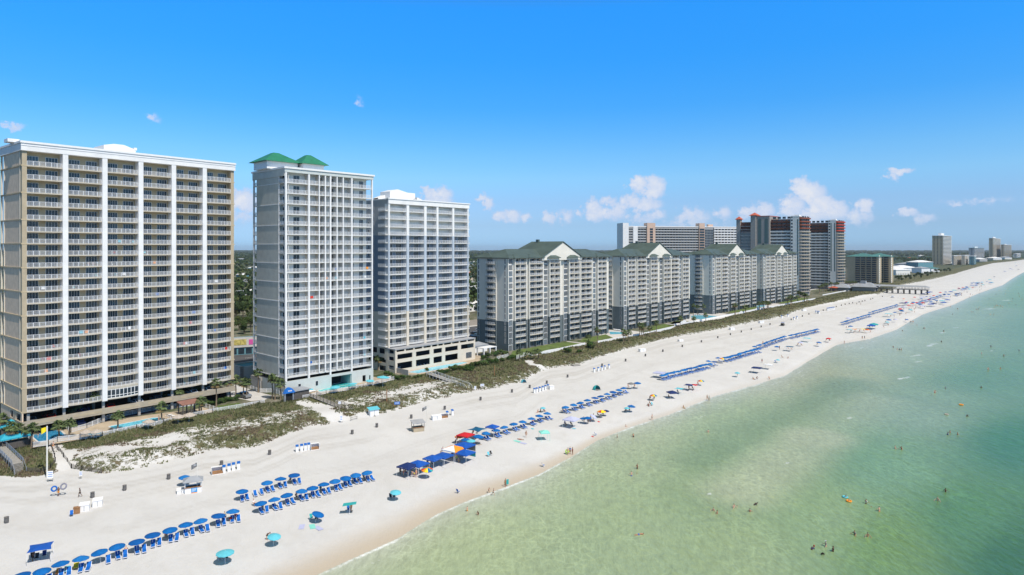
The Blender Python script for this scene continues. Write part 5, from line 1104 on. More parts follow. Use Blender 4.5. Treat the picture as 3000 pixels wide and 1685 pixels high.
# small buildings of the lots
def hut(name, label, px, py, w, d, h, wallm, roofm, rz, roofh=.9, over=.4, cat='hut', z=LOT, parts=None):
    x, y = at(px, py, z); t = thing(name, label, cat, (x,y,z), rz); m = MB(); m.box(0,0,0,w,d,h,wallm); m.part('wall', t)
    m = MB(); hip(m, -over, w+over, -over, d+over, h, h+roofh, min(w,d)/2*.9, roofm) if roofh else m.box(-over,-over,h,w+over,d+over,h+.2,roofm); m.part('roof', t)
    if parts: parts(t)
    return t
RZ2 = T2F.rz; RZ1 = T1F.rz
def gate_parts(t):
    m = MB(); m.box(-3.1,-.12,0,-2.7,.5,3.0,'steel'); m.box(-.5,-.12,0,-.1,.5,3.0,'steel'); m.box(-2.7,.2,0,-.5,.4,2.4,'black'); m.part('gateway', t)
    m = MB(); n = 8; P = [(-3.4+3.6*i/n, 2.5+1.6*math.sin(math.pi*i/n)) for i in range(n+1)]; m.mesh([(x,-.6,z) for x,z in P]+[(x,.6,z) for x,z in P]+[(-1.6,-.6,2.4),(-1.6,.6,2.4)], [(i,i+1,n+2+i,n+1+i) for i in range(n)]+[tuple(range(n,-1,-1))]+[tuple(range(n+1,2*n+2))], 'signb'); o = m.part('arched_canopy', t)
    m = MB(); 
    for i in range(4): m.box(-2.2+i*.32,-.66,3.0,-2.2+i*.32+.2,-.61,3.35,'signw')
    m.part('lettering', o)
hut('beach_gatehouse','dark timber shed with a green roof and a blue arched gateway', *ce(395,985), 5.0, 4.2, 2.6, 'woodd','roofgrey', RZ2, 0, cat='gatehouse', parts=gate_parts)
m = MB(); x, y = at(*z5(70,1400), 2.6)
def annex():
    f = Fr(at(704,1112,LOT), (.684,.73)); t = f.root('service_building','small flat roofed service block with a green roof, left of the pale green tower','service building'); m = MB(); m.box(0,0,0,1.2,9,4.3,'concrete'); m.box(0,0,0,9,.3,4.3,'pale_green'); m.box(0,8.7,0,9,9,4.3,'pale_green'); m.box(8.7,0,0,9,9,4.3,'pale_green'); m.part('wall', t); m = MB(); m.box(.3,.3,3.7,8.7,8.7,3.9,'rooft'); m.part('roof', t)
    f = Fr(at(763,1140,LOT), (.684,.73)); t = f.root('carport','grey carport with a dark opening beside the pale green tower','carport'); m = MB(); m.box(0,0,2.5,8.5,7,3.6,'wood'); m.part('roof', t); m = MB(); m.box(0,6.7,0,8.5,7,2.5,'dark'); m.box(0,0,0,.3,7,2.5,'concrete'); m.box(8.2,0,0,8.5,.3,2.5,'concrete'); m.part('wall', t)
annex()
def cabana(label, px, py, w, d, zr, rz=None):
    x, y = at(px, py, LOT); t = thing('cabana', label, 'cabana', (x,y,LOT), RZ1 if rz is None else rz, 'turquoise roofed cabanas'); m = MB(); hip(m,-w/2,w/2,-d/2,d/2,zr,zr+1.3,min(w,d)/2,'tcab'); m.part('roof', t)
    for sx in (-1,1):
        for sy in (-1,1): p = MB(); p.box(sx*(w/2-.5)-.1,sy*(d/2-.5)-.1,0,sx*(w/2-.5)+.1,sy*(d/2-.5)+.1,zr,'woodd'); p.part('post', t)
    p = MB(); p.box(-w/2+.6,-d/2+.6,0,w/2-.6,d/2-.6,1.5,'woodd'); p.part('counter', t)
M['tcab'] = mat('turquoise_roof', (.03,.36,.48), .6, .12, .6)
cabana('long turquoise roofed cabana above the boardwalk at the left edge', 44, 1310, 6.2, 3.2, 2.5)
cabana('smaller turquoise roofed cabana against the beige tower', 24, 1276, 4, 2.8, 2.6)
def pavilion():
    x, y = at(*c3(1420,905), LOT); t = thing('pavilion','brown roofed timber pavilion by the long blue pool','pavilion',(x,y,LOT),RZ1); m = MB(); w, d = 5.2, 3.4; m.mesh([(-w/2,-d/2,3.0),(w/2,-d/2,3.0),(w/2,d/2,3.5),(-w/2,d/2,3.5),(-w/2,-d/2,2.8),(w/2,-d/2,2.8),(w/2,d/2,3.3),(-w/2,d/2,3.3)], [(0,1,2,3),(7,6,5,4),(0,4,5,1),(1,5,6,2),(2,6,7,3),(3,7,4,0)], mat('brown_shingle',(.27,.14,.11),.9,.2,1)); m.part('roof', t)
    for sx in (-1,0,1):
        for sy in (-1,1): p = MB(); p.box(sx*2.2-.13,sy*1.3-.13,0,sx*2.2+.13,sy*1.3+.13,3.0,'woodd'); p.part('post', t)
pavilion()
def pergola():
    x, y = at(*z5(130,1395), LOT); t = thing('pergola','white pergola beside the bushes at the foot of the nearest gabled block','pergola',(x,y,LOT),T3F.rz); m = MB(); w, d = 8, 4.5; m.box(0,0,3.2,w,d,3.45,'white2'); m.part('roof', t)
    for u in (.2,3.9,7.6):
        for v in (.2,4.1): p = MB(); p.box(u-.2,v-.2,0,u+.2,v+.2,3.2,'white2'); p.part('post', t)
    x, y = at(*z5(35,1360), LOT); t = thing('pool_house','low white pool house left of the white pergola','pool house',(x,y,LOT),T3F.rz); m = MB(); m.box(0,0,0,8,6,3,'white2'); m.part('wall', t); m = MB(); hip(m,-.5,8.5,-.5,6.5,3,4.2,3,'roofgrey'); m.part('roof', t)
pergola()
# pier restaurant
def pier():
    f = Fr((386,694), (.7565,-.654)); t = f.root('pier_restaurant','long grey roofed pier restaurant on timber piles reaching over the beach','restaurant', z=1.2); L = 47; zd = 4.6
    m = MB(); m.box(0,-3.5,zd-.3,L,3.5,zd,'woodd'); m.part('deck', t)
    m = MB(); m.mesh([(-2,-4.5,zd+2.7),(L+1,-4.5,zd+2.7),(L+1,4.5,zd+2.7),(-2,4.5,zd+2.7),(-2,0,zd+4.3),(L-2.5,0,zd+4.3)], [(0,1,5,4),(1,2,5),(2,3,4,5),(3,0,4),(3,2,1,0)], 'roofgrey'); m.part('roof', t)
    p = MB()
    for i in range(17): 
        for s in (-3.2,3.2): p.box(i*L/16-.12,s-.12,zd,i*L/16+.12,s+.12,zd+2.7,'wood')
    for s in (-3.4,3.4): p.box(0,s-.05,zd+.9,L,s+.05,zd+1.05,'wood'); p.box(0,s-.04,zd+.45,L,s+.04,zd+.55,'wood')
    p.part('railing', t)
    for i in range(9):
        p = MB()
        for s in (-2.6,2.6): p.box(L-1-i*5.2-.35,s-.35,-1,L-1-i*5.2+.35,s+.35,zd-.3,'woodd')
        p.box(L-1.2-i*5.2,-2.6,zd-1.0,L-.8-i*5.2,2.6,zd-.3,'woodd'); p.part('pile', t)
    h = MB(); h.box(-22,-7,0,0,8,6,'wood'); h.part('dining_house', t); r = MB(); hip(r,-24,2,-9,10,6,10.5,8,'roofgrey'); r.box(-15,-2,9.5,-10,3,12,'roofgrey'); r.part('house_roof', t)
    h = MB(); h.box(-42,-16,0,-24,2,5,'wood'); h.part('bar_house', t); r = MB(); hip(r,-44,-22,-18,4,5,9,8,'roofgrey'); r.part('bar_roof', t)
pier()
# trellis with red roof between the red topped towers
x, y = at(*z6(2185,965), LOT); t = thing('pavilion','red brown pavilion between the two red topped high rises','pavilion',(x,y,LOT),T3F.rz); m = MB(); hip(m,-6,6,-4,4,3.5,5,4,'roofr'); m.part('roof', t)
for sx in (-5,0,5): p = MB(); p.box(sx-.2,-3,0,sx+.2,-2.6,3.5,'woodb'); p.part('post', t)

# roads and what stands along them inland
f = Fr((-117.4,157.0), (.684,.730))
def inland_strip(name, v0, v1, u0, u1, m, z): sheet(name, [f.w(u0,v0), f.w(u1,v0), f.w(u1,v1), f.w(u0,v1)], m, z)
inland_strip('road', 62, 84, -260, 900, 'asphalt', LOT+.02); inland_strip('pavement', 84.2, 88, -260, 900, 'pave2', LOT+.024); inland_strip('pavement', 57.5, 61.8, -260, 900, 'pave2', LOT+.024)
inland_strip('car_park', 26, 57, -200, 75, 'asphalt', LOT+.016); inland_strip('forecourt', 88.2, 110, -60, 300, 'road', LOT+.018)
for k in range(60): 
    pass
m = MB()
for i in range(90): a = f.w(-200+i*12, 72.9); b = f.w(-200+i*12+4, 72.9); c = f.w(-200+i*12+4, 73.1); d = f.w(-200+i*12, 73.1); m.poly([(*a,LOT+.026),(*b,LOT+.026),(*c,LOT+.026),(*d,LOT+.026)], 'signw')
tag(m.part('road_markings'), kind='structure')
M['signyel'] = mat('sign_pale_yellow', (.55,.46,.14), .7, .5, 1.2)
def shop():
    x, y = at(668,1042,LOT); t = thing('beach_shop','beach shop with a yellow and pink sign wall across the road, first gap','shop',(x,y,LOT),RZ2*.55)
    m = MB(); m.box(0,0,0,13,9,6.5,'tealw'); m.box(-.2,-.4,3.2,13.2,0,7.4,'pave2'); m.part('wall', t); g = MB()
    for i in range(4): g.box(1+i*3,-.05,.3,3.4+i*3,0,2.7,'glass')
    g.part('shop_window', t); s = MB(); s.box(.3,-.5,4.2,7.2,-.42,6.6,'signyel'); s.box(8.2,-.5,4.2,9.8,-.42,6.4,'pink'); s.part('sign', t)
shop()
def house(x, y, z, rz, w, d, h, wallm, roofm, label, group): 
    t = thing('house', label, 'house', (x,y,z), rz, group); m = MB(); m.box(0,0,0,w,d,h,wallm)
    for i in range(int(w/4)): m.box(1+i*4,-.05,1,2.8+i*4,.0,2.4,'glass')
    m.part('wall', t); m = MB(); hip(m,-.8,w+.8,-.8,d+.8,h,h+min(w,d)*.14,min(w,d)/2,roofm); m.part('roof', t); return t
for i in range(95):
    a = rnd.uniform(.50,.80) if i < 62 else rnd.choice([rnd.uniform(-.43,-.40), rnd.uniform(-.075,-.05), rnd.uniform(-.80,-.77), rnd.uniform(.62,.80)]); Y_ = math.exp(rnd.uniform(math.log(900), math.log(4200))) if i < 62 else math.exp(rnd.uniform(math.log(520), math.log(2500))); X_ = a*Y_
    if zones(np.array([X_]), np.array([Y_]))[2][0] < 45: continue
    s = rnd.choice([1,1,1.4,2.0]); house(X_, Y_, 2.4, rnd.uniform(0,3), 17*s, 12*s, rnd.choice([5,7,9]), rnd.choice(['white2','pale','cream','tealw','greybl']), rnd.choice(['white2','white2','roofgrey','roofgrey','rooft','roofr']), 'small pale roofed house among the trees inland, beyond the tower blocks', 'houses scattered inland')
BH = [(2625,806,60,30,9,'pale','white2','low white roofed beach building just beyond the teal roofed condo'),(2640,797,80,34,8,'white2','white2','wide white roofed building behind the low white one'),(2690,786,88,30,14,'tealw','white2','wide teal walled building with a white roof'),(2728,797,42,16,7,'white2','rooft','low house with a bright teal roof by the far dune'),
      (2655,785,50,30,9,'greybl','roofgrey','grey roofed building behind the white roofed ones'),(2700,800,40,20,9,'white2','roofgrey','white building with a grey roof left of the bright teal roof'),(2775,772,50,26,9,'pale','white2','pale hall at the foot of the tallest far tower'),(2870,767,70,30,9,'greybl','white2','low grey building below the grey far hotel'),(2910,762,90,30,8,'white2','white2','low white building at the foot of the slender beige tower'),(2944,760,80,30,8,'pale','roofgrey','low pale building at the foot of the wide beige hotel')]
for px, py, w_, d_, h_, a_, b_, lb in BH: x, y = at(px, py, LOT); o = house(x, y, 2.4, Fr((0,0),CF).rz-.5, w_*.55, d_, h_, a_, b_, lb, None); o['category'] = 'beach building'
# billboard red roofs in the second gap
x, y = at(1378,905,LOT)
o = house(*at(1362,915,LOT), 2.4, T3F.rz, 22, 14, 6, 'white2', 'white2', 'white roofed shop with turquoise walls in the second gap', None); o['category'] = 'shop'
o = house(*at(1365,812,LOT), 2.4, .3, 40, 16, 7, 'cream', 'roofr', 'building with a bright red roof edge far in the second gap', None); o['category'] = 'building'
# ================================================================= people
def skin_mesh(name, V, E, rad, m, sub=1):
    """one continuous body grown round a skeleton"""
    me = bpy.data.meshes.new(name+'_bones'); me.from_pydata(V, E, []); me.update(); o = bpy.data.objects.new(name+'_bones', me); COL.objects.link(o)
    me.skin_vertices.new() if hasattr(me.skin_vertices, 'new') else None
    md = o.modifiers.new('skin', 'SKIN'); sv = me.skin_vertices[0].data
    for i, r in enumerate(rad): sv[i].radius = (r, r) if not isinstance(r, tuple) else r; sv[i].use_root = (i == 0)
    md.use_smooth_shade = True
    if sub: o.modifiers.new('s', 'SUBSURF').levels = sub
    dg = bpy.context.evaluated_depsgraph_get(); dg.update(); r = bpy.data.meshes.new_from_object(o.evaluated_get(dg)); r.name = name
    bpy.data.objects.remove(o); r.materials.clear(); r.materials.append(m); return r
def pose(kind):
    """joints, facing +x, feet at z=0 (seated: seat height at z=0.40)"""
    J = {}
    def limb(base, ups, ls):  # angles from straight down, forward positive
        p = Vector(base); out = []
        for (a, side), l in zip(ups, ls): p = p+Vector((math.sin(a)*math.cos(side), math.sin(side)*1.0, -math.cos(a)*math.cos(side))).normalized()*l; out.append(p.copy())
        return out
    lean = {'bend':1.05,'walk':.06,'run':.2,'sit':-.35,'recline':-.8,'wade':.05,'reach':.0,'crouch':.5}.get(kind, 0)
    hip = {'sit':.46,'recline':.44,'crouch':.42,'ground':.14,'bend':.90}.get(kind, .95); pz = Vector((0,0,hip))
    if kind == 'ground': lean = -.15
    up = Vector((math.sin(lean),0,math.cos(lean))); fw = Vector((math.cos(lean),0,-math.sin(lean)))
    belly = pz+up*.18; chest = pz+up*.36; neck = pz+up*.52; hl = up if kind not in ('bend',) else (up*.7+Vector((.5,0,.3))).normalized()
    J['t'] = [pz, belly, chest, neck, neck+hl*.09+fw*.015, neck+hl*.20+fw*.02, neck+hl*.27]
    J['fw'] = fw; J['hl'] = hl
    leg = {'walk':[((.42,0),(.10,0)),((-.30,0),(-.55,0))],'run':[((.75,0),(-.25,0)),((-.35,0),(-1.25,0))],'sit':[((1.45,.05),(.30,0)),((1.45,.05),(.15,0))],'recline':[((1.30,.04),(1.25,0)),((1.35,.04),(1.2,0))],
           'bend':[((.05,0),(-.12,0)),((.25,0),(-.18,0))],'crouch':[((1.7,.12),(-.3,0)),((1.5,.12),(-.5,0))],'ground':[((1.45,.12),(1.35,0)),((2.0,.12),(.55,0))]}.get(kind, [((.04,0),(-.02,0)),((-.03,0),(-.05,0))])
    arm = {'walk':[((-.40,.10),(-.05,.05)),((.40,.10),(.65,.05))],'run':[((-.7,.15),(.6,.05)),((.7,.15),(1.7,.05))],'sit':[((.45,.12),(1.25,.0)),((.35,.12),(1.3,.0))],'recline':[((.15,.18),(1.1,.0)),((.1,.18),(1.2,.0))],
           'bend':[((.15,.05),(.1,.0)),((.25,.05),(.15,.0))],'wade':[((.55,.75),(.9,.45)),((.5,.70),(.8,.4))],'reach':[((2.6,.15),(2.9,.0)),((.1,.12),(.4,.0))],'carry':[((.2,.3),(1.2,.1)),((.1,.14),(.5,.0))],'crouch':[((.9,.1),(1.2,0)),((.8,.1),(1.3,0))],'ground':[((-.5,.25),(-.2,.1)),((.5,.15),(1.0,0))]}.get(kind, [((.05,.14),(.18,.04)),((.02,.14),(.20,.04))])
    J['legs'] = []; J['arms'] = []
    for s, l in zip((-1,1), leg):
        b = pz+Vector((0,s*.095,-.03)); p = limb(b, [(l[0][0], s*l[0][1]), (l[1][0], s*l[1][1])], (.43,.41)); foot = p[1]+(Vector((.17,0,-.035)) if l[1][0] < .9 else Vector((.10,0,.14))); J['legs'].append([b]+p+[foot])
    for s, l in zip((-1,1), arm):
        b = chest+up*.10+Vector((0,s*.185,0)); p = limb(b, [(l[0][0]+lean*.2, s*l[0][1]), (l[1][0]+lean*.1, s*l[1][1])], (.29,.25)); J['arms'].append([b]+p)
    return J
POSES = {}
def build_pose(kind):
    J = pose(kind); V = []; E = []; R_ = []
    def add(p, r, par=None): V.append(tuple(p)); R_.append(r); (E.append((par, len(V)-1)) if par is not None else None); return len(V)-1
    t = J['t']; a = add(t[0], (.155,.11)); b = add(t[1], (.135,.095), a); c = add(t[2], (.165,.105), b); n = add(t[3], .062, c); h1 = add(t[4], .075, n); h2 = add(t[5], .098, h1); h3 = add(t[6], .070, h2)
    add(t[5]+J['fw']*.115-J['hl']*.02, .020, h2)                       # nose
    for s, L_ in zip((-1,1), J['legs']):
        i = add(L_[0]+Vector((0,0,-.06)), .092, a); k = add(L_[1], .060, i); w_ = add(L_[2], .040, k); add(L_[3], .034, w_)
    for s, L_ in zip((-1,1), J['arms']):
        i = add(L_[0], .062, c); k = add(L_[1], .044, i); w_ = add(L_[2], .031, k); d = (L_[2]-L_[1]).normalized(); side = Vector((0,1,0)); side = (side-d*side.dot(d)).normalized(); nn = d.cross(side)
        hd = add(L_[2]+d*.07, (.040,.026), w_)
        for q, (off, ln) in enumerate(((-.030,.070),(-.010,.082),(.011,.078),(.031,.062))):
            f1 = add(L_[2]+d*.11+side*off, .0095, hd); add(L_[2]+d*(.11+ln*.9)+side*off*1.15+nn*.018, .0085, f1)
        th = add(L_[2]+d*.045-side*s*.048, .012, hd); add(L_[2]+d*.085-side*s*.070+nn*.015, .010, th)
    body = skin_mesh('person_body', V, E, R_, M['skina'], 1)
    # eyes go into the body mesh as dark dots
    # trunks / swimsuit
    V2=[]; E2=[]; R2=[]
    def add2(p, r, par=None): V2.append(tuple(p)); R2.append(r); (E2.append((par, len(V2)-1)) if par is not None else None); return len(V2)-1
    a = add2(t[0]+(t[1]-t[0])*.25, (.165,.12)); b = add2(t[0]-(t[1]-t[0])*.1, (.168,.122), a)
    for L_ in J['legs']: i = add2(L_[0]+(L_[1]-L_[0])*.15, .105, b); add2(L_[0]+(L_[1]-L_[0])*.62, .095, i)
    shorts = skin_mesh('swim_shorts', V2, E2, R2, M['cbl'], 1)
    V2=[]; E2=[]; R2=[]; a = add2(t[0]-(t[1]-t[0])*.25, (.150,.105)); b = add2(t[1], (.142,.102), a); add2(t[2]+(t[3]-t[2])*.15, (.172,.113), b)
    suit = skin_mesh('swimsuit', V2, E2, R2, M['navy'], 1)
    V2=[]; E2=[]; R2=[]; a = add2(t[1]-(t[1]-t[0])*.5, (.165,.12)); b = add2(t[2]+(t[3]-t[2])*.25, (.185,.125), a)
    for L_ in J['arms']: i = add2(L_[0], .078, b); add2(L_[0]+(L_[1]-L_[0])*.6, .066, i)
    shirt = skin_mesh('shirt', V2, E2, R2, M['wht'], 1)
    V2=[]; E2=[]; R2=[]; hd = t[5]+J['hl']*.035-J['fw']*.035; a = add2(hd-J['hl']*.05-J['fw']*.02, .088); b = add2(hd, .105, a); add2(hd+J['hl']*.055+J['fw']*.02, .085, b)
    hair = skin_mesh('hair', V2, E2, R2, M['haird'], 1)
    V2=[]; E2=[]; R2=[]; a = add2(hd+J['hl']*.03, .112); b = add2(hd+J['hl']*.075, .085, a); add2(hd+J['hl']*.02+J['fw']*.14, (.02,.05), a)
    cap = skin_mesh('cap', V2, E2, R2, M['wht'], 0)
    return dict(body=body, shorts=shorts, suit=suit, shirt=shirt, hair=hair, cap=cap)
_mv = {}
def mvar(me, m):
    k = (me.name, m)
    if k not in _mv: c = me.copy(); c.name = me.name.split('.')[0]; c.materials[0] = M[m]; _mv[k] = c
    return _mv[k]
COLW = {'navy':'navy','blue':'cbl','red':'redt','black':'black','white':'wht','teal':'teal','orange':'orange','grey':'grey','lime':'lime','pink':'pink','yellow':'yellow','aqua':'aqua'}
NP_ = [0]
def person(x, y, z, kind, face, label, cloth=('shorts','navy'), skin='a', hair='haird', sc=1.0, group=None, cap=None, tilt=None, extra=None):
    if kind not in POSES: POSES[kind] = build_pose(kind)
    P = POSES[kind]; t = thing('person', label, 'person', (x,y,z), face, group); t.scale = (sc,sc,sc); NP_[0] += 1
    if tilt: t.rotation_euler = (0, tilt, face)
    b = put('body', mvar(P['body'], 'skin'+skin), t); put('hair', mvar(P['hair'], hair), t)
    put({'shorts':'swim_shorts','suit':'swimsuit','shirt':'shirt'}[cloth[0]], mvar(P[cloth[0]], COLW[cloth[1]]), t)
    if cloth[0] == 'shirt': put('swim_shorts', mvar(P['shorts'], COLW[cloth[2]] if len(cloth) > 2 else 'black'), t)
    if cap: put('cap', mvar(P['cap'], COLW[cap]), t)
    return t
def nm(c): return {'shorts':f'{c[1]} shorts','suit':f'{c[1]} swimsuit','shirt':f'{c[1]} shirt'}[c[0]]
# ================================================================= things on the beach
NB = (.56,.83)   # way the umbrella rows run
def proto_umbrella(r=1.12, h=1.62, drop=.42, n=10, m='ubl', m2=None, pole='wht', vent=True):
    cb = MB(); V = [(0,0,h+drop)]
    for k in range(2*n):
        a = math.pi*k/n; rr = r*(1 if k%2 == 0 else .965); V.append((rr*math.cos(a), rr*math.sin(a), h+(0 if k%2 == 0 else .03)))
    for k in range(2*n):
        a = math.pi*k/n; V.append((r*.5*math.cos(a), r*.5*math.sin(a), h+drop*.62))
    for k in range(2*n):
        k2 = (k+1)%(2*n); mm = m if not m2 else (m2 if not isinstance(m2, list) else m2)[(k//2)%len(m2)] if isinstance(m2, list) else m
        cb.mesh([V[1+k],V[1+k2],V[1+2*n+k2],V[1+2*n+k]], [(0,1,2,3)], mm); cb.mesh([V[1+2*n+k],V[1+2*n+k2],V[0]], [(0,1,2)], mm)
        cb.mesh([V[1+k],V[1+k2],(V[1+k2][0]*.99,V[1+k2][1]*.99,V[1+k2][2]-.10),(V[1+k][0]*.99,V[1+k][1]*.99,V[1+k][2]-.10)], [(3,2,1,0)], mm)
    cb.lathe([(.001,h+drop+.10),(.03,h+drop+.05),(.03,h+drop-.02)], m, 6)
    pb = MB(); pb.tube([(0,0,-.3),(0,0,h+drop)], .028, pole, 6)
    for k in range(n): a = 2*math.pi*k/n; pb.tube([(0,0,h+.12),(r*.93*math.cos(a),r*.93*math.sin(a),h+.02)], .009, pole, 3, False)
    return cb.data('canopy'), pb.data('pole'), cb, pb
def proto_lounger():
    f = MB(); w, l, h = .62, 1.9, .32; bl = .75   # head at -x (raised), foot +x
    for s in (-1,1):
        f.box(-l/2+bl, s*w/2-.03, h-.07, l/2, s*w/2+.03, h, 'wht'); f.box(-l/2+.05, s*w/2-.03, h-.07, -l/2+bl, s*w/2+.03, h-.01, 'wht')
        for x in (-l/2+.25, l/2-.12): f.box(x-.035, s*w/2-.03, 0, x+.035, s*w/2+.03, h-.05, 'wht')
        f.mesh([(-l/2+bl,s*w/2-.03,h-.05),(-l/2+.08,s*w/2-.03,h+.42),(-l/2+.08,s*w/2+.03,h+.42),(-l/2+bl,s*w/2+.03,h-.05),(-l/2+bl,s*w/2-.03,h),(-l/2+.05,s*w/2-.03,h+.47),(-l/2+.05,s*w/2+.03,h+.47),(-l/2+bl,s*w/2+.03,h)], [(0,1,2,3),(7,6,5,4),(0,4,5,1),(2,6,7,3),(1,5,6,2)], 'wht')
    f.box(l/2-.05,-w/2,h-.07,l/2,w/2,h,'wht'); f.box(-l/2+.2,-w/2,.06,-l/2+.26,w/2,.12,'wht')
    c = MB(); c.box(-l/2+bl, -w/2+.035, h-.03, l/2-.06, w/2-.035, h+.03, 'cbl'); q = w/2-.035
    c.mesh([(-l/2+bl,-q,h-.03),(-l/2+.08,-q,h+.43),(-l/2+.08,q,h+.43),(-l/2+bl,q,h-.03),(-l/2+bl,-q,h+.03),(-l/2+.06,-q,h+.49),(-l/2+.06,q,h+.49),(-l/2+bl,q,h+.03)], [(0,1,2,3),(7,6,5,4),(0,4,5,1),(2,6,7,3),(1,5,6,2),(0,3,7,4)], 'cbl')
    return f.data('frame'), c.data('sling'), f, c
UC, UP, ucb, upb = proto_umbrella(); M['ubl2'] = mat('blue_canvas_faded', (.012,.16,.46), .75, .25, 2.0, spec=.2); M['ubl3'] = mat('blue_canvas_deep', (.004,.095,.34), .75, .2, 2.0, spec=.2); UCS = [UC, proto_umbrella(1.10,1.60,.46,10,'ubl2')[0], proto_umbrella(1.15,1.62,.36,8,'ubl3')[0], UC]; LF, LS, lfb, lsb = proto_lounger()
lone = MB(); lone.add(lfb, Matrix()); lone.add(lsb, Matrix()); LONE = lone.data('beach_lounger'); uone = MB(); uone.add(ucb, Matrix()); uone.add(upb, Matrix()); UONE = uone.data('beach_umbrella')
CH_ANG = math.atan2(-.87,.50)
nch = [0]; LIM_CH = 292; LEFT_CH = []
def G_at(x, y): return Vector((x, y, gz(x,y)))
def umb(p, label, group, parts=True, cm=None, sc=1.0, tilt=None, lab_cat='beach umbrella', m=None):
    """p: point on the sand under the canopy"""
    if not parts: o = put('beach_umbrella', UONE, None, p, rnd.uniform(0,1), sc); return tag(o, label, lab_cat, group)
    t = thing('beach_umbrella', label, lab_cat, p, rnd.uniform(0,.6), group); t.scale = (sc,sc,sc)
    t.rotation_euler = tilt or (rnd.uniform(-.10,.10), rnd.uniform(-.10,.10), rnd.uniform(0,3))
    put('canopy', cm or rnd.choice(UCS), t); put('pole', UP, t); return t
def lounger(x, y, ang, label, group, parts=True):
    z = gz(x,y)
    if nch[0] >= LIM_CH: LEFT_CH.append((x,y,z,ang)); return None
    nch[0] += 1
    if not parts: o = put('beach_lounger', LONE, None, (x,y,z), ang); return tag(o, label, 'lounge chair', group)
    t = thing('beach_lounger', label, 'lounge chair', (x,y,z), ang, group); put('frame', LF, t); put('sling', LS, t); return t
def under(px, pyc, hc=1.78): return G(px, pyc, hc)      # sand point below a canopy whose middle is seen at px, pyc
def setof(px, py, i, row, rowg, parts=True, chairs=(1,1), ori=None, vary_=.12, first=None):
    ori = CH_ANG if ori is None else ori; p = under(px, py); lab = f'blue umbrella, {ORD[i]} {row}' if row else None
    umb(p, lab or f'blue umbrella in the {rowg}', f'blue umbrellas of the {rowg}', parts)
    d = Vector((math.cos(ori), math.sin(ori))); s = Vector((-d.y, d.x)); out = []
    for j, on in enumerate(chairs):
        if not on: continue
        o = (-.47 if j == 0 else .47)+rnd.uniform(-.05,.05); q = Vector((p.x+.50,p.y+.08))+s*(-o)+d*(.10+rnd.uniform(-vary_*2,vary_*2)); a = ori+rnd.uniform(-.14,.14)
        out.append(lounger(q.x, q.y, a, (f'{"left" if j == 0 else "right"} blue lounger under the {ORD[i]} umbrella {row}' if row else f'blue lounger in the {rowg}'), f'blue loungers of the {rowg}', parts))
    return p
def k0(x, y): return (x/2.865, 1180+y/2.865)
def k5(x, y): return (500+x/2.865, 1180+y/2.865)
def kf(x, y): return (1500+x/2.894, 900+y/2.894)
def kk(x, y): return (2200+x/5.152, 820+y/5.152)
def k8(x, y): return (2500+x/5.152, 760+y/5.152)
R1 = [k0(*p) for p in ((185,1440),(353,1405),(513,1345),(677,1303),(846,1245),(990,1198),(1150,1160),(1282,1103),(1430,1060),(1560,1018),(1690,985))]+[k5(395,942),k5(518,907)]
for i, p in enumerate(R1): setof(*p, i, 'from the left in the longest near row', 'longest near row', chairs=(1,1) if i not in (4,) else (1,0))
R2 = [k5(*p) for p in ((762,838),(875,808),(980,770),(1097,737),(1193,711),(1285,681),(1382,652),(1465,626),(1553,601),(1653,580))]
for i, p in enumerate(R2): setof(*p, i, 'from the left in the seaward row of ten', 'second near row')
R3 = [k5(*p) for p in ((597,738),(810,665),(920,636),(1036,602))]
for i, p in enumerate(R3): setof(*p, i, 'from the left in the short landward row', 'short landward row')
q = G(*k5(735,775)); 
for j, o in enumerate((-.4,.5)): lounger(q.x+o, q.y+o*.9, CH_ANG, ('left','right')[j]+' blue lounger without umbrella in the short landward row', 'blue loungers of the short landward row')
R4 = [c4(*p) for p in ((1198,700),(1295,674),(1380,645),(1465,615),(1545,594),(1630,566),(1700,538),(1775,516))]
for i, p in enumerate(R4): setof(*p, i, 'after the red and teal tents', 'row after the tents', ori=CH_ANG+.15)
R5 = [kf(*p) for p in ((455,845),(520,825),(583,808),(641,787),(700,767),(757,753),(805,735),(855,716),(903,700),(950,684))]
for i, p in enumerate(R5): setof(*p, i, 'in the row of ten beyond the mint tent', 'row of ten', ori=CH_ANG+.2)
def c6b(x, y): return c6(x, y)
def run(a, b, n, name, parts, chairs=(1,1), jit=1.2, ori=None):
    A_, B_ = under(*a), under(*b)
    for i in range(n):
        u = i/(n-1); p = A_.lerp(B_, u)+Vector((rnd.uniform(-.35,.35), rnd.uniform(-.35,.35), 0)); p.z = gz(p.x,p.y)
        umb(p, f'blue umbrella in the {name}', f'blue umbrellas of the {name}', parts, sc=rnd.uniform(.97,1.05)); o_ = (CH_ANG+.25) if ori is None else ori; d = Vector((math.cos(o_), math.sin(o_))); s = Vector((-d.y,d.x))
        for j in (0,1):
            if chairs[j]: q = Vector((p.x,p.y))-s*(-.5 if j == 0 else .5)+d*(.7+rnd.uniform(-.2,.2)); lounger(q.x, q.y, o_+rnd.uniform(-.08,.08), f'blue lounger in the {name}', f'blue loungers of the {name}', parts)
run(c6(885,548), c6(1365,432), 15, 'long packed row starting at the lilac shade', True)
umb(under(*c6(1378,395)), 'single blue umbrella set back behind the long packed row', None); umb(under(*c6(1405,424)), 'blue umbrella under the set back single umbrella', None); umb(under(*c6(1440,403)), 'blue umbrella just left of the rainbow umbrella', None); umb(under(*c6(1485,362)), 'blue umbrella touching the rainbow umbrella', None)
for j, (x, y) in enumerate(((1420,440),(1455,425),(1500,385))): q = G(*c6(x+10,y+22)); lounger(q.x, q.y, CH_ANG+.25, 'blue lounger beside the rainbow umbrella of the long rows', 'blue loungers near the rainbow umbrella')
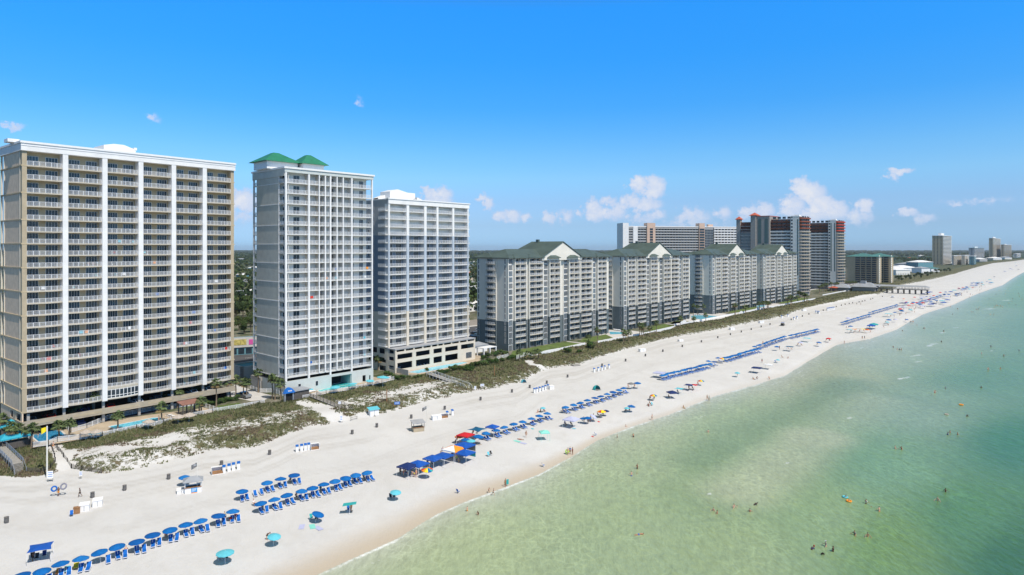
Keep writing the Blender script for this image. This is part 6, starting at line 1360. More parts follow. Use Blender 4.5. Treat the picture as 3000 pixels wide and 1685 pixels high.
run(c6(1565,360), c6(1908,262), 14, 'long packed row right of the rainbow umbrella', True)
run(c6(1885,238), c6(2205,128), 13, 'third packed row, before the far gap in the umbrellas', False)
run(kk(590,838), kk(1010,742), 13, 'fourth packed row, ending at the open sand', False)
run(kk(1375,640), kk(1790,516), 15, 'fifth packed row, beyond the open sand', False)
run(kk(1800,490), kk(2210,372), 17, 'sixth packed row, seaward of the pier', False)
run(k8(990,645), k8(1325,537), 18, 'seventh packed row, at the end of the pier', False)
run(k8(1545,533), k8(1600,508), 5, 'small blue block beyond the pier rows', False)
run(k8(1640,447), k8(1730,422), 8, 'last packed row far up the beach', False)
if LEFT_CH:
    mb = MB()
    for x, y, z, a in LEFT_CH: mb.add(lone, Matrix.Translation((x,y,z)) @ Matrix.Rotation(a,4,'Z'))
    tag(mb.part('far_loungers'), 'blue loungers massed under the far umbrella rows', 'lounge chairs', kind='stuff')

# other umbrellas
def canopy(m, m2=None, r=1.12, h=1.62, drop=.42, n=10): return proto_umbrella(r,h,drop,n,m,m2)[0]
CAN = dict(aqua=canopy('aqua',r=1.1), red=canopy('red'), navy=canopy('navy'), lilac=canopy('lilac'), grey=canopy('grey'), rain=canopy('red',['red','orange','yellow','ubl','teal']), rain2=canopy('yellow',['yellow','orange','red','yellow']), bl=UC, straw=canopy('straw',r=1.5,h=1.9,drop=.7), pink=canopy('red',['red','orange']), aquaw=canopy('aqua',r=1.25,drop=.3))
UM = [(k5(457,1252),'aquaw',1.05,(0,0,0),'aqua umbrella with a white centre, alone near the bottom edge'),(k5(860,1112),'aqua',.95,(.1,.15,0),'tilted aqua umbrella beside the bending person'),(k5(1212,925),'bl',.95,(0,.35,0),'tilted royal blue umbrella above the striped beach mats'),
 (c4(345,1252),'aqua',.95,(.1,.1,0),'pale aqua umbrella beside two dark chairs near the wet sand'),(c4(640,1038),'rain',1.1,(.1,.1,0),'rainbow umbrella just right of the twin blue tents'),(c4(950,732),'pink',1.0,(0,0,0),'orange and red umbrella left of the red tent'),(c4(1010,760),'bl',1.0,(0,0,0),'blue umbrella seaward of the red tent'),(c4(1060,772),'aqua',1.0,(0,0,0),'light blue umbrella seaward of the teal shade'),(c4(1125,730),'bl',1.15,(0,.1,0),'large blue umbrella under the teal winged shade'),(c4(1738,465),'aqua',.75,(0,0,0),'small aqua umbrella above a group on the sand'),
 (kf(668,915),'lilac',.95,(.1,.5,0),'tipped lilac umbrella left of the yellow and red one'),(kf(640,936),'bl',1.0,(0,0,0),'bright blue umbrella over a standing family'),(kf(605,940),'bl',.85,(0,0,0),'small blue umbrella left of the standing family'),(kf(760,880),'rain2',1.1,(0,0,0),'yellow and red striped umbrella'),(kf(795,877),'navy',.9,(0,0,0),'navy umbrella behind the yellow and red one'),(kf(1008,837),'bl',1.05,(0,.1,0),'royal blue umbrella over two sitters, between mint tent and rainbow umbrella'),(kf(975,853),'aqua',.8,(0,0,0),'small light blue umbrella left of the royal blue one'),
 (kf(1200,745),'rain',1.0,(0,0,0),'red and yellow umbrella over two dark chairs'),(kf(1603,622),'rain',1.0,(0,0,0),'rainbow umbrella with yellow panels right of the red shade'),(kf(1910,555),'aqua',.95,(0,0,0),'teal umbrella standing alone, left of the navy frame tent'),(c6(2120,240),'bl',1.1,(0,0,0),'blue umbrella between the packed rows and the four legged shade'),(c6(2130,382),'aqua',.8,(0,0,0),'light blue umbrella above a blue chair'),
 (kf(1010,645),'grey',1.1,(0,0,0),'flat grey umbrella right of the row of ten'),(kf(1063,641),'bl',1.1,(0,0,0),'flat blue umbrella right of the grey one'),(c6(1525,368),'rain',1.15,(0,.2,0),'rainbow umbrella in the gap of the long packed rows'),
 (kk(1172,882),'red',1.2,(0,0,0),'bright red umbrella alone near the waterline'),(kk(1020,941),'bl',1.2,(0,.1,0),'blue umbrella left of the bright red one'),(kk(748,942),'lilac',1.1,(0,0,0),'lilac umbrella over a lying sunbather'),(kk(1465,575),'lilac',1.4,(0,0,0),'white rimmed lilac umbrella behind the fifth packed row'),(kk(1505,697),'bl',1.2,(0,0,0),'small blue umbrella before the fifth packed row'),(kk(1755,748),'pink',1.2,(0,0,0),'orange umbrella at the right end of the long family camp'),
 (kk(2080,600),'bl',1.5,(0,0,0),'large blue umbrella right of the teal tents'),(kk(2055,635),'aqua',1.2,(0,0,0),'light blue umbrella below the large blue one'),(kk(2180,592),'lilac',1.2,(0,0,0),'lilac umbrella right of the large blue one'),(kk(2352,598),'bl',1.1,(0,0,0),'blue umbrella nearest the far waterline'),(kk(2170,488),'bl',1.2,(0,0,0),'blue umbrella below the end of the sixth packed row'),(kk(2305,285),'pink',1.0,(0,0,0),'small orange umbrella behind the far rows'),(kk(2470,260),'red',1.2,(0,0,0),'dark red umbrella at the pier end'),(kk(2435,355),'red',1.4,(0,0,0),'red and navy umbrella in the far crowd'),(kk(2335,345),'bl',1.4,(0,0,0),'blue umbrella right of the far navy tent')]
for p, c, s, tl, lb in UM: q = under(*p, hc=1.78*s); umb(q, lb, None, cm=CAN[c], sc=s, tilt=tl)
for i, p in enumerate((c3(1240,960),c3(1425,930),c3(750,1045))):
    x, y = at(*p, LOT+1.9); t = umb((x,y,LOT), ('first thatched umbrella by the long blue pool','second thatched umbrella, below the brown pavilion','thatched umbrella over the right part of the long blue pool')[i], None, cm=CAN['straw'])
for x, y, lb in ((1130,750,'thatched umbrella left of the round spa'),(1280,745,'thatched umbrella right of the round spa')): X_, Y_ = at(*c2(x,y-10), LOT+1.9); umb((X_,Y_,LOT), lb, None, cm=CAN['straw'], sc=.9)
for x, y, s, lb in ((672,765,1.2,'aqua umbrella left of the teal pool'),(1172,722,1.2,'aqua umbrella at the bend of the teal pool'),(1502,662,1.2,'aqua umbrella right of the teal pool'),(1825,603,1.1,'aqua umbrella above the round spa'),(2068,535,1.7,'large aqua umbrella behind the round spa')): X_, Y_ = at(*ce(x,y), LOT+1.8*s); umb((X_,Y_,LOT), lb, None, cm=CAN['aquaw'], sc=s)

# tents
def tent(px, py, w, h, m, label, rz=None, legs='wht', flat=.55, sag=0, side=None, m2=None, cat='canopy tent', group=None):
    """px, py: middle of the canopy edge plane seen in the photo"""
    p = G(px, py, h); t = thing('canopy_tent', label, cat, p, math.atan2(NB[1],NB[0]) if rz is None else rz, group); c = MB(); q = w/2; n = 4
    C = [(-q,-q,h),(q,-q,h),(q,q,h),(-q,q,h)]; top = (0,0,h+flat)
    for i in range(4):
        a, b = C[i], C[(i+1)%4]; mm = m if not m2 or i%2 == 0 else m2; mid = ((a[0]+b[0])/2*(1-sag), (a[1]+b[1])/2*(1-sag), h+.02)
        c.mesh([a, mid, top], [(0,1,2)], mm); c.mesh([mid, b, top], [(0,1,2)], mm)
        c.mesh([a, b, (b[0],b[1],h-.22), (a[0],a[1],h-.22)], [(3,2,1,0)], mm) if not sag else None
    c.part('canopy', t)
    for x, y in ((-1,-1),(1,-1),(1,1),(-1,1)): l = MB(); l.tube([(x*(q-.05),y*(q-.05),-.1),(x*(q-.05),y*(q-.05),h)], .03, legs, 5); l.part('leg', t)
    if side: s = MB(); s.mesh([(q,-q,h-.2),(q,q,h-.2),(q,q,.9),(q,-q,.9)], [(0,1,2,3)], side); s.part('side_panel', t)
    return t
tent(*k0(340,1212), 3.0, 2.0, 'tent_bl', 'blue tent pitched alone in the bottom left corner', rz=.5, flat=.25, sag=.12)
tent(*c4(465,1012), 3.3, 2.1, 'navy', 'dark navy tent joined to the left of a blue one', flat=.7); tent(*c4(562,990), 3.4, 2.1, 'tent_bl', 'blue tent joined to the right of the navy one', flat=.7)
tent(*c4(702,937), 3.2, 2.1, 'tent_bl', 'blue tent between the twin tents and the low blue one', flat=.6); tent(*c4(802,912), 3.3, 2.0, 'tent_bl', 'low blue tent left of the orange and white one', flat=.3)
tent(*c4(898,850), 3.9, 2.4, 'orange', 'orange and white tent with a round emblem', flat=.75, m2='wht'); tent(*c4(995,815), 3.8, 2.5, 'tent_bl', 'bright blue tent behind the orange and white one', flat=.65, side='grey'); tent(*c4(1002,885), 3.5, 2.1, 'tent_bl', 'blue tent with a teal side cloth', flat=.7, side='teal')
tent(*c4(1010,718), 3.2, 2.3, 'red', 'bright red tent behind the blue umbrellas', flat=.4); tent(*c4(1120,668), 3.6, 2.3, 'uteal', 'dark teal shade with pulled out corners', flat=.5, sag=.25) if M.setdefault('uteal', mat('dark_teal_canvas',(.01,.10,.20),.7,.1,2)) else None
tent(*c4(1262,642), 2.6, 2.3, 'tent_bl', 'small blue pyramid tent behind the umbrella row', flat=.6)
tent(*c4(1752,692), 2.3, 2.0, 'mint', 'mint green pop up tent with cloth legs', flat=.45, legs='mint', rz=.2); tent(*kf(502,948), 3.4, 2.2, 'lilac', 'white lilac tent over blue chairs', flat=.7)
tent(*kf(1360,722), 2.9, 1.9, 'navy', 'tipped navy tent left of the turquoise shade', flat=.6, rz=.2); tent(*kf(1420,690), 2.8, 1.7, 'aqua', 'flat turquoise shade sheet', flat=.1, sag=.3); tent(*kf(1500,660), 2.9, 1.8, 'navy', 'navy shade left of the red one', flat=.35, sag=.15); tent(*kf(1545,660), 2.2, 1.8, 'red', 'red orange shade right of the navy one', flat=.3, sag=.2)
tent(*kf(2075,512), 3.3, 2.1, 'navy', 'navy frame tent on four white legs near the waterline', flat=.3); tent(*kf(2172,484), 2.8, 2.0, 'wht', 'pale frame tent right of the navy one', flat=.3); tent(*c6(852,520), 3.6, 1.9, 'lilac', 'lilac shade at the left end of the long packed row', flat=.15)
tent(*c6(2258,242), 3.6, 2.1, 'uteal', 'dark blue four legged shade before the packed rows', flat=.25, sag=.25); tent(*c6(2445,150), 4.2, 2.0, 'aqua', 'pale blue sail shade before the fourth packed row', flat=.2, sag=.35)
tent(*kk(1815,690), 4.2, 2.2, 'tent_bl', 'blue part of the big leaning far tent', flat=.9); tent(*kk(1855,672), 4.5, 2.6, 'teal', 'teal part of the big leaning far tent', flat=.9); tent(*kk(2080,512), 5, 2.2, 'aqua', 'long pale blue shade below the sixth packed row', flat=.15, sag=.2); tent(*kk(2290,350), 4.6, 2.3, 'navy', 'far navy tent right of the sixth packed row', flat=.5)
for i, (x, y) in enumerate(((1495,752),(1560,745),(1620,738),(1690,742))): tent(*kk(x,y), 2.8, 2.0, ('aqua','rainb','straw','yellow')[i] if i != 1 else 'orange', ('aqua','orange','straw coloured','yellow')[i]+' shade in the long far family camp', flat=.2, sag=.2)
for i, (x, y) in enumerate(((1170,675),(1215,668),(1050,700),(1420,610),(1340,625),(1360,650),(1880,370),(1850,385),(2070,350),(2090,345),(1120,500),(1060,520),(1035,570),(1160,492),(1520,465),(1470,488),(1560,515),(1410,560),(1790,390),(2060,305),(2460,95),(2490,150),(2400,150),(2370,140),(2450,50),(2285,180))):
    c = ('tent_bl','navy','lilac','tent_bl','aqua')[i%5]; tent(*k8(x,y), 4.2, 2.2, c, {'tent_bl':'blue','navy':'navy','lilac':'pale lilac','aqua':'light blue'}[c]+' tent in the far crowd beyond the pier end', flat=.5, group='far '+{'tent_bl':'blue','navy':'navy','lilac':'lilac','aqua':'light blue'}[c]+' tents')
for i in range(64):
    u = rnd.random(); a = k8(700+u*1450, 760-u*440+rnd.uniform(-75,60)); c = rnd.choice(['bl','bl','navy','lilac','aqua','red','bl']); q = under(*a)
    if zones(np.array([q.x]), np.array([q.y]))[0][0] < 9: continue
    umb(q, {'bl':'blue','navy':'navy','lilac':'lilac','aqua':'aqua','red':'red'}[c]+' umbrella scattered in the far crowd', 'scattered far '+c+' umbrellas', cm=CAN[c], sc=rnd.uniform(1.1,1.5))
# dome shade
def dome(px, py, r, m, label):
    p = G(px,py); t = thing('beach_dome', label, 'beach tent', p, -.9); d = MB(); n = 12; V = []; Fs = []
    for i in range(7):
        for k in range(n+1): a = math.pi*.5*i/6; b = -math.pi*.15+math.pi*1.3*k/n; V.append((-r*math.cos(a)*math.sin(b), r*math.cos(a)*math.cos(b), r*1.1*math.sin(a)))
    for i in range(6):
        for k in range(n): j = i*(n+1)+k; Fs.append((j,j+1,j+n+2,j+n+1))
    d.mesh(V, Fs, m); d.part('shell', t, smooth=True); f = MB(); f.box(-r*.5,-r*.8,.0,r*.9,r*.8,.04,'grey'); f.part('mat', t)
dome(*kf(717,700), 1.35, 'teal', 'teal half dome beach shelter with people inside'); dome(*c4(1557,228), 1.0, 'aqua', 'aqua half dome tent at the dune edge')

# bins
bm_ = MB(); bm_.lathe([(.0,.0),(.27,.0),(.30,.1),(.31,.45),(.30,.82),(.33,.86),(.33,.92),(.28,.92),(.27,.70),(.0,.70)], 'greyd', 14)
for z in (.25,.5): bm_.lathe([(.315,z-.02),(.325,z),(.315,z+.02)], 'greyd', 14)
BIN = bm_.data('bin', True)
near_bins = [(19,1532,'grey bin at the far left, above the lone blue tent'),(271,1458,'grey bin behind the right white storage box'),(365,1437,'grey bin between the white boxes and the wooden kiosk'),(494,1404,'grey bin left above the kiosk with the blue sign'),(649,1364,'grey bin behind the open box and four blue topped stacks'),(790,1332,'grey bin left of the four stacks in a row'),(1032,1272,'grey bin below the end of the dark boardwalk'),
 (1104,1252,'grey bin below the white dune shed'),(1205,1226,'grey bin left above the tan kiosk'),(1303,1200,'grey bin above the two stacks near the tan kiosk'),(1408,1173,'grey bin below the end of the white railed boardwalk'),(1500,1150,'grey bin between the white boardwalk and the six stacks'),(1552,1137,'grey bin just above the left end of the six stacks'),(1602,1124,'grey bin above the right end of the six stacks'),(1663,1106,'grey bin right of the six stacks'),(1764,1073,'grey bin above the five stacks')]
for px, py, lb in near_bins: p = G(px,py); o = put('trash_bin', BIN, None, p, rnd.uniform(0,6), 1.12); tag(o, lb, 'trash bin', 'grey bins on the sand')
for px, py in ((1833,1059),(1891,1044),(1942,1031),(1999,1017),(2055,1003),(2103,991),(2140,982),(2172,974),(2201,967),(2230,959),(2256,952),(2318,938),(2351,928),(2370,922),(2412,911),(2450,900),(2465,896),(2476,893),(2488,891),(2498,889),(2517,886),(2526,884),(2534,882),(2551,878),(2557,876),(2585,870),(2640,858)):
    p = G(px,py); o = put('trash_bin', BIN, None, p, rnd.uniform(0,6), 1.15); tag(o, 'small dark bin in the long line running up the beach below the dune', 'trash bin', 'far bins in a line')

# storage boxes and lounger stacks
def sbox(px, py, w, d, h, rz, label, open_=False):
    p = G(px,py); t = thing('storage_box', label, 'storage box', p, rz); m = MB()
    if open_:
        m.box(0,0,0,w,d,.06,'wht'); m.box(0,d-.05,.06,w,d,h,'wht'); m.box(0,0,.06,.05,d-.05,h,'wht'); m.box(w-.05,0,.06,w,d-.05,h,'wht'); m.box(.1,.2,.06,w-.1,d-.2,.5,'woodb'); m.part('body', t)
        l = MB(); l.mesh([(-.05,d*.55,h),(w+.05,d*.55,h),(w+.05,d+.1,h),(-.05,d+.1,h),(-.05,d*.55,h+.06),(w+.05,d*.55,h+.06),(w+.05,d+.1,h+.06),(-.05,d+.1,h+.06)], [(3,2,1,0),(4,5,6,7),(0,1,5,4),(1,2,6,5),(2,3,7,6),(3,0,4,7)], 'wht'); l.part('lid', t)
    else:
        m.box(0,0,0,w,d,h-.12,'wht'); m.box(w*.48,-.02,.1,w*.52,-.001,h-.2,'greyd'); m.part('body', t); l = MB(); l.mesh([(-.06,-.06,h-.12),(w+.06,-.06,h-.12),(w+.06,d+.06,h),(-.06,d+.06,h),(-.06,-.06,h-.06),(w+.06,-.06,h-.06),(w+.06,d+.06,h+.06),(-.06,d+.06,h+.06)], [(3,2,1,0),(4,5,6,7),(0,1,5,4),(1,2,6,5),(2,3,7,6),(3,0,4,7)], 'wht'); l.part('lid', t)
    return t
BR = math.atan2(.74,.67)-.35
sbox(*k0(663,922), 1.5, 1.55, 1.2, BR, 'left white storage box, next to the brown cabinet'); sbox(*k0(775,882), 1.5, 1.55, 1.2, BR, 'right white storage box, below a grey bin')
sbox(*c4(700,585), 2.6, 1.3, 1.15, BR, 'long closed white storage box right of the tan kiosk'); sbox(*c4(785,570), 2.0, 1.3, 1.1, BR, 'open white storage box right of the tan kiosk', True)
sbox(*k5(345,610), 2.2, 1.4, 1.3, BR, 'open white storage box left of four blue topped stacks', True); sbox(*k5(1178,402), 1.9, 1.3, 1.25, BR, 'white storage box right of four stacks in a row', True)
sbox(*c4(1805,295), 1.6, 1.3, 1.2, BR, 'white storage box at the right end of the six stacks'); sbox(*kf(1088,379), 3.2, 1.4, 1.3, BR, 'white storage box at the edge of the dune grass, below the second gabled block'); sbox(*kf(1855,194), 3.0, 1.4, 1.3, BR, 'white storage box at the dune edge, higher up the beach'); sbox(*kf(1420,292), 2.6, 1.4, 1.0, BR, 'white storage box with a blue chair at the dune edge')
sbox(*kk(140,655), 3.4, 1.5, 1.3, BR, 'white storage box left of the far beach buggy'); sbox(*kk(790,470), 3.4, 1.5, 1.2, BR, 'white storage box in the dune edge below the farthest gabled block')
p = G(*k0(615,940)); t = thing('wooden_cabinet','orange brown wooden cabinet against the left white storage box','cabinet',p,BR); m = MB(); m.box(0,0,0,.95,.8,1.05,'woodb'); m.part('body', t); m = MB(); m.box(-.04,-.05,1.05,1.0,.85,1.12,'woodb'); m.part('top', t)
sm = MB()
for s in range(5): sm.add(lfb, Matrix.Translation((0,0,.0+s*.16)))
stk = MB()
for k in range(6):      # loungers standing on end, side by side, wrapped white with blue slings on top
    y = k*.11; stk.box(-.33,y,.0,.33,y+.07,1.45,'wht')
stf = stk.data('stacked_frames'); st2 = MB(); st2.mesh([(-.36,-.12,1.42),(.36,-.12,1.42),(.36,.80,1.60),(-.36,.80,1.60),(-.36,-.12,1.50),(.36,-.12,1.50),(.36,.80,1.68),(-.36,.80,1.68)], [(3,2,1,0),(4,5,6,7),(0,1,5,4),(1,2,6,5),(2,3,7,6),(3,0,4,7)], 'cbl'); stc = st2.data('blue_top')
def stack(px, py, label, group, sc=.92): p = G(px,py); t = thing('lounger_stack', label, 'lounger stack', p, BR-.1, group); t.scale = (sc,sc,sc); put('stacked_frames', stf, t); put('blue_top', stc, t)
for grp, pts, w_ in (('four stacks right of the open box',[(447,592),(490,580),(527,570),(570,560)],k5),('four stacks in a row below the dune',[(1062,415),(1100,408),(1132,402),(1160,397)],k5),('two stacks near the tan kiosk',[(840,553),(888,536)],c4),('six stacks by the dune edge',[(1662,327),(1685,322),(1712,315),(1740,308),(1765,298),(1790,290)],c4),('five stacks higher up the beach',[(700,552),(735,545),(765,538),(790,530),(825,520)],kf)):
    for i, q in enumerate(pts): stack(*w_(*q), f'{ORD[i]} from the left of the {grp}', grp)
for i in range(7): stack(*kk(1160+i*17, 464-i*3), 'upright stack in the far cluster below the red topped towers', 'far cluster of stacks', 1.2)
for x, y in ((985,505),(1010,510),(1030,512),(470,580),(560,560),(655,605),(700,590)): stack(*kk(x,y), 'far chair stack standing in the line of bins', 'far stacks in the bin line', 1.1)
# shed at the dune edge
p = G(*c4(112,548)); t = thing('dune_shed','small white shed with a pale sloping roof at the dune edge','shed',p,BR+.1); m = MB(); m.box(0,0,0,2.5,1.6,1.7,'wht'); m.box(1.2,-.03,.1,1.26,-.001,1.6,'greyd'); m.part('wall', t); m = MB(); m.mesh([(-.3,-.3,1.7),(2.8,-.3,1.7),(2.8,1.9,2.1),(-.3,1.9,2.1),(-.3,-.3,1.8),(2.8,-.3,1.8),(2.8,1.9,2.2),(-.3,1.9,2.2)], [(3,2,1,0),(4,5,6,7),(0,1,5,4),(1,2,6,5),(2,3,7,6),(3,0,4,7)], 'aqua'); m.part('roof', t)
# kiosks
def kiosk(px, py, wallm, roofm, postm, label, hiproof, sign=None):
    p = G(px,py); t = thing('kiosk', label, 'kiosk', p, BR-.05); t.scale = (.86,.86,1); w, d = 3.3, 2.4; m = MB()
    for a in ((0,0,w,.08),(0,d-.08,w,d),(0,.08,.08,d-.08),(w-.08,.08,w,d-.08)): m.box(a[0],a[1],0,a[2],a[3],1.05,wallm)
    m.box(.08,.08,.0,w-.08,d-.08,.06,'wood'); m.part('counter_wall', t); m = MB(); m.box(-.12,-.15,1.05,w+.12,.25,1.12,'woodb'); m.box(.3,d-.7,.06,w-.3,d-.2,.9,'woodd'); m.part('counter', t)
    for x in (.05, w-.05):
        for y in (.05, d-.05): q = MB(); q.box(x-.06,y-.06,1.05,x+.06,y+.06,2.25,postm); q.part('post', t)
    r = MB()
    if hiproof: hip(r,-.4,w+.4,-.4,d+.4,2.25,2.95,1.4,roofm,th=.1)
    else: r.mesh([(-.3,-.4,2.2),(w+.3,-.4,2.2),(w+.3,d+.4,2.5),(-.3,d+.4,2.5),(-.3,-.4,2.3),(w+.3,-.4,2.3),(w+.3,d+.4,2.6),(-.3,d+.4,2.6)], [(3,2,1,0),(4,5,6,7),(0,1,5,4),(1,2,6,5),(2,3,7,6),(3,0,4,7)], roofm)
    r.part('roof', t)
    if sign:
        s = MB(); s.box(1.3,-.10,.0,2.5,-.04,1.0,'signb2'); s.box(1.3,-.105,.0,2.5,-.10,.14,'orange')
        for i in range(4): s.box(1.42,-.106,.85-i*.15,1.42+(.95,.8,.9,.6)[i],-.10,.79-i*.15+.0,'signw')
        s.part('sign', t)
    return t
M['signb2'] = mat('sign_bright_blue', (.02,.28,.62), .5)
k = kiosk(*k5(118,768), 'wht','roofgrey','wht','white beach kiosk with a grey hipped roof, blue and orange sign', True, True)
sbox(*k5(52,770), 1.6, 1.2, .75, BR, 'low white box at the left foot of the white kiosk'); sbox(*k5(222,722), .8, 1.2, .7, BR, 'small white box at the right side of the white kiosk')
umb(G(*k5(112,700)), 'blue umbrella standing behind the white kiosk', None, sc=1.05)
kiosk(*c4(520,698), 'tan','roofflat','woodd','tan beach kiosk with a flat grey roof on dark posts', False)
for (px, py), h, lb in ((k5(222,742),5.6,'thin flagpole with a black flag beside the white kiosk'),(c4(642,640),5.4,'thin flagpole with a black flag beside the tan kiosk')):
    p = G(px,py); t = thing('flagpole', lb, 'flag', p); m = MB(); m.tube([(0,0,-.2),(0,0,h)], .055, 'pole', 6); m.part('pole', t); m = MB(); n = 6
    V = [(-i*1.15/n, math.sin(i*1.1)*.07*i/3, h-.05-i*.10) for i in range(n+1)]+[(-i*1.15/n, math.sin(i*1.1+.5)*.07*i/3, h-.85-i*.12) for i in range(n+1)]; m.mesh(V, [(i,i+1,n+2+i,n+1+i) for i in range(n)], 'grey'); f_ = m.part('flag', t); m = MB()
    for r_ in range(2): m.mesh([(-.2,-.02,h-.35-r_*.22),(-.95,-.05,h-.43-r_*.22),(-.95,-.05,h-.50-r_*.22),(-.2,-.02,h-.42-r_*.22)], [(0,1,2,3)], 'signw')
    m.part('lettering', f_)
p = G(*k0(395,632)); t = thing('warning_flag','tall pale pole flying a yellow flag at the sandy footpath','flag',p); m = MB(); m.tube([(0,0,-.3),(0,0,10.6)], [.16,.12], 'pole', 8); m.part('pole', t); m = MB(); n = 6
V = [(-.1-i*1.05/n, math.sin(i*.9)*.10, 10.4-i*.05) for i in range(n+1)]+[(-.1-i*1.05/n, math.sin(i*.9+.4)*.12, 9.6-i*.13) for i in range(n+1)]; m.mesh(V, [(i,i+1,n+2+i,n+1+i) for i in range(n)], 'yellow'); m.part('flag', t)
def signpost(px, py, w, h, hp, m1, label, rz=0, posts=2):
    p = G(px,py); t = thing('sign', label, 'sign', p, rz); m = MB(); m.box(-w/2,-.02,hp,w/2,.02,hp+h,m1); s_ = m.part('panel', t); m = MB()
    for i in range(3): m.box(-w*.38,-.025,hp+h*(.75-i*.25),w*.38,-.021,hp+h*(.82-i*.25),'signw' if m1 != 'signw' else 'signb')
    m.part('lettering', s_)
    for x in ((-w/2+.08, w/2-.08) if posts == 2 else (0,)): q = MB(); q.box(x-.05,.02,-.2,x+.05,.1,hp+h*.9,'woodb' if m1 != 'signw' else 'wood'); q.part('post', t)
signpost(*k0(422,665), 1.0, 1.5, .7, 'signw', 'white information board at the foot of the yellow flag pole', .3); signpost(*k0(678,640), .55, 1.0, .6, 'signw', 'small white sign on a brown post at the dune edge', .2, 1)
signpost(*c4(365,470), 1.6, .8, 1.1, 'signb', 'blue topped notice board in the dune grass', .2); signpost(*c4(1167,278), 1.3, .8, .9, 'signw', 'white notice board near the white railed boardwalk', .2); signpost(*c4(1101,302), .7, 1.0, .4, 'signw', 'small white board at the end of the white railed boardwalk', .2)
signpost(*k5(1432,135), .7, 1.6, .4, 'signw', 'tall white board before the end of the dark boardwalk', .2); signpost(*k5(1418,78), .7, .7, 2.2, 'signw', 'white sign on a tall white pole beside the dark boardwalk', .2, 1)
for px, py, lb in ((c4(268,405)),(c4(1282,165))) and [(*c4(268,405),'bare wooden post in the dune above the blue topped notice board'),(*c4(1282,165),'bare wooden post in the dune right of the white boardwalk')]:
    p = G(px,py); m = MB(); m.box(-.12,-.12,-.3,.12,.12,3.6,'woodb'); o = m.part('wooden_post', None, p); tag(o, lb, 'post')
p = G(*kf(541,497)); t = thing('timber_platform','low brown timber platform at the dune path mouth','platform',p,BR); m = MB(); m.box(-1.6,-1,.1,1.6,1,.45,'wood'); m.part('deck', t)

# people and small gear on the sand
def chair_mesh(m):
    c = MB(); 
    for s in (-.26,.26): c.tube([(.28,s,0),(-.1,s,.42),(-.38,s,.95)], .02, 'rail', 4); c.tube([(-.3,s,0),(.28,s,.40)], .02, 'rail', 4); c.box(-.3,s-.03,.58,.2,s+.03,.61,'rail')
    s_ = MB(); s_.mesh([(.28,-.26,.42),(.28,.26,.42),(-.12,.26,.36),(-.12,-.26,.36),(-.40,.26,.98),(-.40,-.26,.98)], [(0,1,2,3),(3,2,4,5)], m); return c.data('frame'), s_.data('sling')
CHM = {c: chair_mesh(COLW[c]) for c in ('blue','navy','black','teal','aqua','red')}
def bchair(px, py, c, label, face=None, group=None): p = G(px,py); t = thing('beach_chair', label, 'beach chair', p, CH_ANG if face is None else face, group); put('frame', CHM[c][0], t); put('sling', CHM[c][1], t); return t
def mat_(px, py, m, label, w=.9, l=1.9, rz=None): p = G(px,py); b = MB(); b.box(-l/2,-w/2,.02,l/2,w/2,.05,m); o = b.part('beach_towel', None, (p.x,p.y,p.z), rz if rz is not None else CH_ANG+rnd.uniform(-.4,.4)); o.data.materials[0] = M[m] if isinstance(m,str) else m; tag(o, label, 'towel')
def ring(x, y, z, r, m, label, rot=(0,0,0)):
    c = MB(); n, k = 18, 8; V = []; Fs = []
    for i in range(n):
        for j in range(k): a = 2*math.pi*i/n; b = 2*math.pi*j/k; V.append(((r+.14*math.cos(b))*math.cos(a), (r+.14*math.cos(b))*math.sin(a), .14*math.sin(b)))
    for i in range(n):
        for j in range(k): Fs.append((i*k+j, ((i+1)%n)*k+j, ((i+1)%n)*k+(j+1)%k, i*k+(j+1)%k))
    c.mesh(V, Fs, m); o = c.part('swim_ring', None, (x,y,z), smooth=True); o.rotation_euler = rot; tag(o, label, 'swim ring'); return o
def pp(pt, kind, face, label, cloth=('shorts','navy'), skin='a', hair='haird', sc=1.0, dz=0, **k): p = G(*pt); return person(p.x, p.y, p.z+dz, kind, face, label, cloth, skin, hair, sc, **k)
pp(k0(491,785),'carry',2.6,'person in orange shorts carrying two swim rings up the beach',('shorts','orange'),'c')
p = G(*k0(491,785)); ring(p.x-.75,p.y-.1,p.z+1.45,.42,'cbl','blue swim ring held by the person in orange shorts',(1.2,.3,.4)); ring(p.x+.75,p.y+.3,p.z+1.75,.5,'tubegr','grey swim ring held by the person in orange shorts',(1.1,-.3,.2))
pp(k0(672,792),'walk',-2.2,'person in a black shirt with a yellow bag, alone above the white boxes',('shirt','black','black'),'c')
pp(c2(705,975),'walk',1.4,'person in orange shorts on the sandy footpath behind the yellow flag',('shorts','orange'),'b')
bchair(*k0(600,955),'blue','upright blue beach chair beside the brown cabinet')
for (x, y), c in (((272,1318),'black'),((310,1322),'black'),((372,1300),'navy')): bchair(*k0(x,y), c, f'{c} chair under the lone blue tent in the corner', None, 'chairs under the corner tent')
pp(k0(285,1318),'sit',CH_ANG,'person sitting under the lone blue tent in the corner',('shorts','black'),'c')
pp(k0(1058,1262),'recline',CH_ANG,'sunbather in red on the lounger under the sixth umbrella of the near row',('suit','red'),'b',dz=-.08)
pp(k0(1395,1120),'recline',CH_ANG,'sunbather in black on the lounger below the ninth near umbrella',('suit','black'),'a',dz=-.08)
for p_, m_, lb in (((492,1432),'orange','orange towel on the third lounger of the near row'),((560,1415),'aqua','aqua towel on a lounger of the near row'),((640,1385),'yellow','yellow towel on a lounger of the near row')):
    q = G(*k0(*p_)); b = MB(); b.box(-.9,-.32,.36,.9,.32,.41,m_); o = b.part('beach_towel', None, q, CH_ANG); tag(o, lb, 'towel')
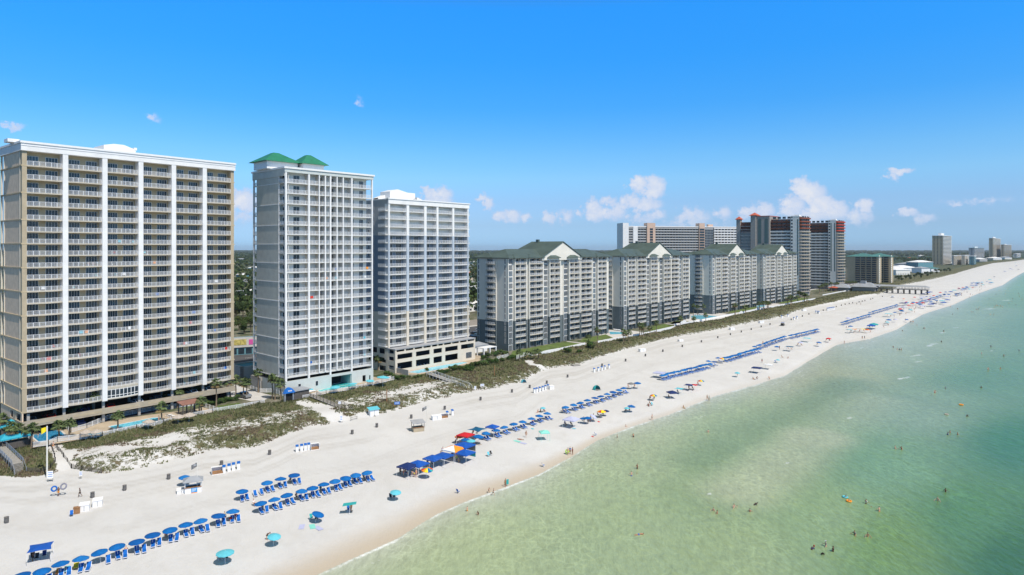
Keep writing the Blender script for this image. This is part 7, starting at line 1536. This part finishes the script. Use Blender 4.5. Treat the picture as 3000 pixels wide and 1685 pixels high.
for x, y, m_, lb in ((505,990,'redt','red bag and towels heap under the last umbrella of the near row'),(545,965,'redt','red towel on the lounger of the last near umbrella')): q = G(*k5(x,y)); b = MB(); b.lathe([(0,.36),(.35,.38),(.3,.55),(.1,.62),(0,.62)], m_, 9); o = b.part('beach_bag', None, q); tag(o, lb, 'bag')
pp(k5(455,975),'sit',CH_ANG,'person in teal sitting beside the last umbrella of the near row',('shirt','teal'),'b')
for x, y, lb, c in ((700,865,'person in white at the left end of the seaward row behind the kiosk',('shirt','white')),(770,905,'person reclining under the first umbrella of the seaward row',('shorts','navy')),(1055,805,'person reclining under the fourth umbrella of the seaward row',('shorts','black')),(1260,745,'person in aqua between the fifth and sixth seaward umbrellas',('suit','aqua')),(1530,668,'tall person in a black suit at the ninth seaward umbrella',('suit','black')),(1575,665,'person in white at the ninth seaward umbrella',('shirt','white')),(1005,660,'person under the last umbrella of the short landward row',('shorts','black')),(1620,640,'person under the last umbrella of the seaward row',('shorts','navy'))):
    pp(k5(x,y), 'sit' if 'tall' not in lb else 'stand', CH_ANG+rnd.uniform(-.4,.4), lb, c, rnd.choice('abc'))
pp(k5(808,1150),'bend',-.4,'person in black bending beside the tilted aqua umbrella',('shirt','black'),'b')
for x, y, c in ((415,1320,'black'),(465,1322,'black')): bchair(*k5(x,y), c, 'black chair under the aqua umbrella with the white centre', None, 'chairs under the lone aqua umbrella')
bchair(*k5(855,1155),'navy','navy chair under the tilted aqua umbrella')
for x, y, m_, lb in ((1100,1042,'stripe1','striped beach mat below the tilted royal blue umbrella'),(1190,1040,'mint','mint towel below the tilted royal blue umbrella'),(1240,1054,'lilac','pale lilac towel below the tilted royal blue umbrella')): mat_(*k5(x,y), m_ if m_ in M else 'lilac', lb)
bchair(*k5(1225,990),'black','dark chair under the tilted royal blue umbrella'); bchair(*k5(1180,985),'teal','teal chair left of the tilted royal blue umbrella')
q = G(*k5(1500,850), 1.9); t = thing('sun_sail','teal wind sail shade stretched on a cord','shade sail',(q.x,q.y,q.z)); m = MB(); m.mesh([(-1.1,-.6,1.7),(1.2,-.2,1.9),(1.1,.9,2.0),(-1.2,.6,1.8)], [(0,1,2,3)], 'teal'); m.part('sail', t); m = MB(); m.tube([(0,0,-.1),(0,.1,1.85)], .025, 'rail', 5); m.part('pole', t)
bchair(*k5(1495,915),'blue','blue chair under the teal sail shade'); pp(k5(1515,918),'stand',2.4,'sunbather in an orange suit standing under the teal sail shade',('suit','orange'),'a')
for x, y in ((305,1325),(338,1322)): bchair(*c4(x,y),'black','black chair by the pale aqua umbrella near the wet sand',None,'chairs by the pale aqua umbrella')
bchair(*c4(940,1272),'blue','empty blue chair facing the sea on the wet sand edge',.9); bchair(*c4(1742,1022),'blue','single blue chair on the wet sand',.2)
bchair(*c4(1228,925),'aqua','aqua chair on the open sand before the blue tents'); bchair(*c4(1250,915),'black','dark chair on the open sand before the blue tents')
for x, y, kd, c, sk_, lb in ((395,1100,'stand',('shorts','black'),'c','person in black shorts at the left leg of the navy tent'),(425,1108,'stand',('shorts','red'),'b','person in red shorts before the navy tent'),(445,1092,'sit',('shorts','blue'),'a','person sitting under the navy tent'),(488,1062,'sit',('shirt','blue'),'a','person sitting between the twin tents'),(575,1060,'stand',('shorts','black'),'c','person standing under the right twin tent'),(545,1122,'stand',('suit','orange'),'b','person in orange before the rainbow umbrella'),(525,1118,'bend',('shorts','yellow'),'b','person in yellow shorts bending before the twin tents'),
    (650,1000,'sit',('shorts','black'),'c','person under the third blue tent, left'),(690,1008,'sit',('suit','teal'),'b','person in teal under the third blue tent'),(755,975,'stand',('shirt','aqua'),'a','person in an aqua shirt at the right leg of the third blue tent'),(790,885,'sit',('shirt','blue'),'b','person on a chair behind the low blue tent'),(880,930,'sit',('shorts','red'),'c','person in red under the orange and white tent'),(910,925,'stand',('shorts','black'),'c','person standing under the orange and white tent'),(945,975,'ground',('suit','yellow'),'b','person in yellow on the sand before the teal side cloth'),(925,965,'stand',('shorts','lime'),'b','person in lime shorts before the blue and teal tent'),
    (1080,715,'sit',('shorts','black'),'c','person under the dark teal shade, left'),(1125,705,'sit',('shorts','navy'),'c','person under the dark teal shade, right'),(925,785,'sit',('shorts','black'),'c','person under the orange and red umbrella'),(1300,725,'recline',('suit','red'),'b','sunbather in red on a lounger after the tents'),
    (1580,745,'walk',('suit','black'),'a','sunbather in black walking before the mint tent'),(1690,510,'ground',('shorts','red'),'b','person left under the small aqua umbrella'),(1715,505,'ground',('suit','black'),'a','person in the middle under the small aqua umbrella'),(1750,500,'ground',('shirt','navy'),'b','person right under the small aqua umbrella'),(1640,610,'recline',('suit','orange'),'b','sunbather in orange in the row after the tents')):
    pp(c4(x,y), kd, rnd.uniform(-2.6,-.2), lb, c, sk_, rnd.choice(['haird','hairb','hairl']))
mat_(*c4(1130,808),'straw','pale towel on the sand seaward of the light blue umbrella'); mat_(*c4(1495,782),'mint','mint towel near the walking sunbather'); mat_(*c4(1550,800),'lilac','pale striped towel near the walking sunbather'); mat_(*c4(1640,664),'aqua','small aqua towel on open sand by the mint tent',.6,1)
t = pp(c4(1560,772),'stand',-.4,'sunbather in a red suit lying on the sand before the mint tent',('suit','red'),'a',dz=.12,tilt=R(-88))
pp(c4(1385,1215),'stand',-2.4,'person in an orange suit with a teal float at the waterline',('suit','orange'),'a','haird'); q = G(*c4(1400,1200)); o = put('body_board', None and None or (lambda b: (b.box(-.25,-.04,-.5,.25,.04,.5,'teal'), b.data('body_board'))[1])(MB()), None, (q.x+.1,q.y-.2,q.z+.85), .5); tag(o, 'teal body board held at the waterline', 'body board')
pp(c4(1228,1272),'run',-.3,'small child in black running at the water edge, left',('shorts','black'),'a','haird',.68); pp(c4(1270,1296),'run',.2,'taller child in grey running at the water edge, right',('shirt','grey'),'b','hairb',.85)
pp(c4(1975,912),'stand',-1.2,'person with a lime float at the waterline',('shorts','lime'),'b'); pp(c4(1995,905),'stand',-2,'person in a blue shirt in the group at the waterline',('shirt','blue'),'b'); pp(c4(2018,908),'stand',-2.6,'person in pink at the right of the group at the waterline',('suit','pink'),'a'); q = G(*c4(1968,905)); ring(q.x,q.y,q.z+.7,.38,'lime','lime swim ring carried at the waterline',(1.4,0,.3))
for x, y, kd, c, lb, s in ((1187,958,'walk',('shorts','black'),'person in black shorts walking on the wet sand below the royal blue umbrella',1),(1655,790,'walk',('suit','navy'),'left of two people strolling at the water edge',1),(1670,797,'walk',('shirt','teal'),'right of two people strolling at the water edge, in teal',1),(1455,858,'ground',('suit','lime'),'person sitting in the swash with legs out',1),(2120,472,'walk',('shorts','red'),'person in red shorts walking left of the pale frame tent',1),(2045,612,'ground',('shorts','orange'),'person sitting on the sand near the waterline, left',1),(2072,610,'crouch',('shorts','orange'),'person crouching on the sand near the waterline, right',1),(2180,612,'sit',('shorts','black'),'person on a low chair in the swash',1),
    (1155,838,'ground',('suit','red'),'person in red sitting left in the group of three',1),(1170,830,'sit',('shorts','orange'),'person sitting in the middle of the group of three',1),(665,975,'stand',('shorts','red'),'person in red shorts at the bright blue umbrella',1),(645,985,'stand',('suit','pink'),'person in pink at the bright blue umbrella',1),(690,955,'stand',('shorts','navy'),'person in navy right of the bright blue umbrella',1),(610,965,'sit',('shorts','blue'),'person sitting left of the bright blue umbrella',1),(450,1000,'sit',('shirt','blue'),'person in blue under the white lilac tent, left',1),(500,1000,'sit',('shorts','navy'),'person under the white lilac tent, right',1),(430,880,'sit',('suit','aqua'),'person in aqua under the first umbrella of the row of ten',1),(455,885,'sit',('shorts','black'),'person in black under the first umbrella of the row of ten',1),(590,845,'recline',('shorts','black'),'person reclining under the third umbrella of the row of ten',1),
    (728,925,'sit',('shirt','black'),'person in black under the yellow and red umbrella, left',1),(765,912,'sit',('shorts','black'),'person under the yellow and red umbrella, right',1),(965,885,'sit',('shorts','black'),'left sitter under the royal blue umbrella',1),(995,880,'sit',('shorts','red'),'right sitter under the royal blue umbrella',1),(1170,782,'sit',('shorts','black'),'left sitter under the red and yellow umbrella',1),(1205,778,'sit',('shirt','navy'),'right sitter under the red and yellow umbrella',1),(1330,770,'sit',('shorts','black'),'person under the tipped navy tent',1),(1405,728,'sit',('shirt','navy'),'person beside the flat turquoise shade',1),(1500,700,'stand',('shorts','red'),'person in red shorts between the navy and red shades',1),(1530,695,'sit',('shirt','black'),'person in black under the red shade',1),(1575,655,'sit',('shorts','navy'),'person under the rainbow umbrella with yellow panels',1),(1910,585,'stand',('shorts','black'),'child standing under the lone teal umbrella',.7),(985,680,'sit',('shorts','navy'),'person under the flat grey umbrella',1),(1040,678,'sit',('shorts','black'),'person under the flat blue umbrella',1),(700,700,'ground',('shorts','black'),'person inside the teal half dome',1)):
    pp(kf(x,y), kd, rnd.uniform(-2.6,-.3), lb, c, rnd.choice('abc'), rnd.choice(['haird','hairb','hairl']), s)
bchair(*kf(710,1090),'blue','blue chair near the swash beside a red float',.2); mat_(*kf(682,1097),'redt','small red float on the sand near the swash',.5,.9); mat_(*kf(735,972),'redt','tiny red towel on the open sand',.5,.9); mat_(*kf(525,1030),'aqua','aqua towel below the white lilac tent',.7,1.1)
bchair(*kf(1190,835),'aqua','aqua chair beside the group of three'); bchair(*kf(2235,470),'blue','blue chair under the light blue umbrella by the frame tents')
FAR = [(1680,895),(1715,893),(1410,968),(1655,378),(1597,376),(2430,655),(2405,655),(2450,650),(710,985),(760,990),(1000,975),(1140,915),(1185,915),(1510,785),(1570,785),(1640,780),(1700,775),(1805,800),(430,1050),(560,1045),(610,1055),(470,1180),(560,1185),(1790,715),(1830,720),(2030,640),(2070,690),(2000,715),(2160,610),(2330,620),(2340,515),(2470,490),(2430,480),(2060,545),(2110,555),(1440,720),(1480,718),(240,960),(310,940),(370,935),(180,960),(680,870),(760,850),(900,800),(960,795),(980,800)]
for i, (x, y) in enumerate(FAR):
    kd = 'walk' if i < 8 or (x,y) in ((1805,800),(2340,515),(980,800)) else rnd.choice(['sit','ground','sit','stand']); pp(kk(x,y), kd, rnd.uniform(-3,0), 'small figure '+('walking on the sand' if kd == 'walk' else 'sitting' if kd in ('sit','ground') else 'standing')+' among the farther umbrellas', ('shorts',rnd.choice(['black','navy','red','blue','orange'])), rnd.choice('abc'), group='far people on the sand '+('walking' if kd == 'walk' else 'sitting' if kd in ('sit','ground') else 'standing'))
for i in range(34):
    u = rnd.random(); a = k8(560+u*1500, 850-u*440+rnd.uniform(-40,45)); q = G(*a)
    if zones(np.array([q.x]), np.array([q.y]))[0][0] < 2: continue
    person(q.x,q.y,q.z,'stand',rnd.uniform(0,6),'tiny figure standing in the crowd at the far waterline',('shorts',rnd.choice(['black','navy','red','blue'])),rnd.choice('abc'),group='crowd at the far waterline')
# bathers
SEA = [(1850,1395,'wade',.72,('shorts','blue'),'b','taller bather in the group of three nearest the shore'),(1867,1374,'carry',.60,('shorts','black'),'a','bather in black shorts behind the group nearest the shore'),(1866,1389,'wade',1.12,('shorts','black'),'a','small bather right in the group nearest the shore'),(2090,1497,'wade',1.1,('shorts','navy'),'b','left bather of the pair on the pale sandbar edge'),(2102,1505,'wade',1.1,('shorts','blue'),'a','right bather of the pair on the pale sandbar edge'),(2150,1487,'wade',1.0,('shorts','orange'),'b','pale bather left in the couple at the foot of the sandbar'),(2159,1482,'wade',1.15,('suit','black'),'a','small bather right in the couple at the foot of the sandbar'),
 (2209,1480,'bend',.8,('shirt','black'),'c','dark bather stooping right of the sandbar foot'),(2197,1500,'wade',1.1,('shorts','red'),'a','bather with a board below the stooping one'),(2378,1611,'bend',.85,('shirt','navy'),'c','bather in navy stooping with a red cap near the bottom edge'),(2420,1601,'wade',.9,('shirt','grey'),'b','bather with a white cap near the bottom edge'),(2410,1622,'bend',.9,('shirt','black'),'c','bather all in black near the bottom edge'),(2441,1616,'carry',.85,('shirt','black'),'c','upright bather in a dark shirt near the bottom edge'),(2504,1568,'wade',.95,('shirt','grey'),'a','left of two bathers above the group of four'),(2542,1573,'wade',1.0,('shorts','orange'),'a','right of two bathers above the group of four'),
 (2479,1459,'wade',1.15,('suit','black'),'a','bather holding an aqua swim ring'),(2487,1470,'wade',1.2,('suit','orange'),'b','bather inside an orange swim ring'),(2537,1476,'wade',.85,('shirt','white'),'a','bather in a pale shirt in the row of three'),(2553,1486,'wade',1.15,('shorts','red'),'b','small middle bather in the row of three'),(2576,1498,'wade',.85,('shorts','red'),'b','broad right bather in the row of three'),(2747,1468,'wade',.95,('shorts','blue'),'b','lower of two bathers over the dark green water'),(2770,1442,'wade',.95,('shorts','black'),'c','upper of two bathers over the dark green water'),(2622,1315,'wade',.95,('suit','pink'),'b','left of a far pair above the two rings'),(2641,1317,'wade',.95,('shorts','red'),'a','right of a far pair above the two rings'),
 (2075,1267,'wade',1.0,('shorts','red'),'b','single bather in the green trough before the sandbar'),(1856,1282,'bend',.45,('shorts','black'),'a','person stooping in the shallow foam'),(1808,1284,'stand',.3,('shorts','grey'),'b','small child standing in the shallow swash'),(1834,1251,'ground',.0,('suit','aqua'),'b','child sitting on a board in the swash'),(2739,1151,'wade',.7,('shorts','red'),'b','taller bather of a far pair in turquoise water'),(2729,1157,'wade',1.15,('shorts','blue'),'b','child beside the taller bather in turquoise water'),(2771,1138,'wade',1.2,('shirt','blue'),'a','swimmer in blue in turquoise water'),(2875,1136,'wade',1.15,('shirt','black'),'c','lone dark swimmer far to the right'),(2833,1220,'wade',1.15,('shirt','black'),'c','dark head between the orange ring and the right edge'),(2784,1268,'wade',1.05,('shorts','blue'),'a','upper bather of a trio on the right'),(2776,1274,'wade',1.1,('shirt','blue'),'a','lower left bather of a trio on the right'),(2805,1274,'wade',1.05,('shorts','navy'),'a','right bather of a trio on the right'),(1369,1498,'wade',.4,('shorts','orange'),'b','child in orange in the shallows'),(1402,1508,'crouch',.1,('shirt','black'),'a','child in dark clothes crouching in the shallows')]
for i, (px, py, kd, dep, c, sk_, lb) in enumerate(SEA):
    x, y = at(px, py, 0); person(x, y, -dep, kd, rnd.uniform(-3.1,3.1), lb, c, sk_, rnd.choice(['haird','hairb']), .75 if ('child' in lb or 'small' in lb) and 'far' not in lb else 1.0, cap='white' if 'white cap' in lb else ('red' if 'red cap' in lb else None))
x, y = at(1872,1569,.0); person(x-.8, y, .02, 'reach', .3, 'swimmer in blue shorts floating flat on the water', ('shorts','blue'), 'a', 'haird', 1, tilt=R(86))
x, y = at(2476,1456,.1); ring(x,y,.12,.42,'aqua','aqua swim ring beside a dark haired bather'); x, y = at(2487,1468,.1); ring(x,y,.12,.40,'orange','orange swim ring around a bather'); x, y = at(2816,1186,.1); ring(x,y,.15,.5,'orange','orange ring afloat far to the right'); x, y = at(2773,1214,.1); ring(x,y,.12,.4,'straw','pale ring afloat left of the dark head')
for px, py in [(2895,1083),(2931,1081),(2875,1038),(2941,1044),(2903,1017),(2985,1029),(2765,972),(2758,1003),(2617,1019),(2628,1025),(2635,1026),(2641,1026),(2644,970),(2687,953),(2706,963),(2709,963),(2806,906),(2785,900)]+[k8(*p) for p in ((1500,836),(1780,797),(1810,798),(1903,732),(2127,722),(2140,702),(2160,698),(2180,698),(2220,707),(2250,716),(2350,669),(2393,638),(2405,598),(2155,531),(1903,518),(2505,559),(2545,601),(2495,516),(2065,834),(2115,836),(1860,758),(1885,758),(1575,748),(1470,716),(1366,1086),(1800,540),(1750,575),(2300,520),(2050,600),(2450,690),(2200,470),(2350,430))]:
    x, y = at(px, py, 0); person(x, y, -rnd.uniform(.7,1.05), 'wade', rnd.uniform(-3,3), 'tiny bather far out in the turquoise water', ('shorts',rnd.choice(['black','navy','red','blue'])), rnd.choice('abc'), group='far bathers')
x, y = at(*c2(505,793), LOT); person(x, y, LOT-.9, 'wade', 0, 'swimmer in the deep blue pool', ('shorts','blue'), 'b')
x, y = at(*c3(925,1050), LOT); person(x, y, LOT-.0, 'stand', 0, 'person in black at the edge of the long blue pool', ('suit','black'), 'b')
x, y = at(*c3(1498,870), LOT); person(x, y, LOT-.0, 'stand', 0, 'person in a bright blue shirt by the brown pavilion', ('shirt','blue'), 'b')

# vehicles
def car(x, y, z, rz, paint, label, kind='car', group=None):
    t = thing('parked_car' if kind == 'car' else 'pickup_truck', label, 'car' if kind == 'car' else 'pickup truck', (x,y,z), rz, group); L_, W = (4.5,1.8) if kind == 'car' else (5.6,2.0); b = MB()
    def hull(P, w, m, wt=None):
        n = len(P); V = [(px-L_/2,-w/2,pz) for px,pz in P]+[(px-L_/2,w/2,pz) for px,pz in P]; b.mesh(V, [tuple(range(n-1,-1,-1)), tuple(range(n,2*n))]+[(i,(i+1)%n,n+(i+1)%n,n+i) for i in range(n)], m)
    if kind == 'car': hull([(.1,.3),(4.4,.3),(4.5,.6),(4.35,.85),(3.4,.98),(2.7,1.42),(1.2,1.45),(.5,1.02),(.05,.9)], W, paint)
    else: hull([(.1,.45),(5.5,.45),(5.55,.85),(5.4,1.1),(4.2,1.2),(3.6,1.8),(2.2,1.85),(2.0,1.2),(.1,1.2)], W, paint); b.box(-L_/2+.2,-W/2+.15,1.202,-L_/2+1.9,W/2-.15,1.21,'black')
    b.part('body', t); g = MB()
    if kind == 'car':
        for s in (-1,1): g.mesh([(.75-L_/2,s*(W/2+.005),1.0),(3.25-L_/2,s*(W/2+.005),1.0),(2.65-L_/2,s*(W/2+.005),1.36),(1.25-L_/2,s*(W/2+.005),1.36)], [(0,1,2,3)], 'cglass')
        g.mesh([(3.33-L_/2,-.75,1.02),(3.33-L_/2,.75,1.02),(2.78-L_/2,.68,1.40),(2.78-L_/2,-.68,1.40)], [(0,1,2,3)], 'cglass'); g.mesh([(.52-L_/2,-.75,1.06),(.52-L_/2,.75,1.06),(1.1-L_/2,.68,1.43),(1.1-L_/2,-.68,1.43)], [(0,1,2,3)], 'cglass')
    else:
        for s in (-1,1): g.mesh([(2.2-L_/2,s*(W/2+.005),1.25),(4.0-L_/2,s*(W/2+.005),1.25),(3.5-L_/2,s*(W/2+.005),1.72),(2.35-L_/2,s*(W/2+.005),1.75)], [(0,1,2,3)], 'cglass')
        g.mesh([(4.16-L_/2,-.85,1.24),(4.16-L_/2,.85,1.24),(3.66-L_/2,.75,1.76),(3.66-L_/2,-.75,1.76)], [(0,1,2,3)], 'cglass')
    g.part('window', t)
    for u in (.85, L_-.9):
        for s in (-1,1): w_ = MB(); r = .33 if kind == 'car' else .42; pr = [(r*.9,-.1),(r,-.06),(r,.06),(r*.9,.1),(.0,.1)]; w_.lathe([(0,-.1)]+pr, 'tyre', 14); w_.lathe([(0,.105),(r*.55,.105),(r*.58,.09)], 'rim', 12); o = w_.part('wheel', t, (u-L_/2, s*(W/2-.08), r)); o.rotation_euler = (R(-90)*s, 0, 0)
    return t
x, y = at(*c3(2320,645), LOT); car(x, y, LOT+.02, RZ2-1.45, 'carg', 'grey pickup truck parked by the palms, between the beige and pale green towers', 'truck')
ga = [(2.5,'carg','grey car in the upper garage level at the near corner',1),(6.5,'carr','red and white car in the upper garage level near the corner',1),(14,'carb','blue car in the upper garage level by the first pilaster',1),(20,'carr','dark red car behind the garage wall below the glazed room',1),(27,'carw','white car behind the garage wall right of the glazed room',1),(32,'carg','silver car in the middle of the upper garage level',1),(37,'carw','white and red car left of the palm shadows in the garage',1),(42,'carw','white car in the upper garage level near its right end',1),(46.5,'carw','white car in the last bay of the upper garage level',1),(13,'carb','blue car on the lower garage level behind the pool fence',0),(22,'card','black car on the lower garage level',0)]
for u, p_, lb, up in ga: x, y = T1F.w(u, 3.2); car(x, y, 5.28 if up else LOT+.04, T1F.rz+R(90)*(1 if up else -1), p_, lb)
for i in range(9): x, y = at(1366+i*5.5, 1000-i*4+rnd.uniform(-6,6), LOT); car(x, y, LOT+.02, T3F.rz+R(90), rnd.choice(['carw','carg','carb','card']), 'car parked in the lot behind the cream parking deck', group='cars behind the cream parking deck')
for i in range(4): x, y = T1F.w(60+i*9, 70+(i%2)*6); car(x, y, LOT+.03, T1F.rz, ['card','carb','carw','carg'][i], 'car on the road seen through the first gap', group='cars on the road in the first gap')
# beach buggy far up the sand
q = G(*kk(480,690)); t = car(q.x, q.y, q.z, 1.0, 'card', 'dark beach buggy with a blue canopy parked on the sand'); m = MB(); m.box(-1.0,-.9,1.9,1.0,.9,1.98,'tent_bl'); m.part('canopy', t)
q = G(*kk(2140,268)); car(q.x, q.y, q.z, .9, 'carw', 'white vehicle parked on the sand near the pier', 'truck')
# pool furniture
def pool_lounger(x, y, a, label, group): t = thing('pool_lounger', label, 'lounge chair', (x,y,LOT), a, group); put('frame', LF, t); put('sling', PLS, t)
PLS = LS.copy(); PLS.materials[0] = M['wht']
for i in range(14): x, y = at(*c3(120+i*72, 1225-i*14.5), LOT); pool_lounger(x, y, T1F.rz+R(90), 'white lounger in the row on the dune side of the long blue pool', 'loungers on the dune side')
for i in range(3): x, y = at(*c3(1090+i*45, 945+i*18), LOT); pool_lounger(x, y, T1F.rz+R(20), 'white lounger with a red towel right of the long blue pool', 'loungers right of the long pool')
for i in range(8): x, y = at(*c6(372+i*10, 66+i*1.2), LOT); pool_lounger(x, y, T3F.rz+R(-90), 'white lounger in the row behind the rectangular pool', 'loungers behind the rectangular pool')
for i in range(10): x, y = at(*z6(840+i*12, 1195+rnd.uniform(-3,3)), LOT); pool_lounger(x, y, T3F.rz+R(-90), 'white lounger behind the freeform pool', 'loungers behind the freeform pool')
for i in range(5): x, y = at(*ce(620+i*35, 845-i*8), LOT); pool_lounger(x, y, T2F.rz+R(-90), 'white lounger left of the teal pool', 'loungers left of the teal pool')
for i in range(5): x, y = at(*ce(2150+i*30, 590-i*6), LOT); pool_lounger(x, y, T2F.rz+R(-60), 'white lounger near the large aqua umbrella', 'loungers by the large aqua umbrella')
for i in range(6): x, y = at(*c4(540+i*30, 90-i*6), LOT); pool_lounger(x, y, T3F.rz+R(-90), 'white lounger between the parking deck and the lap pool', 'loungers by the lap pool')
# things left on balconies
bt = MB(); bt.lathe([(0,.0),(.2,.0),(.03,.04),(.03,.68),(.35,.70),(.35,.74),(0,.74)], 'wht', 10); BT = bt.data('balcony_table')
for f, n_, zs_, base in ((T1F, 53.2, [8.4+2.9*k for k in range(17)], 26), (T2F, 32.2, [7.8+2.96*k for k in range(17)], 14), (T3F, 41.4, [11.7+2.94*k for k in range(17)], 8)):
    nm_ = {26:'beige',14:'pale green',8:'blue'}[base]
    for i in range(base):
        c = rnd.choice(['teal','black','black','aqua','navy','red']) if base == 26 else rnd.choice(['black','navy','black','aqua']); k_ = rnd.randrange(0, 15); u = rnd.uniform(2, n_-2)
        if abs(((u/n_*6)%1)-0) < .12: u += 1.2
        x, y = f.w(u, .95); t = thing('balcony_chair', f'{c} chair standing on a balcony of the {nm_} tower', 'chair', (x, y, zs_[k_]+.26), f.rz-R(90)+rnd.uniform(-.6,.6), f'{c} chairs on the {nm_} tower balconies'); put('frame', CHM[c][0], t); put('sling', CHM[c][1], t)
        if i%3 == 0: x, y = f.w(u+.9, .95); o = put('balcony_table', BT, None, (x,y,zs_[k_]+.26)); tag(o, f'round white table on a balcony of the {nm_} tower', 'table', f'tables on the {nm_} tower balconies')

for f, n_, zs_, cnt, nm_, bw in ((T1F, 53.2, [8.4+2.9*k for k in range(17)], 20, 'beige', .42), (T2F, 32.2, [7.8+2.96*k for k in range(17)], 8, 'pale green', .02)):
    for i in range(cnt):
        c, cn = rnd.choice([('redt','red'),('cyant','cyan'),('wht','white'),('cbl','blue'),('orange','orange'),('wht','white')]); k_ = rnd.randrange(0, 15); u = (rnd.randrange(6)+rnd.uniform(.3,.7))*n_/6; wd_ = rnd.uniform(.6,1.1); x, y = f.w(u, -bw)
        m = MB(); m.box(-wd_/2,-.03,.62,wd_/2,-.005,1.36,c); m.box(-wd_/2,-.03,1.34,wd_/2,.12,1.37,c); o = m.part('hung_towel', None, (x,y,zs_[k_]), f.rz); tag(o, f'{cn} towel hung over a balcony rail of the {nm_} tower', 'towel', f'{cn} towels on the {nm_} tower')
# haze: one even box of air round the whole place
hz = MB(); hz.box(-24000,-300,-4,24000,13900,92,'wht'); ho = hz.part('haze'); ho.data.materials.clear(); hm = bpy.data.materials.new('haze_air'); hm.use_nodes = True; hn = hm.node_tree; hn.nodes.clear(); o_ = hn.nodes.new('ShaderNodeOutputMaterial'); v_ = hn.nodes.new('ShaderNodeVolumePrincipled'); v_.inputs['Density'].default_value = .000045; v_.inputs['Color'].default_value = (.80,.90,1,1); v_.inputs['Anisotropy'].default_value = .2; hn.links.new(v_.outputs[0], o_.inputs['Volume']); ho.data.materials.append(hm); tag(ho, 'thin even haze over the coast', 'haze', kind='stuff')
